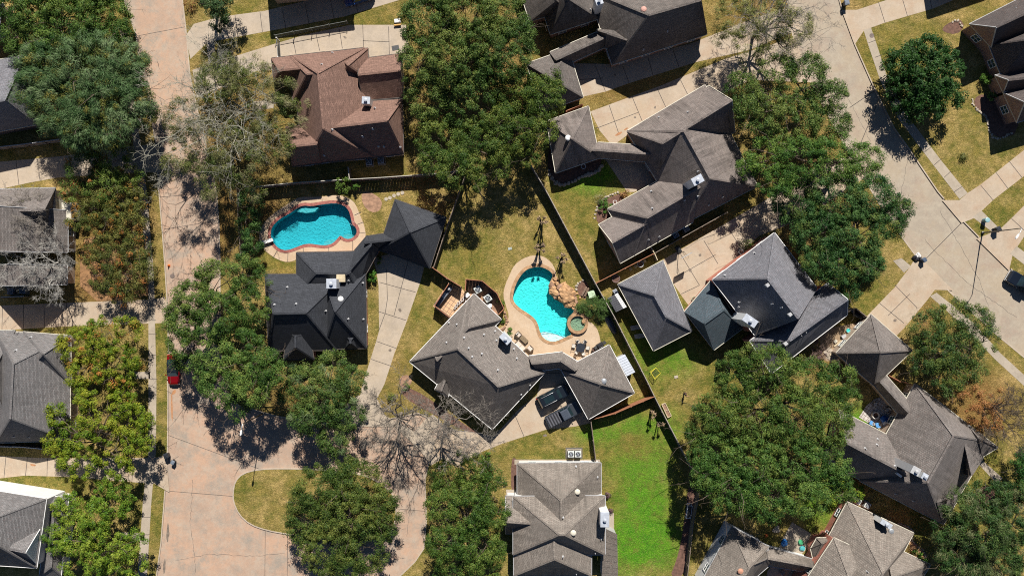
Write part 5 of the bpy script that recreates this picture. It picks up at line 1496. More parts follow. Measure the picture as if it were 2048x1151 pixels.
# lounge chairs in the garage shade
def lounger(label, at, deg):
    root = thing('sun_lounger', label, 'sun lounger', (0, 0, 0))
    b = MB()
    for k in range(9): b.bar((-.85 + k * .13, -.28, .32), (-.85 + k * .13, .28, .32), .08, .03)
    b.build('seat', CUSHW, root)
    b = MB()
    for k in range(5): b.bar((.32 + k * .12, -.28, .36 + k * .07), (.32 + k * .12, .28, .36 + k * .07), .08, .03)
    b.build('backrest', CUSHW, root)
    for e in (-1, 1):
        b = MB(); b.bar((-.9, e * .3, .3), (.9, e * .3, .3), .04, .05); b.build('frame', WHITE, root)
        for f in (-.7, .7):
            b = MB(); b.bar((f, e * .3, .3), (f, e * .3, 0), .04, .04); b.build('leg', WHITE, root)
    root.location = W(*at); root.rotation_euler = (0, 0, math.radians(deg))
lounger('white slatted lounger in the deep shade of the detached garage, nearer its sheds', (1272, 654), 10); lounger('white slatted lounger in the deep shade of the detached garage, nearer the sunny lawn', (1280, 671), 8)
# sheds
def lean_to(name, label, quad, zhi, zlo, m1, m2=None, split=0.0):
    """ribbed metal roof on posts; quad = high edge first (survey pixels)"""
    root = thing(name, label, 'shed', W(sum(q[0] for q in quad) / 4, sum(q[1] for q in quad) / 4))
    a, b_, c, d = W(*quad[0], zhi), W(*quad[1], zhi), W(*quad[2], zlo), W(*quad[3], zlo)
    r = MB(); n = 16
    def P(u, v): return a.lerp(b_, u).lerp(d.lerp(c, u), v)
    for i in range(n):
        for v0, v1, m in (((0, split, 1), (split, 1, 0)) if split else ((0, 1, 0),)):
            e0 = Vector((0, 0, .05 if i % 2 else 0)); u0, u1 = i / n, (i + 1) / n
            r.faces([P(u0, v0) + e0, P(u1, v0) + e0, P(u1, v1) + e0, P(u0, v1) + e0], [(0, 1, 2, 3)], m)
            r.faces([P(u0, v0) + e0 + Vector((0, 0, -.06)), P(u1, v0) + e0 + Vector((0, 0, -.06)), P(u1, v1) + e0 + Vector((0, 0, -.06)), P(u0, v1) + e0 + Vector((0, 0, -.06))], [(3, 2, 1, 0)], m)
        if i: r.faces([P(i / n, 0), P(i / n, 1), P(i / n, 1) + Vector((0, 0, .05)), P(i / n, 0) + Vector((0, 0, .05))], [(0, 1, 2, 3)])
    r.build('roof', [m1, m2 or m1], root)
    w = MB(); q = inset([a, b_, c, d], .12); w.prism([(p.x, p.y) for p in q], 0, zlo - .1); w.build('wall', GREYTRIM, root)
CORR = simple('corrugated_pale', (.50, .53, .58), .45, .12, 2, metal=.1); CORRD = simple('corrugated_dark', (.09, .09, .10), .6, .3, 2)
lean_to('garden_shed', 'lean to shed with pale corrugated roof against the taupe garage', C5b((1312, 265), (1408, 440), (1488, 400), (1390, 230)), 2.3, 2.1, CORR)
lean_to('garden_shed', 'small shed with dark ribbed roof and white strip beside the detached garage', E5b((362, 602), (448, 735), (345, 785), (268, 652)), 2.3, 2.1, CORRD, WHITE, .32)
lean_to('garden_shed', 'low pale box shed tucked behind the dark ribbed shed', E5b((345, 560), (372, 600), (335, 615), (310, 580)), 1.2, 1.1, CORR)
lean_to('porch_roof', 'narrow shingled porch strip beside the chimney of the stacked roof house', I4((930, 745), (905, 1180), (1045, 1180), (1038, 795)), 3.2, 2.6, SH_WEATH)
# things along the red fence
urn('broad brown half barrel planter beside the red stained fence', (1230, 557), simple('barrel_brown', (.16, .10, .09), .8, .3), MULCH, 1.6, 'planter', 'planter')
urn('grey round planter midway along the red stained fence', (1279, 528), GREYTRIM, MULCH, 1.3, 'planter', 'planter')
urn('small round pot by the driveway end of the teal annex', (1387, 598), simple('green_glaze', (.18, .24, .15), .4), MULCH, 1.0, 'planter', 'planter')
urn('white ringed pot in the shaded bed under the dun garage', (1166, 334), WHITE, MULCH, 1.0, 'planter', 'planter')
urn('white ringed pot in the leafy bed by the long house', (1229, 405), WHITE, MULCH, .8, 'planter', 'planter')
urn('dark pot in the shrub shade beside the red brick wall', (1480, 504), GREYTRIM, MULCH, 1.0, 'planter', 'planter')
for lb, (x, y), dg in (('small brown garden chair nearest the grey planter along the red fence', (1270, 533), 30), ('small tan garden chair by the gate end of the red fence', (1288, 522), 20), ('pale small garden chair between barrel and grey planter', (1260, 538), 40)):
    root = thing('garden_chair', lb, 'chair', (0, 0, 0))
    b = MB(); b.bbox((0, 0, .4), (.45, .45, .04), .01); b.build('seat', WOODL, root)
    b = MB(); b.bbox((-.22, 0, .68), (.04, .45, .5), .01); b.build('backrest', TIM, root)
    for e in (-.19, .19):
        for f in (-.19, .19):
            b = MB(); b.box((e, f, .2), (.04, .04, .4)); b.build('leg', TIM, root)
    root.location = W(x, y); root.rotation_euler = (0, 0, math.radians(dg))
# basketball hoop
root = thing('basketball_hoop', 'portable basketball hoop with clear backboard at the driveway edge', 'basketball hoop', (0, 0, 0))
b = MB(); b.bbox((-.5, 0, .14), (1.1, .8, .26), .1); b.build('base', BLACK, root)
b = MB(); b.tube([(-.35, 0, .25), (-.2, 0, 1.2), (.1, 0, 3.0)], .05, 8); b.build('pole', DKMETAL, root)
b = MB()
for e in (-.12, .12): b.tube([(0.05, e, 2.4), (.62, e, 2.95)], .025, 6)
b.build('bracket', DKMETAL, root)
b = MB()
for z in (2.75, 3.75): b.bar((.64, -.9, z), (.64, .9, z), .05, .05)
for y in (-.9, .9): b.bar((.64, y, 2.75), (.64, y, 3.75), .05, .05)
for z in (2.95, 3.4): b.bar((.64, -.3, z), (.64, .3, z), .04, .04)
for y in (-.3, .3): b.bar((.64, y, 2.95), (.64, y, 3.4), .04, .04)
b.build('backboard_frame', GREYTRIM, root)
b = MB(); b.box((.64, 0, 3.25), (.015, 1.74, .95)); b.build('backboard', simple('smoked_board', (.25, .27, .28), .15, .1), root)
b = MB(); b.tube([(.9 + .23 * math.cos(k * math.pi / 8), .23 * math.sin(k * math.pi / 8), 3.05) for k in range(17)], .015, 6, caps=False); b.build('rim', CONE, root)
root.location = W(1359.5, 505); root.rotation_euler = (0, 0, math.radians(-61))
# soccer goal
root = thing('goal_frame', 'yellow framed small goal standing on the lawn by the board fence', 'goal', W(1307, 746)); YEL = simple('yellow_paint', (.66, .56, .05), .5, .1)
A_, B_, D_, E_ = [W(*q) for q in ((1299.5, 743.5), (1307.5, 756), (1312, 735), (1321, 746))]
b = MB(); up = Vector((0, 0, 1.0))
for p, q in ((A_ + up, B_ + up), (A_, A_ + up), (B_, B_ + up)): b.tube([p, q], .045, 8)
b.build('crossbar', YEL, root)
b = MB()
for p, q in ((A_ + up, D_), (B_ + up, E_), (A_, D_), (B_, E_), (D_, E_)): b.tube([p, q], .03, 6)
b.build('stay', YEL, root)
b = MB()
for i in range(11):
    t = i / 10
    b.bar((A_ + up).lerp(B_ + up, t), D_.lerp(E_, t), .012, .012); b.bar((A_ + up).lerp(D_, t), (B_ + up).lerp(E_, t), .012, .012)
b.build('net', DKMETAL, root)
# raised bed
root = thing('raised_bed', 'timber edged raised bed with two soil bays leaning on the board fence', 'raised bed', W(1331, 819))
q = [W(*p) for p in ((1323, 808), (1330, 805), (1342, 830), (1335, 834))]
b = MB()
for k in range(4): b.bar(q[k] + Vector((0, 0, .15)), q[(k + 1) % 4] + Vector((0, 0, .15 + .003 * k)), .09, .3)
m0, m1 = (q[0] + q[3]) / 2, (q[1] + q[2]) / 2; b.bar(m0 + Vector((0, 0, .15)), m1 + Vector((0, 0, .15)), .06, .26); b.build('frame', WOODL, root)
b = MB(); b.poly([p + Vector((0, 0, .2)) for p in q]); b.build('soil', simple('red_soil', (.28, .17, .11), .95, .5, 4), root)
# garden bench frame on the mulch
root = thing('garden_glider', 'white painted glider bench frame standing on the mulch strip', 'bench', (0, 0, 0))
b = MB()
for k in range(5): b.bar((-.9, -.2 + k * .1, .45), (.9, -.2 + k * .1, .45), .06, .03)
b.build('seat', simple('grey_slats', (.12, .12, .11), .8), root)
b = MB()
for z in (.6, .95): b.bar((-.95, -.32, z), (.95, -.32, z + .0), .07, .07)
b.build('backrest', WHITE, root)
for e in (-1, 1):
    b = MB()
    for p, q in (((e * .95, -.34, 0), (e * .95, -.32, 1.0)), ((e * .95, .45, 0), (e * .95, .42, .7)), ((e * .95, -.32, .7), (e * .95, .45, .7)), ((e * 1.15, -.2, .05), (e * 1.15, .35, .05)), ((e * .95, -.32, .05), (e * 1.15, -.2, .05)), ((e * .95, .45, .05), (e * 1.15, .35, .05))):
        b.bar(p, q, .08, .07)
    b.build('end_frame', WHITE, root)
b = MB(); b.bar((-.95, .47, .45), (.95, .47, .45), .07, .06); b.build('front_rail', WHITE, root)
root.location = W(1375.5, 1020); root.rotation_euler = (0, 0, math.radians(-98))
# fire pit court
root = thing('fire_pit', 'round white walled fire pit on the patio with blue chairs', 'fire pit', W(1749, 829)); o = W(1749, 829)
b = MB()
for k in range(24):
    t0, t1 = 2 * math.pi * k / 24, 2 * math.pi * (k + 1) / 24; A2 = lambda r, t, z: (o.x + r * math.cos(t), o.y + r * math.sin(t), z)
    b.faces([A2(.4, t0, .5), A2(.4, t1, .5), A2(.56, t1, .5), A2(.56, t0, .5), A2(.56, t0, 0), A2(.56, t1, 0), A2(.4, t0, .1), A2(.4, t1, .1)], [(0, 1, 2, 3), (3, 2, 5, 4), (1, 0, 6, 7)])
b.build('wall', simple('pale_block', (.62, .58, .52), .8, .2, 6), root)
b = MB(); b.lathe((o.x, o.y, .2), [(.42, 0), (.42, .02), (.1, .06)], 16); b.build('ash_bed', simple('rusty_ash', (.22, .10, .06), .9, .5, 6), root)
BLUE = simple('blue_cushion', (.10, .30, .58), .8, .2, 4); NAVY = simple('blue_tarp', (.02, .12, .40), .5, .3, 3)
def deckchair(label, at, deg, c1, cat='chair'):
    root = thing('garden_chair', label, cat, (0, 0, 0))
    b = MB(); b.bbox((.02, 0, .4), (.55, .56, .1), .04); b.build('seat', c1, root)
    b = MB(); b.bbox((-.3, 0, .68), (.12, .56, .55), .05); b.build('backrest', c1, root)
    for e in (-1, 1):
        b = MB(); b.bar((-.32, e * .33, .6), (.3, e * .33, .6), .07, .04); b.build('armrest', DKMETAL, root)
        for f in (-.27, .27):
            b = MB(); b.box((f, e * .33, .3), (.05, .05, .6)); b.build('leg', DKMETAL, root)
    root.location = W(*at) + Vector((0, 0, .02)); root.rotation_euler = (0, 0, math.radians(deg))
deckchair('sky blue cushioned chair by the fire pit, beside the driftwood roof edge', (1739.5, 843.5), 65, BLUE); deckchair('sky blue cushioned chair by the fire pit, next to the blue tarpaulin heap', (1751.5, 848), 105, BLUE)
deckchair('grey chair in the patio shade under the covered way', (1772, 818), 220, GREYTRIM); deckchair('grey chair in the patio shade near the oak', (1748, 807), 280, GREYTRIM)
o = W(1767, 840); b = MB(); b.rock((o.x, o.y, .35), .62, 77, flat=.6); b.rock((o.x + .45, o.y + .1, .25), .4, 78, flat=.6)
props(b.build('tarpaulin', NAVY, org=Vector((o.x, o.y, 0))), 'crumpled deep blue tarpaulin heap on the fire pit patio', 'tarpaulin')
o = W(1765.5, 843.5); b = MB(); b.bbox((o.x, o.y, .68), (.6, .45, .05), .02, .5)
props(b.build('white_board', WHITE, org=Vector((o.x, o.y, 0))), 'white board lying on the blue tarpaulin heap', 'board')
# clutter strip beside driftwood garage
o = W(1695.5, 660); b = MB(); b.lathe((o.x, o.y, .0), [(.3, 0), (.36, .25), (.34, .26), (.28, .06)], 16); b.lathe((o.x, o.y, .06), [(.3, 0), (.3, .1)], 16, m=1)
props(b.build('paddling_tub', [WHITE, simple('turquoise_tub', (.05, .50, .46), .3, .1)], org=Vector((o.x, o.y, 0))), 'small turquoise lined tub in the strip beside the driftwood garage', 'tub')
for lb, (x, y), sz, m, rz in (('grey crate of oddments beside the turquoise tub', (1686, 672), (.7, .5, .4), GREYTRIM, .5), ('pale slab at the end of the cluttered garage strip', (1657, 703), (1.3, 1.1, .1), WALK, .8), ('small pale box lying on the bare strip by the driftwood garage', (1670, 682), (.5, .4, .3), CREAM, .7)):
    o = W(x, y); root = thing('crate' if 'slab' not in lb else 'slab', lb, 'crate' if 'slab' not in lb else 'slab', o)
    b = MB(); b.bbox((o.x, o.y, sz[2] / 2), sz, .02, rz); b.build('body', m, root)
for lb, a, c in (('long pale pipe lying along the driftwood garage wall', (1668, 692), (1690, 676)), ('second pale plank lying along the driftwood garage wall', (1660, 710), (1676, 696))):
    p, q = W(*a, .12), W(*c, .12); b = MB(); b.bar(p, q, .22, .08); props(b.build('plank', WOODL, org=Vector((p.x, p.y, 0))), lb, 'plank')
# toys by the red brick corner
for lb, (x, y), r, m in (('bright blue plastic toy heap on the shaded patio by the red brick corner', (1567, 1083), .5, simple('toy_blue', (.03, .22, .62), .4, .2)), ('green plastic toy on the shaded patio by the red brick corner', (1600, 1082), .4, simple('toy_green', (.06, .35, .16), .4, .2)), ('teal ring shaped toy on the shaded patio by the red brick corner', (1603, 1094), .4, simple('toy_teal', (.08, .38, .40), .4, .2)), ('orange toy under the oak beside the courtyard roof', (1532, 1069), .25, CONE), ('pale grey stone lump under the great oak by the shaded patio', (1551, 1057), .5, STONE)):
    o = W(x, y); b = MB(); b.rock((o.x, o.y, r * .5), r, int(x), flat=.6); b.rock((o.x + r * .6, o.y - r * .4, r * .4), r * .6, int(y), flat=.8)
    props(b.build('toy' if 'toy' in lb else 'stone', m, org=Vector((o.x, o.y, 0))), lb, 'toy' if 'toy' in lb else 'stone')
for lb, (x, y), dg in (('dark wooden lounger in the shaded court behind the covered way', (1564, 1142), 30), ('second dark seat in the shaded court nearer the red brick corner', (1600, 1146), -20)):
    deckchair(lb, (x, y), dg, simple('slate_cushion', (.16, .20, .25), .8, .2))
# small things on the street side
for lb, (x, y), sz, m in (('tan flat utility lid set in the lawn beside the angled screen', (1020, 497), (.6, .4, .03), simple('utility_lid', (.35, .38, .33), .7)), ('dark square grate in the pale driveway near the great oak', (791, 96), (1.1, .75, .03), DKMETAL), ('pale flat stone on the lawn beside the detached garage', (1352, 753), (.6, .4, .1), STONE)):
    o = W(x, y); b = MB(); b.bbox((o.x, o.y, sz[2] / 2 + .012), sz, .01, .2); props(b.build('utility_cover' if 'stone' not in lb else 'flat_stone', m, org=Vector((o.x, o.y, 0))), lb, 'utility cover' if 'stone' not in lb else 'stone')
root = thing('garden_cart', 'white and orange garden cart parked at the driveway end by the great oak', 'cart', (0, 0, 0))
b = MB(); b.bbox((0, 0, .4), (1.0, .6, .3), .05); b.build('tub', WHITE, root)
b = MB(); b.bbox((-.1, -.55, .3), (1.1, .25, .12), .03); b.build('tray', simple('orange_timber', (.62, .36, .10), .7), root)
for e in (-.3, .3):
    b = MB(); b.tube([(e, -.32, .15), (e, -.26, .15)], .15, 12); b.tube([(e, .26, .15), (e, .32, .15)], .15, 12); b.build('wheel', RUBBER, root)
root.location = W(796, 44) + Vector((0, 0, .012)); root.rotation_euler = (0, 0, .1)

# ------------------------------------------------------------------ the person on the lawn
def skin_obj(name, mat, chains, parent=None, sub=2):
    """one continuous surface grown round a skeleton: chains of (point, radius), joined where points coincide"""
    idx, vs, rs, es = {}, [], [], []
    for ch in chains:
        prev = None
        for p, r in ch:
            k = tuple(round(c, 4) for c in p)
            if k not in idx: idx[k] = len(vs); vs.append(p); rs.append(r)
            if prev is not None and prev != idx[k]: es.append((prev, idx[k]))
            prev = idx[k]
    me = bpy.data.meshes.new(name); me.from_pydata(vs, es, []); me.materials.append(mat)
    o = bpy.data.objects.new(name, me); COL.objects.link(o)
    if parent: o.parent = parent
    md = o.modifiers.new('skin', 'SKIN'); md.use_smooth_shade = True
    for i, r in enumerate(rs):
        q = me.skin_vertices[0].data[i]
        rr = r if isinstance(r, tuple) else (r, r)
        q.radius = rr; q.use_root = (i == 0)
    if sub: o.modifiers.new('sub', 'SUBSURF').levels = sub; o.modifiers['sub'].render_levels = sub
    ORG[o.name] = Vector((0, 0, 0))
    return o
SKIN = simple('skin_tone', (.50, .25, .17), .55, .1, 6); HAIR = simple('dark_hair', (.02, .016, .014), .5, .3, 12)
person = thing('person', 'person in black clothes standing on the lawn with one bare arm held out', 'person', (0, 0, 0))
# faces +x
def hand(w, d, up, sgn):
    d = Vector(d).normalized(); up = Vector(up).normalized(); s = d.cross(up).normalized() * sgn
    w = Vector(w); ch = [[(tuple(w), .026), (tuple(w + d * .05), (.036, .018)), (tuple(w + d * .09), (.038, .016))]]
    for k, (o_, l) in enumerate(((-.030, .065), (-.010, .075), (.010, .072), (.030, .055))):
        b0 = w + d * .09 + s * o_
        ch.append([(tuple(w + d * .09), (.038, .016)), (tuple(b0 + d * .01), .009), (tuple(b0 + d * (.01 + l * .5) - up * .008), .0085), (tuple(b0 + d * (.01 + l) - up * .028), .007)])
    t0 = w + d * .03 - s * .036
    ch.append([(tuple(w + d * .05), (.036, .018)), (tuple(t0), .012), (tuple(t0 + d * .03 - s * .018), .010), (tuple(t0 + d * .06 - s * .022), .008)])
    return ch
sh_r, sh_l = (0, -.19, 1.42), (0, .19, 1.42)
wr_r, wr_l = (.52, -.24, 1.18), (.10, .27, .88)
body = [[((0, 0, .95), (.15, .11)), ((0, 0, 1.15), (.13, .10)), ((0, 0, 1.35), (.15, .10)), ((0, 0, 1.46), (.07, .07)), ((.01, 0, 1.54), (.055, .055)), ((.02, 0, 1.62), (.075, .085)), ((.02, 0, 1.70), (.078, .095)), ((.01, 0, 1.77), (.05, .06))]]
for s in (-1, 1):
    body.append([((0, 0, .95), (.15, .11)), ((0, s * .10, .88), .085), ((.01, s * .11, .50), .058), ((-.01, s * .12, .10), .04), ((.0, s * .12, .05), .04), ((.15, s * .13, .03), .03)])
body += [[((0, 0, 1.35), (.15, .10)), (sh_r, .06), ((.24, -.26, 1.20), .042), (wr_r, .028)], [((0, 0, 1.35), (.15, .10)), (sh_l, .06), ((.02, .27, 1.14), .042), (wr_l, .028)]]
body += hand(wr_r, (1, .1, 0), (0, 0, 1), 1) + hand(wr_l, (.2, 0, -1), (0, 1, 0), -1)
pb = skin_obj('body', SKIN, body, person, 2)
skin_obj('shirt', BLACKCLOTH, [[((0, 0, .92), (.18, .135)), ((0, 0, 1.15), (.165, .125)), ((0, 0, 1.36), (.18, .125)), ((0, 0, 1.45), (.10, .09))], [((0, 0, 1.36), (.18, .125)), (sh_r, .082), ((.12, -.22, 1.31), .07)], [((0, 0, 1.36), (.18, .125)), (sh_l, .082), ((.01, .23, 1.28), .07)]], person)
skin_obj('trousers', BLACK, [[((0, 0, .95), (.165, .125)), ((0, s * .10, .86), .105), ((.01, s * .11, .50), .08), ((-.01, s * .12, .12), .065)] for s in (-1, 1)], person)
for s in (-1, 1):
    b = MB(); b.bbox((.06, s * .125, .045), (.28, .10, .09), .035); b.build('shoe', BLACK, person)
b = MB(); vs = []; nr, ns = 6, 14
for i in range(nr + 1):
    ph = math.pi / 2 * (1 - i / nr * 1.15)
    for k in range(ns):
        t = 2 * math.pi * k / ns; dr = .012 if math.cos(t) > .5 and i > 3 else 0
        vs.append((.005 + .118 * math.cos(t) * math.cos(ph) - dr * 4, .10 * math.sin(t) * math.cos(ph), 1.695 + .115 * math.sin(ph)))
b.faces(vs, [(i * ns + k, (i + 1) * ns + k, (i + 1) * ns + (k + 1) % ns, i * ns + (k + 1) % ns) for i in range(nr) for k in range(ns)], sm=True); b.build('hair', HAIR, person)
b = MB()
for s in (-1, 1): b.rock((.095, s * .035, 1.69), .014, 3 + s, flat=1)
b.build('eyes', BLACK, person)
b = MB(); b.rock((.115, 0, 1.655), .018, 9, flat=1.3); b.build('nose', SKIN, person)
b = MB(); b.bbox((.10, 0, 1.612), (.02, .05, .014), .006); b.build('mouth', simple('lips', (.42, .15, .12), .5, .1), person)
b = MB()
for s in (-1, 1): b.rock((.0, s * .098, 1.67), .028, 5 + s, flat=1.4)
b.build('ears', SKIN, person)
person.location = W(1367.5, 785.5); person.rotation_euler = (0, 0, math.radians(-12))
# ------------------------------------------------------------------ trees and shrubs
def mesh_np(name, V, F, mat, parent, col=None, smooth=False):
    """mesh from arrays; F is (n, k)"""
    me = bpy.data.meshes.new(name); n, k = F.shape
    org = np.array(ORG[parent.name]) if parent else np.zeros(3)
    me.vertices.add(len(V)); me.vertices.foreach_set('co', (V - org).astype(np.float32).ravel())
    me.loops.add(n * k); me.loops.foreach_set('vertex_index', F.astype(np.int32).ravel())
    me.polygons.add(n); me.polygons.foreach_set('loop_start', np.arange(0, n * k, k, dtype=np.int32))
    if smooth: me.polygons.foreach_set('use_smooth', np.ones(n, bool))
    me.materials.append(mat)
    if col is not None:
        a = me.attributes.new('Col', 'FLOAT_COLOR', 'POINT')
        a.data.foreach_set('color', np.concatenate([col, np.ones((len(col), 1))], 1).astype(np.float32).ravel())
    me.update(calc_edges=True)
    o = bpy.data.objects.new(name, me); COL.objects.link(o)
    if parent: o.parent = parent
    ORG[o.name] = Vector(org)
    return o

def unit(a): return a / (np.linalg.norm(a, axis=-1, keepdims=True) + 1e-9)

def leaves(P, Nn, D, L, Wd, C):
    """one rhombic spray per point: normal N, long axis D"""
    S = unit(np.cross(Nn, D)); D = unit(np.cross(S, Nn))
    L = L[:, None] / 2; Wd = Wd[:, None] / 2
    V = np.stack([P - D * L, P + S * Wd - D * L * .15, P + D * L, P - S * Wd - D * L * .15], 1).reshape(-1, 3)
    F = np.arange(len(P) * 4).reshape(-1, 4)
    return V, F, np.repeat(C, 4, 0)

STY = {
    #        clumps/m2, clump r, leaves, len, wid, colours (weights by noise), upward bias, radial
    'oak':    dict(k=1.7, cr=(.5, .92), n=115, L=(.15, .32), W=(.07, .125), c=((.020, .056, .009), (.058, .108, .018), (.165, .205, .042)), up=.75, rad=.2),
    'oakd':   dict(k=1.7, cr=(.5, .9), n=115, L=(.15, .31), W=(.07, .125), c=((.012, .044, .010), (.036, .084, .018), (.10, .16, .04)), up=.75, rad=.2),
    'bright': dict(k=1.45, cr=(.42, .78), n=110, L=(.15, .30), W=(.08, .14), c=((.04, .095, .008), (.12, .18, .014), (.26, .27, .03)), up=.8, rad=.2),
    'olive':  dict(k=1.15, cr=(.5, .95), n=110, L=(.18, .36), W=(.055, .10), c=((.036, .068, .014), (.095, .125, .024), (.20, .205, .05)), up=.6, rad=.4),
    'rust':   dict(k=.8, cr=(.4, .85), n=62, L=(.2, .4), W=(.08, .14), c=((.10, .10, .02), (.23, .13, .03), (.34, .14, .035)), up=.6, rad=.4),
    'feather': dict(k=1.35, cr=(.6, 1.2), n=125, L=(.35, .8), W=(.04, .075), c=((.035, .075, .022), (.085, .135, .045), (.20, .235, .11)), up=.7, rad=1.3),
    'magnolia': dict(k=1.5, cr=(.5, .8), n=62, L=(.22, .36), W=(.12, .19), c=((.006, .028, .004), (.016, .052, .008), (.06, .11, .03)), up=.8, rad=.1),
    'wisp':   dict(k=.9, cr=(.5, 1.05), n=62, L=(.35, .8), W=(.035, .06), c=((.09, .10, .025), (.20, .19, .06), (.34, .30, .15)), up=.5, rad=1.2),
    'shrub':  dict(k=3.2, cr=(.25, .45), n=60, L=(.12, .24), W=(.08, .13), c=((.03, .085, .01), (.07, .15, .02), (.12, .21, .03)), up=.8, rad=.2),
    'orange': dict(k=.8, cr=(.4, .8), n=55, L=(.18, .34), W=(.07, .12), c=((.16, .08, .025), (.27, .13, .04), (.34, .2, .07)), up=.6, rad=.4),
    'purple': dict(k=3.5, cr=(.25, .4), n=50, L=(.12, .22), W=(.07, .11), c=((.07, .035, .05), (.12, .055, .08), (.17, .09, .12)), up=.8, rad=.2),
}

def foliage(blobs, style, cen, seed, dens=1.0):
    s = STY[style]; rg = np.random.default_rng(seed)
    PC, RC = [], []
    for (c, r, rv) in blobs:
        n = max(4, int(s['k'] * math.pi * r * r * dens * 1.25))
        d = unit(rg.normal(size=(n * 2, 3))); d = d[d[:, 2] > -.35][:n]
        rad = rg.uniform(.30, 1.0, (len(d), 1)) ** .42
        PC.append(np.array(c) + d * rad * np.array([r, r, rv]) * .93); RC.append(rg.uniform(*s['cr'], len(d)))
    PC = np.concatenate(PC); RC = np.concatenate(RC)
    # a tree's boughs leave hollows between them, and differ in vigour and leaf colour
    ph = rg.uniform(0, 6.28, (3, 3)); fr = rg.uniform(.8, 1.7, (3, 3))
    fld = sum(np.sin(PC @ (fr[i] * np.array([1, 1, .6])) + ph[i, 0]) for i in range(3)) / 3
    if len(PC) > 60:
        keep = fld + rg.normal(size=len(PC)) * .16 > -.5
        PC, RC, fld = PC[keep], RC[keep], fld[keep]
    m = len(PC); n = s['n']
    RC = RC * rg.choice([.75, 1.0, 1.0, 1.25], m)
    slow = np.sin(PC @ (rg.uniform(.25, .5, 3) * rg.choice([-1, 1], 3)) + rg.uniform(0, 6))
    tone = np.clip(rg.random(m) * .75 + .2 * slow + .12, 0, 1)       # each spray of twigs has its own leaf colour
    hue = rg.uniform(.86, 1.16, 3) * np.array([1, 1, 1])
    d = unit(rg.normal(size=(m, n, 3)) + np.array([0, 0, .35]))
    rad = rg.uniform(.25, 1, (m, n, 1)) ** .6
    P = PC[:, None] + d * rad * RC[:, None, None] * np.array([1, 1, .62])
    Nn = unit(d * .85 + rg.normal(size=(m, n, 3)) * .36 + np.array([0, 0, s['up'] * .5]))
    outw = unit(P - np.array(cen)); outw2 = unit(PC - np.array(cen))[:, None]
    D = rg.normal(size=(m, n, 3)) * .6 + d * .5 + outw2 * s['rad']
    t = np.clip(tone[:, None] * .75 + rg.random((m, n)) * .6 - .15, 0, 1)[..., None]
    c0, c1, c2 = [np.array(q) for q in s['c']]
    C = hue * np.where(t < .5, c0 + (c1 - c0) * t * 2, c1 + (c2 - c1) * (t * 2 - 1)) * rg.uniform(.8, 1.2, (m, n, 1))
    L = rg.uniform(*s['L'], (m, n)); Wd = rg.uniform(*s['W'], (m, n))
    f = lambda a: a.reshape(-1, a.shape[-1])
    return leaves(f(P), f(Nn), f(D), L.ravel(), Wd.ravel(), f(C)), PC

def prisms(P0, P1, R0, R1, k=3):
    d = unit(P1 - P0); a = np.where(np.abs(d[:, 2:3]) > .9, np.array([[1., 0, 0]]), np.array([[0, 0, 1.]]))
    x = unit(np.cross(d, a)); y = np.cross(d, x)
    V = []
    for P, R in ((P0, R0), (P1, R1)):
        for j in range(k):
            t = 2 * math.pi * j / k
            V.append(P + (x * math.cos(t) + y * math.sin(t)) * R[:, None])
    V = np.stack(V, 1).reshape(-1, 3); n = len(P0); base = np.arange(n)[:, None] * 2 * k
    F = np.concatenate([base + np.array([[j, (j + 1) % k, (j + 1) % k + k, j + k]]) for j in range(k)], 0)
    return V, F

def limbs(base, top_z, targets, r0, seed, sub=2, twig=5, droop=.0, jit=.35):
    """trunk and forked limbs to each target: lists of segments (thick wood, fine twigs)"""
    rg = random.Random(seed); thick, thin = [], []
    b = Vector(base); t = Vector((b.x + rg.uniform(-.2, .2), b.y + rg.uniform(-.2, .2), top_z))
    n = 4
    for i in range(n):
        p, q = b.lerp(t, i / n), b.lerp(t, (i + 1) / n)
        thick.append((p, q, r0 * (1.25 if i == 0 else 1 - .08 * i), r0 * (1 - .08 * (i + 1))))
    def branch(p, q, r, depth):
        L = (q - p).length; n = 4 if depth > 1 else 3
        pts = [p]
        for i in range(1, n + 1):
            m = p.lerp(q, i / n) + Vector((rg.uniform(-1, 1), rg.uniform(-1, 1), rg.uniform(-.6, .6))) * L * .09 * jit * 2.5 * (i < n)
            m.z += L * .10 * math.sin(math.pi * i / n)
            pts.append(m)
        for i in range(n):
            r1, r2 = r * (1 - .75 * i / n), r * (1 - .75 * (i + 1) / n)
            (thick if r1 > .03 else thin).append((pts[i], pts[i + 1], max(r1, .016), max(r2, .014)))
        if depth > 0:
            for i in range(1, n + 1):
                for _ in range(sub if i > 1 else 1):
                    d = (pts[i] - pts[i - 1]).normalized()
                    v = Vector((rg.uniform(-1, 1), rg.uniform(-1, 1), rg.uniform(-.35, .75))).normalized()
                    e = pts[i] + (d * .7 + v * .95).normalized() * L * rg.uniform(.32, .55)
                    branch(pts[i], e, r * (1 - .75 * i / n) * .75 + .006, depth - 1)
        else:
            for i in range(1, n + 1):
                for _ in range(twig // n + 1):
                    d = (pts[i] - pts[i - 1]).normalized()
                    v = Vector((rg.uniform(-1, 1), rg.uniform(-1, 1), rg.uniform(-.5, .6)))
                    thin.append((pts[i], pts[i] + (d * .8 + v * .8).normalized() * rg.uniform(.35, .8), .016, .008))
    return t, branch, thick, thin

def wood_obj(name, segs, mat, parent, k):
    P0 = np.array([s[0] for s in segs]); P1 = np.array([s[1] for s in segs])
    V, F = prisms(P0, P1, np.array([s[2] for s in segs]), np.array([s[3] for s in segs]), k)
    return mesh_np(name, V, F, mat, parent)

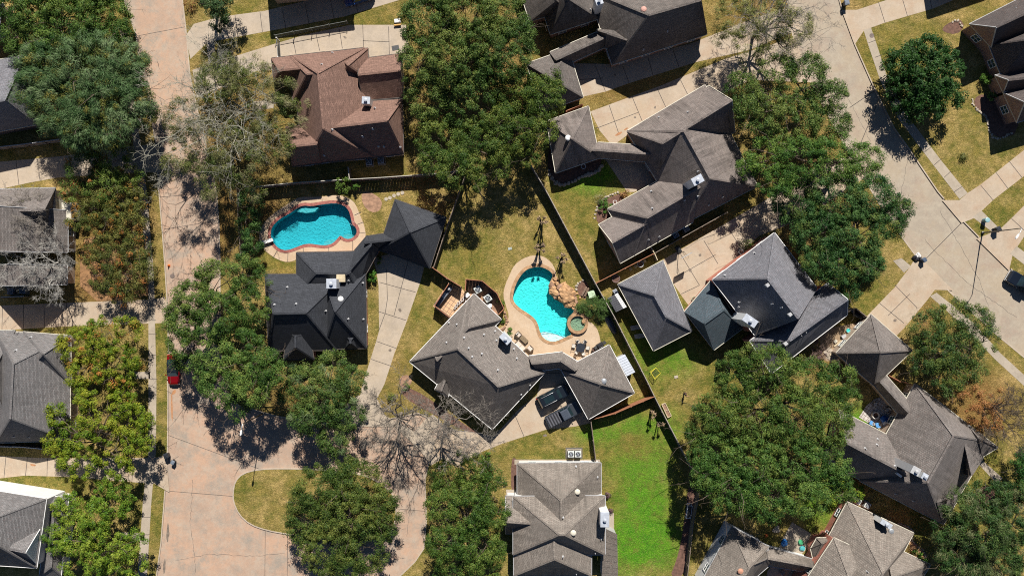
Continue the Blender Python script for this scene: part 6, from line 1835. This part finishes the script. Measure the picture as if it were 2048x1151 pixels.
SEED = [100]
def tree(name, label, at, ht, blobs, style='oak', cat='tree', group=None, dens=1.0, r0=None, bark=None, mix_=None, flat=.62):
    SEED[0] += 1; sd = SEED[0]
    base = W(*at); root = thing(name, label, cat, base, group)
    bx = sum(b[0] * b[2] for b in blobs) / sum(b[2] for b in blobs); by = sum(b[1] * b[2] for b in blobs) / sum(b[2] for b in blobs)
    R = max(math.hypot(b[0] - bx, b[1] - by) for b in blobs) + 1
    B = []; rd = random.Random(sd)
    for x, y, r in blobs:
        d = math.hypot(x - bx, y - by) / R
        rm = r / PPM * .95
        zc = ht - rm * flat - (d ** 2) * ht * .26 - rd.uniform(0, .12) * ht
        zc = max(zc, rm * flat * .6 + .5)
        c = W(x, y, zc + rm * flat * .5); c.z = zc
        B.append((tuple(c), rm, rm * flat))
    cc = (sum(b[0][0] for b in B) / len(B), sum(b[0][1] for b in B) / len(B), ht * .35)
    r0 = r0 or .05 + ht * .026
    tz = ht * .30
    t, branch, thick, thin = limbs(base, tz, None, r0, sd)
    for c, r, rv in B:
        branch(t.copy(), Vector(c), r0 * .5, 1)
    wood_obj('trunk', thick + thin, bark or BARK, root, 5)
    (V, F, C), PC = foliage(B, style, cc, sd, dens)
    if mix_:
        (V2, F2, C2), _ = foliage(B, mix_[0], cc, sd + 500, mix_[1])
        F = np.concatenate([F, F2 + len(V)]); V = np.concatenate([V, V2]); C = np.concatenate([C, C2])
    V[:, 2] = np.maximum(V[:, 2], .03)
    cr = mesh_np('crown', V, F, LEAF, root, C)
    return root

def bare_tree(name, label, at, ht, spread, nl=7, style=None, sdens=.5, mix_=None, bark=None, depth=3, lean=(0, 0), twig=5, sub=2, r0=None, crown_blobs=None, group=None, trunkfrac=.36):
    SEED[0] += 1; sd = SEED[0]; rd = random.Random(sd)
    base = W(*at); root = thing(name, label, 'tree', base, group)
    Rm = spread / PPM
    r0 = r0 or .05 + ht * .02
    t, branch, thick, thin = limbs(base, ht * trunkfrac, None, r0, sd, sub=sub, twig=twig)
    for i in range(nl):
        a = 2 * math.pi * (i + rd.uniform(-.3, .3)) / nl; q = rd.uniform(.5, .8)
        e = Vector((base.x + lean[0] / PPM + math.cos(a) * Rm * q, base.y - lean[1] / PPM + math.sin(a) * Rm * q, ht * rd.uniform(.62, .95)))
        branch(t.copy(), e, r0 * .55, depth - 1)
    branch(t.copy(), Vector((base.x + lean[0] / PPM, base.y - lean[1] / PPM, ht)), r0 * .5, depth - 1)
    wood_obj('trunk', thick, bark or BARKG, root, 5)
    if thin: wood_obj('twigs', thin, bark or BARKG, root, 3)
    if style:
        if crown_blobs:
            B = []
            for x, y, r in crown_blobs:
                zc = ht * rd.uniform(.5, .8); c = W(x, y, zc); B.append((tuple(c), r / PPM * .95, r / PPM * .5))
        else:
            B = [((base.x + lean[0] / PPM, base.y - lean[1] / PPM, ht * .62), Rm * .85, ht * .3)]
        (V, F, C), _ = foliage(B, style, (base.x, base.y, ht * .35), sd, sdens)
        if mix_:
            (V2, F2, C2), _ = foliage(B, mix_[0], (base.x, base.y, ht * .35), sd + 500, mix_[1])
            F = np.concatenate([F, F2 + len(V)]); V = np.concatenate([V, V2]); C = np.concatenate([C, C2])
        mesh_np('crown', V, F, LEAF, root, C)
    return root

def shrub(name, label, at, r, h, style='shrub', cat='shrub', group=None, dens=1.0):
    SEED[0] += 1; sd = SEED[0]
    root = thing(name, label, cat, W(*at), group); rm = r / PPM
    c = W(at[0], at[1], 0)
    b = MB()
    for k in range(5):
        a = k * 1.256; b.tube([c, c + Vector((math.cos(a) * rm * .4, math.sin(a) * rm * .4, h * .6))], [.035, .012], 5)
    b.build('stem', BARK, root)
    (V, F, C), _ = foliage([((c.x, c.y, h * .5), rm * .85, h * .45)], style, (c.x, c.y, 0), sd, dens)
    V[:, 2] = np.maximum(V[:, 2], .03)
    mesh_np('foliage', V, F, LEAF, root, C)
    return root

def oak(label, at, ht, blobs, style='oak', **k): return tree('oak_tree', label, at, ht, blobs, style, **k)
# west side of the long tan road
oak('dense dark green oak at the top of the tan road, above the feathery tree', (120, 55), 10.5, [(60, 20, 60), (130, 40, 68), (200, 30, 58), (30, 65, 42), (100, -25, 70), (228, 62, 34), (180, -30, 60), (20, -10, 60), (90, 95, 40), (165, 85, 45)])
tree('cypress_tree', 'broad grey green feathery tree overhanging the dark shaded roofs', (165, 200), 12.5, [(85, 130, 68), (170, 125, 80), (240, 130, 55), (120, 200, 80), (200, 200, 78), (262, 190, 45), (150, 252, 52), (222, 255, 45), (62, 180, 45), (285, 225, 30)], 'feather', mix_=('olive', .35))
tree('small_tree', 'mottled olive tree between the shaded driveway and the sidewalk', (208, 345), 7, [(160, 335, 42), (225, 320, 42), (205, 372, 48), (252, 358, 34), (140, 380, 28), (185, 300, 25)], 'olive', mix_=('rust', .2))
tree('small_tree', 'olive tree with rusty patches by the sidewalk, level with the twin gables', (222, 432), 6.8, [(180, 412, 42), (240, 402, 42), (255, 440, 36), (205, 448, 40), (150, 440, 25), (270, 400, 25)], 'olive', mix_=('rust', .28))
tree('small_tree', 'rust flecked olive tree at the corner of the twin gable driveway', (240, 540), 6.8, [(215, 508, 45), (265, 500, 36), (250, 556, 46), (200, 552, 36), (282, 540, 26), (180, 510, 25), (240, 590, 26)], 'olive', mix_=('rust', .28))
bare_tree('bare_tree', 'leafless grey tree spreading over the twin gable roofs', (143, 545), 8, 72, nl=8, bark=simple('pale_grey_bark', (.40, .38, .34), .9, .25, 3), depth=3, lean=(-22, -8), twig=9)
bare_tree('bare_tree', 'wispy grey green tree reaching over the twin gables toward the pale siding', (120, 440), 6.5, 45, nl=6, bark=BARKG, depth=3, lean=(-25, 0), twig=6, style='wisp', sdens=.5)
shrub('shrub', 'orange brown shrub at the sidewalk corner by the long road', (281, 583), 15, 1.4, 'orange')
tree('small_tree', 'bright green tree hanging over the eave of the pale grey house', (218, 705), 8, [(150, 695, 46), (200, 672, 44), (252, 665, 36), (225, 735, 50), (160, 748, 36), (270, 715, 28), (240, 780, 30)], 'bright', mix_=('rust', .2))
tree('small_tree', 'bright green tree with a yellow green crown shading the middle sidewalk driveway', (208, 875), 8.6, [(120, 882, 44), (190, 835, 52), (250, 850, 48), (150, 920, 44), (225, 915, 48), (272, 885, 32), (172, 800, 34), (110, 830, 26), (285, 840, 24), (235, 805, 36)], 'bright')
tree('small_tree', 'bright green tree crowding the white walled house, lowest along the road', (205, 1062), 8.8, [(218, 1000, 50), (132, 1020, 36), (150, 1080, 56), (208, 1100, 56), (248, 1120, 46), (165, 1140, 56), (262, 1085, 30), (110, 1078, 34), (185, 1045, 40)], 'bright')
tree('small_tree', 'dark green street tree with its shadow across the joint scored driveway', (437, 25), 8.5, [(428, 5, 34), (434, 38, 24), (440, -25, 36), (405, -10, 26)], 'oakd')
shrub('shrub', 'dry yellow shrub at the kerb of the tan road', (382, 14), 14, 1.3, 'orange')
bare_tree('bare_tree', 'large half bare tree of silvery branches leaning over the tan road', (478, 245), 11.5, 140, nl=11, style='wisp', sdens=1.0, mix_=('olive', .42), bark=simple('silver_bark', (.34, .32, .25), .9, .25, 3), depth=3, lean=(-6, 12), twig=8, r0=.2,
          crown_blobs=[(440, 160, 55), (500, 150, 45), (400, 290, 62), (370, 240, 52), (470, 320, 60), (540, 285, 55), (585, 225, 40), (430, 365, 42), (350, 330, 30), (560, 180, 35), (475, 230, 60), (510, 380, 25)])
tree('small_tree', 'small olive green tree under the silvery half bare tree by the russet house', (448, 168), 6, [(425, 158, 36), (468, 150, 34), (500, 165, 28), (545, 205, 22), (590, 215, 26), (405, 180, 22)], 'olive', dens=.8)
tree('hedge_tree', 'dark evergreen hedge tree between the road and the red edged pool', (497, 440), 5, [(500, 398, 28), (494, 440, 28), (502, 482, 26), (490, 515, 22)], 'oakd')
# the middle
oak('great spreading oak between the russet house and the charcoal house', (925, 140), 12.5, [(850, 35, 60), (930, 25, 68), (1008, 25, 52), (838, 118, 50), (920, 108, 78), (1008, 98, 68), (855, 190, 52), (945, 190, 75), (890, -30, 60), (980, -35, 60), (1040, 70, 38)])
oak('oak crown overhanging the dark fence corner above the dry lawn', (930, 300), 10.5, [(878, 275, 52), (960, 285, 56), (915, 335, 46), (1000, 325, 36), (870, 320, 34), (945, 360, 26)])
oak('oak pressed against the dun garage roof at the end of the warm driveway', (1060, 215), 10.5, [(1035, 180, 58), (1088, 195, 46), (1030, 265, 52), (1078, 258, 38), (1100, 160, 24), (1000, 240, 40), (1060, 310, 24)])
oak('wide oak between the tan road and the slate house', (432, 620), 10.5, [(348, 650, 32), (358, 690, 30), (368, 722, 24), (350, 720, 14), (380, 600, 44), (432, 560, 46), (488, 550, 40), (362, 655, 38), (430, 635, 56), (498, 615, 42), (408, 540, 22), (352, 620, 24), (515, 570, 26)])
oak('oak beside the parked red car in front of the slate house', (475, 745), 12.5, [(535, 748, 32), (548, 722, 18), (422, 715, 48), (480, 695, 46), (518, 728, 38), (438, 775, 46), (498, 775, 42), (468, 818, 26), (405, 760, 24), (535, 765, 20)])
oak('oak at the end of the pale driveway facing the circle', (655, 800), 9.6, [(605, 765, 42), (662, 742, 42), (702, 760, 34), (640, 810, 52), (690, 828, 42), (610, 838, 36), (668, 878, 38), (570, 790, 22)], mix_=('feather', .12))
oak('round oak filling the grassy island of the turning circle', (686, 1038), 9.5, [(640, 985, 60), (718, 978, 58), (612, 1050, 48), (690, 1040, 70), (758, 1040, 46), (650, 1100, 60), (730, 1098, 54), (688, 942, 30), (600, 1005, 30), (775, 1000, 24), (690, 1135, 40)], dens=1.1)
oak('oak between the turning circle and the stacked roof house', (935, 1030), 9, [(893, 955, 40), (952, 945, 40), (985, 958, 30), (882, 1020, 36), (940, 1020, 54), (986, 1028, 34), (890, 1090, 42), (952, 1095, 54), (992, 1110, 26), (900, 1135, 40), (960, 1145, 40)])
oak('great oak spreading over the mulch fence, its south half', (1540, 940), 13.5, [(1430, 905, 52), (1420, 950, 40), (1510, 925, 66), (1590, 925, 66), (1655, 925, 52), (1470, 985, 52), (1545, 1000, 54), (1615, 990, 52), (1680, 950, 32), (1410, 960, 30), (1690, 985, 22)], mix_=('olive', .2))
oak('great oak reaching up to the blue grey roofed house, its sunlit half', (1545, 800), 13, [(1478, 755, 52), (1550, 738, 48), (1618, 762, 52), (1680, 765, 42), (1440, 828, 52), (1520, 838, 66), (1600, 838, 66), (1668, 850, 50), (1700, 800, 26), (1500, 712, 26), (1405, 865, 34)], mix_=('olive', .3))
# the north east
oak('oak along the grey street behind the dun hip roof', (1600, 205), 10.5, [(1492, 170, 40), (1558, 140, 44), (1618, 150, 50), (1668, 190, 34), (1532, 222, 48), (1600, 230, 58), (1665, 245, 44), (1500, 215, 30)])
oak('oak whose crown meets the street shade of the magnolia', (1660, 330), 11, [(1535, 310, 46), (1608, 318, 54), (1678, 318, 54), (1735, 315, 38), (1560, 365, 40), (1500, 330, 26)])
oak('dense dark oak against the blue grey roof and the grey street', (1690, 440), 11.5, [(1600, 400, 54), (1678, 395, 64), (1755, 395, 54), (1640, 468, 54), (1718, 468, 60), (1782, 445, 38), (1690, 535, 44), (1640, 525, 34), (1738, 530, 38), (1805, 420, 24), (1700, 580, 24)], 'oakd', mix_=('oak', .4))
tree('magnolia_tree', 'perfectly round glossy dark magnolia on the lawn by the grey street', (1857, 158), 8.5, [(1857, 148, 78), (1815, 130, 46), (1895, 130, 46), (1820, 185, 46), (1897, 180, 46), (1857, 100, 44), (1857, 205, 46)], 'magnolia', flat=.75)
shrub('shrub', 'small round tree by the shaded window of the corner house', (1976, 98), 18, 2.4, 'shrub'); shrub('shrub', 'round shrub beside the corner house porch', (1966, 160), 14, 1.6, 'shrub'); shrub('shrub', 'small green shrub in the stone edged bed of the corner house', (1980, 195), 10, 1.2, 'shrub')
bare_tree('bare_tree', 'grey green wispy tree shading the warm driveways near the grey street', (1505, 75), 10, 105, nl=9, style='wisp', sdens=1.0, mix_=('olive', .25), depth=3, lean=(15, -18), twig=6, crown_blobs=[(1470, 35, 45), (1535, 30, 55), (1590, 55, 40), (1500, 90, 40), (1560, 100, 30), (1445, 70, 25)])
# the east and south east
tree('small_tree', 'open olive green tree leaning over the kerb of the grey street', (1902, 690), 8, [(1862, 660, 42), (1912, 632, 40), (1958, 642, 36), (1882, 708, 46), (1940, 700, 44), (1985, 680, 26), (1900, 758, 40), (1850, 728, 34), (1955, 745, 28)], 'olive', mix_=('oakd', .35), dens=.9)
bare_tree('bare_tree', 'bare tree among orange leaves beside the driftwood house', (1968, 815), 7, 62, nl=7, style='orange', sdens=1.5, depth=3, twig=6, bark=BARK, crown_blobs=[(1940, 798, 30), (1962, 830, 34), (1985, 795, 28), (1930, 775, 22), (1985, 840, 24)])
oak('dark oak at the walkway of the driftwood house, cut by the picture edge', (1975, 1065), 9.5, [(1930, 1012, 42), (1990, 1000, 44), (1908, 1070, 40), (1978, 1068, 56), (2030, 1050, 44), (1930, 1128, 46), (2000, 1130, 56), (2045, 1105, 40), (1890, 1120, 24), (2044, 985, 24)], 'oakd', mix_=('feather', .25))
tree('small_tree', 'dark green tree above the walkway at the picture edge', (2052, 940), 6.5, [(2046, 935, 28), (2060, 960, 30), (2062, 915, 26)], 'oakd')
shrub('shrub', 'leafless reddish twiggy shrub under the blue grey eave', (1628, 700), 26, 1.8, 'purple', dens=.25)
bare_tree('bare_tree', 'small tangled brown bare shrub between the blue grey house and the olive tree', (1630, 698), 2.6, 34, nl=9, depth=2, twig=8, bark=simple('red_brown_bark', (.22, .15, .12), .9, .3, 4), r0=.05, trunkfrac=.12)
tree('small_tree', 'small bright bush beside two air conditioners at the weathered roof', (1692, 982), 3.2, [(1692, 978, 20), (1715, 985, 18), (1668, 990, 22)], 'bright')
for (x, y), lb in zip(((1826, 1100), (1837, 1108), (1845, 1117)), ('topmost clipped ball shrub in the cream curbed bed', 'middle clipped ball shrub in the cream curbed bed', 'lowest clipped ball shrub in the cream curbed bed')):
    shrub('topiary', lb, (x, y), 6.5, .8, 'shrub', 'shrub', 'clipped ball shrubs', 1.6)
# the bare pair by the circle and the house shrubs
bare_tree('bare_tree', 'leafless tree on the concrete court with a spidery shadow, beside the pale driveway', (803, 826), 8.8, 88, nl=9, depth=3, lean=(6, -2), twig=11, r0=.25, trunkfrac=.5, bark=simple('ash_bark', (.23, .195, .155), .95, .3, 3))
bare_tree('bare_tree', 'leafless grey tree against the dark eave of the taupe house', (892, 843), 7.8, 80, nl=8, depth=3, lean=(22, -4), twig=11, r0=.2, trunkfrac=.5)
shrub('shrub', 'bright round shrub hanging over the fence behind the red edged pool', (691, 372), 22, 2.6, 'shrub', dens=1.2); shrub('shrub', 'paler little shrub behind the red edged pool fence', (716, 372), 11, 1.8, 'shrub')
shrub('topiary', 'clipped round bush at the corner of the slate house by the pale driveway', (744, 553), 14.5, 1.9, 'shrub', 'shrub', None, 1.6)
shrub('shrub', 'leafy green plant in a dark pot beside the cream wicker armchair', (1018, 662), 9, .9, 'shrub'); shrub('shrub', 'low green shrub outside the angled screen by the pool deck', (1003, 603), 9, .9, 'shrub')
shrub('shrub', 'small planting against the slate covered way', (758, 520), 9, .8, 'shrub'); shrub('shrub', 'small rounded shrub in the strip between deck and taupe house', (1003, 640), 6, .6, 'shrub')
shrub('shrub', 'dark leafy shrub bed against the long house', (1208, 412), 17, 1.0, 'shrub', dens=.9); shrub('shrub', 'reddish leaved shrub at the court corner of the long house', (1250, 387), 10, .8, 'orange'); shrub('shrub', 'pale flowering shrub at the edge of the long house bed', (1203, 398), 9, .6, 'wisp')
shrub('shrub', 'purple leaved round shrub at the grass edge, below the eave of the stacked roofs', (1212, 986), 8.5, .8, 'purple', group='purple shrubs', dens=1.3); shrub('shrub', 'purple leaved round shrub just above the white topped chimney', (1219, 1016), 7.5, .7, 'purple', group='purple shrubs', dens=1.3)
shrub('shrub', 'small green clump on the concrete court near the leafless pair', (918, 905), 6.5, .6, 'shrub'); shrub('shrub', 'yellow green shrub at the drive edge of the blue grey house', (1492, 496), 13, 1.3, 'olive', dens=1.6); shrub('shrub', 'ragged tan clump in the dry lawn of the corner house', (1925, 1 + 315), 1.5, .2, 'olive')
shrub('shrub', 'low green bush at the tip of the oak by the stacked roofs', (972, 910), 12, 1.2, 'shrub'); shrub('shrub', 'leafy shrub in front of the taupe house under the bare branches', (812, 772), 8, .6, 'shrub')
shrub('shrub', 'yellowish shrub on the driveway verge of the bare tree', (783, 795), 8, .7, 'olive'); shrub('shrub', 'dark evergreen bush beside the driftwood driveway end', (1730, 555), 14, 1.4, 'oakd', dens=1.4)
# palms
def palm_bush(label, at, crowns):
    root = thing('palm_bush', label, 'palm', W(*at)); SEED[0] += 1; rg = np.random.default_rng(SEED[0])
    stems = MB(); Ps, Ns, Ds, Ls, Ws, Cs = [], [], [], [], [], []
    for x, y, h, r in crowns:
        c = W(x, y, h); b = W(*at); stems.tube([b, b.lerp(c, .5) + Vector((0, 0, .3)), c], [.09, .07, .06], 6)
        n = 46
        for k in range(n):
            a = rg.uniform(0, 6.28); el = rg.uniform(-.4, .9); L = r / PPM * rg.uniform(.7, 1.1)
            d = np.array([math.cos(a) * math.cos(el), math.sin(a) * math.cos(el), math.sin(el)])
            p0 = np.array(c)
            for s in range(5):
                u = (s + .6) / 5.2; q = p0 + d * L * u - np.array([0, 0, .5 * u * u])
                for e in (-1, 1):
                    side = np.array([-math.sin(a), math.cos(a), 0]) * e
                    Ps.append(q + side * .07); Ds.append(d + side * .9); Ns.append(np.array([0, 0, 1.]) + rg.normal(size=3) * .3)
                    Ls.append(.34); Ws.append(.055); Cs.append(np.array([.055, .10, .022]) * rg.uniform(.6, 1.7))
    stems.build('trunk', BARK, root)
    V, F, C = leaves(np.array(Ps), unit(np.array(Ns)), np.array(Ds), np.array(Ls), np.array(Ws), np.array(Cs)); V[:, 2] = np.maximum(V[:, 2], .03)
    mesh_np('fronds', V, F, LEAF, root, C)
palm_bush('spiky dark palm clump overhanging the fence beside the spa', (1190, 622), [(1168, 612, 1.3, 17), (1184, 603, 1.8, 18), (1200, 612, 2.0, 18), (1213, 606, 1.9, 17), (1178, 623, .9, 14), (1202, 628, 1.2, 15), (1220, 618, 1.5, 12), (1160, 616, .9, 11)])
def stub_palm(label, at, seed, n=5, h=3.0, sp=.75):
    """clump of bare palm stems, each topped by a tuft of dead cut leaf bases"""
    root = thing('palm_tree', label, 'palm', W(*at)); rd = random.Random(seed); o = W(*at)
    st = MB(); rg = np.random.default_rng(seed); Ps, Ns, Ds, Ls, Ws, Cs = [], [], [], [], [], []
    kn = MB()
    for k in range(n):
        a = 2 * math.pi * k / n + rd.uniform(-.4, .4); q = sp * rd.uniform(.45, 1); hh = h * rd.uniform(.75, 1.05)
        t = o + Vector((math.cos(a) * q, math.sin(a) * q, hh))
        st.tube([o + Vector((math.cos(a) * .12, math.sin(a) * .12, 0)), o.lerp(t, .55) + Vector((0, 0, .2)), t], [.10, .075, .07], 7)
        kn.rock(t + Vector((0, 0, .02)), .17, seed * 10 + k, flat=1.0)
        for j in range(26):
            v = unit(rg.normal(size=3) + np.array([0, 0, .7])); Ps.append(np.array(t) + v * .24); Ds.append(v); Ns.append(rg.normal(size=3)); Ls.append(rg.uniform(.28, .55)); Ws.append(rg.uniform(.06, .12))
            Cs.append(np.array([.46, .33, .20]) * rg.uniform(.35, 1.35))
    st.build('trunk', BARK, root); kn.build('knob', simple('palm_fibre', (.16, .11, .075), .95, .4, 8), root)
    V, F, C = leaves(np.array(Ps), unit(np.array(Ns)), np.array(Ds), np.array(Ls), np.array(Ws), np.array(Cs))
    mesh_np('dead_fronds', V, F, LEAFD, root, C)
stub_palm('clump of bare palm stems on the dry lawn, farthest from the turquoise pool', (1083, 444), 1, 6)
stub_palm('clump of bare palm stems at the rim of the turquoise pool deck', (1078, 497), 2, 6)
stub_palm('clump of bare palm stems between the pool deck and the long board fence', (1123, 518), 3, 6)
stub_palm('small pair of bare palm stems by the corner of the red brown fence', (1301, 822), 4, 3, 2.4, .6); stub_palm('lone little bare palm by the long board fence, nearest the raised bed', (1316, 843), 5, 2, 2.2, .4)
for x, y, s in ((1196, 846, 6), (1222, 838, 7), (1268, 820, 8)):
    pass
# ------------------------------------------------------------------ long window of the white wall, far ground, light and camera
def wall_window():
    root = HOUSES['grey roofed house with a tall white wall and one long dark window']
    a, c = O5((232, 258), (445, 290)); p, q = W(*a, 4.2), W(*c, 4.2)
    d = (q - p); d.z = 0; L = d.length; d.normalize(); out = Vector((-d.y, d.x, 0))
    if out.dot(-p) < 0: out = -out
    a0, c0 = O5((-500, 150), (505, 310)); e0, e1 = W(*a0, 5.2), W(*c0, 5.2)
    n = (e1 - e0).normalized(); s = (p - e0).dot(n); base = e0 + n * s - out * .42 + out * .04
    b = MB(); g = MB()
    P3 = lambda u, z: Vector((base.x, base.y, 0)) + n * u + Vector((0, 0, z))
    for z in (2.6, 4.4): b.bar(P3(0, z), P3(L, z), .09, .09)
    for k in range(5): b.bar(P3(L * k / 4, 2.6), P3(L * k / 4, 4.4), .08, .085)
    w = b.build('window', DARKTRIM, root)
    g.poly([P3(0, 2.6), P3(L, 2.6), P3(L, 4.4), P3(0, 4.4)]); g.build('pane', WINGLASS, w)
wall_window()

world = bpy.data.worlds.new("World"); SC.world = world; world.use_nodes = True
nt = world.node_tree
bg = nt.nodes['Background']
sky = nt.nodes.new('ShaderNodeTexSky'); sky.sky_type = 'NISHITA'; sky.sun_disc = False
SUN_EL = math.radians(44.0); az = Vector((.154, .988)).normalized()
sky.sun_elevation = SUN_EL; sky.sun_rotation = math.atan2(az.x, az.y)
nt.links.new(sky.outputs[0], bg.inputs[0]); bg.inputs[1].default_value = .05; sky.air_density = .6; sky.dust_density = .1; sky.ozone_density = 4.0; sky.altitude = 200
sd = Vector((az.x * math.cos(SUN_EL), az.y * math.cos(SUN_EL), math.sin(SUN_EL)))
sun = bpy.data.lights.new('sun', 'SUN'); sun.energy = 5.0; sun.angle = math.radians(.5); sun.color = (1.0, .955, .89)
so = bpy.data.objects.new('sun', sun); COL.objects.link(so); so.rotation_euler = sd.to_track_quat('Z', 'Y').to_euler(); so.location = sd * 150

cam = bpy.data.cameras.new('camera'); co = bpy.data.objects.new('camera', cam); COL.objects.link(co)
co.location = (0, 0, CAM_H); co.rotation_euler = (0, 0, 0)
cam.sensor_width = 36; cam.sensor_fit = 'HORIZONTAL'
cam.lens = 36 * CAM_H / (2048 / PPM)
cam.clip_end = 2000
SC.camera = co
vs = SC.view_settings; vs.view_transform = 'Standard'; vs.look = 'None'; vs.exposure = .55; vs.gamma = 1
SC.cycles.use_denoising = False; SC.cycles.pixel_filter_type = 'BLACKMAN_HARRIS'; SC.cycles.filter_width = 1.05; SC.cycles.max_bounces = 6; SC.cycles.diffuse_bounces = 1; SC.cycles.transparent_max_bounces = 8; SC.cycles.glossy_bounces = 2; SC.cycles.transmission_bounces = 2
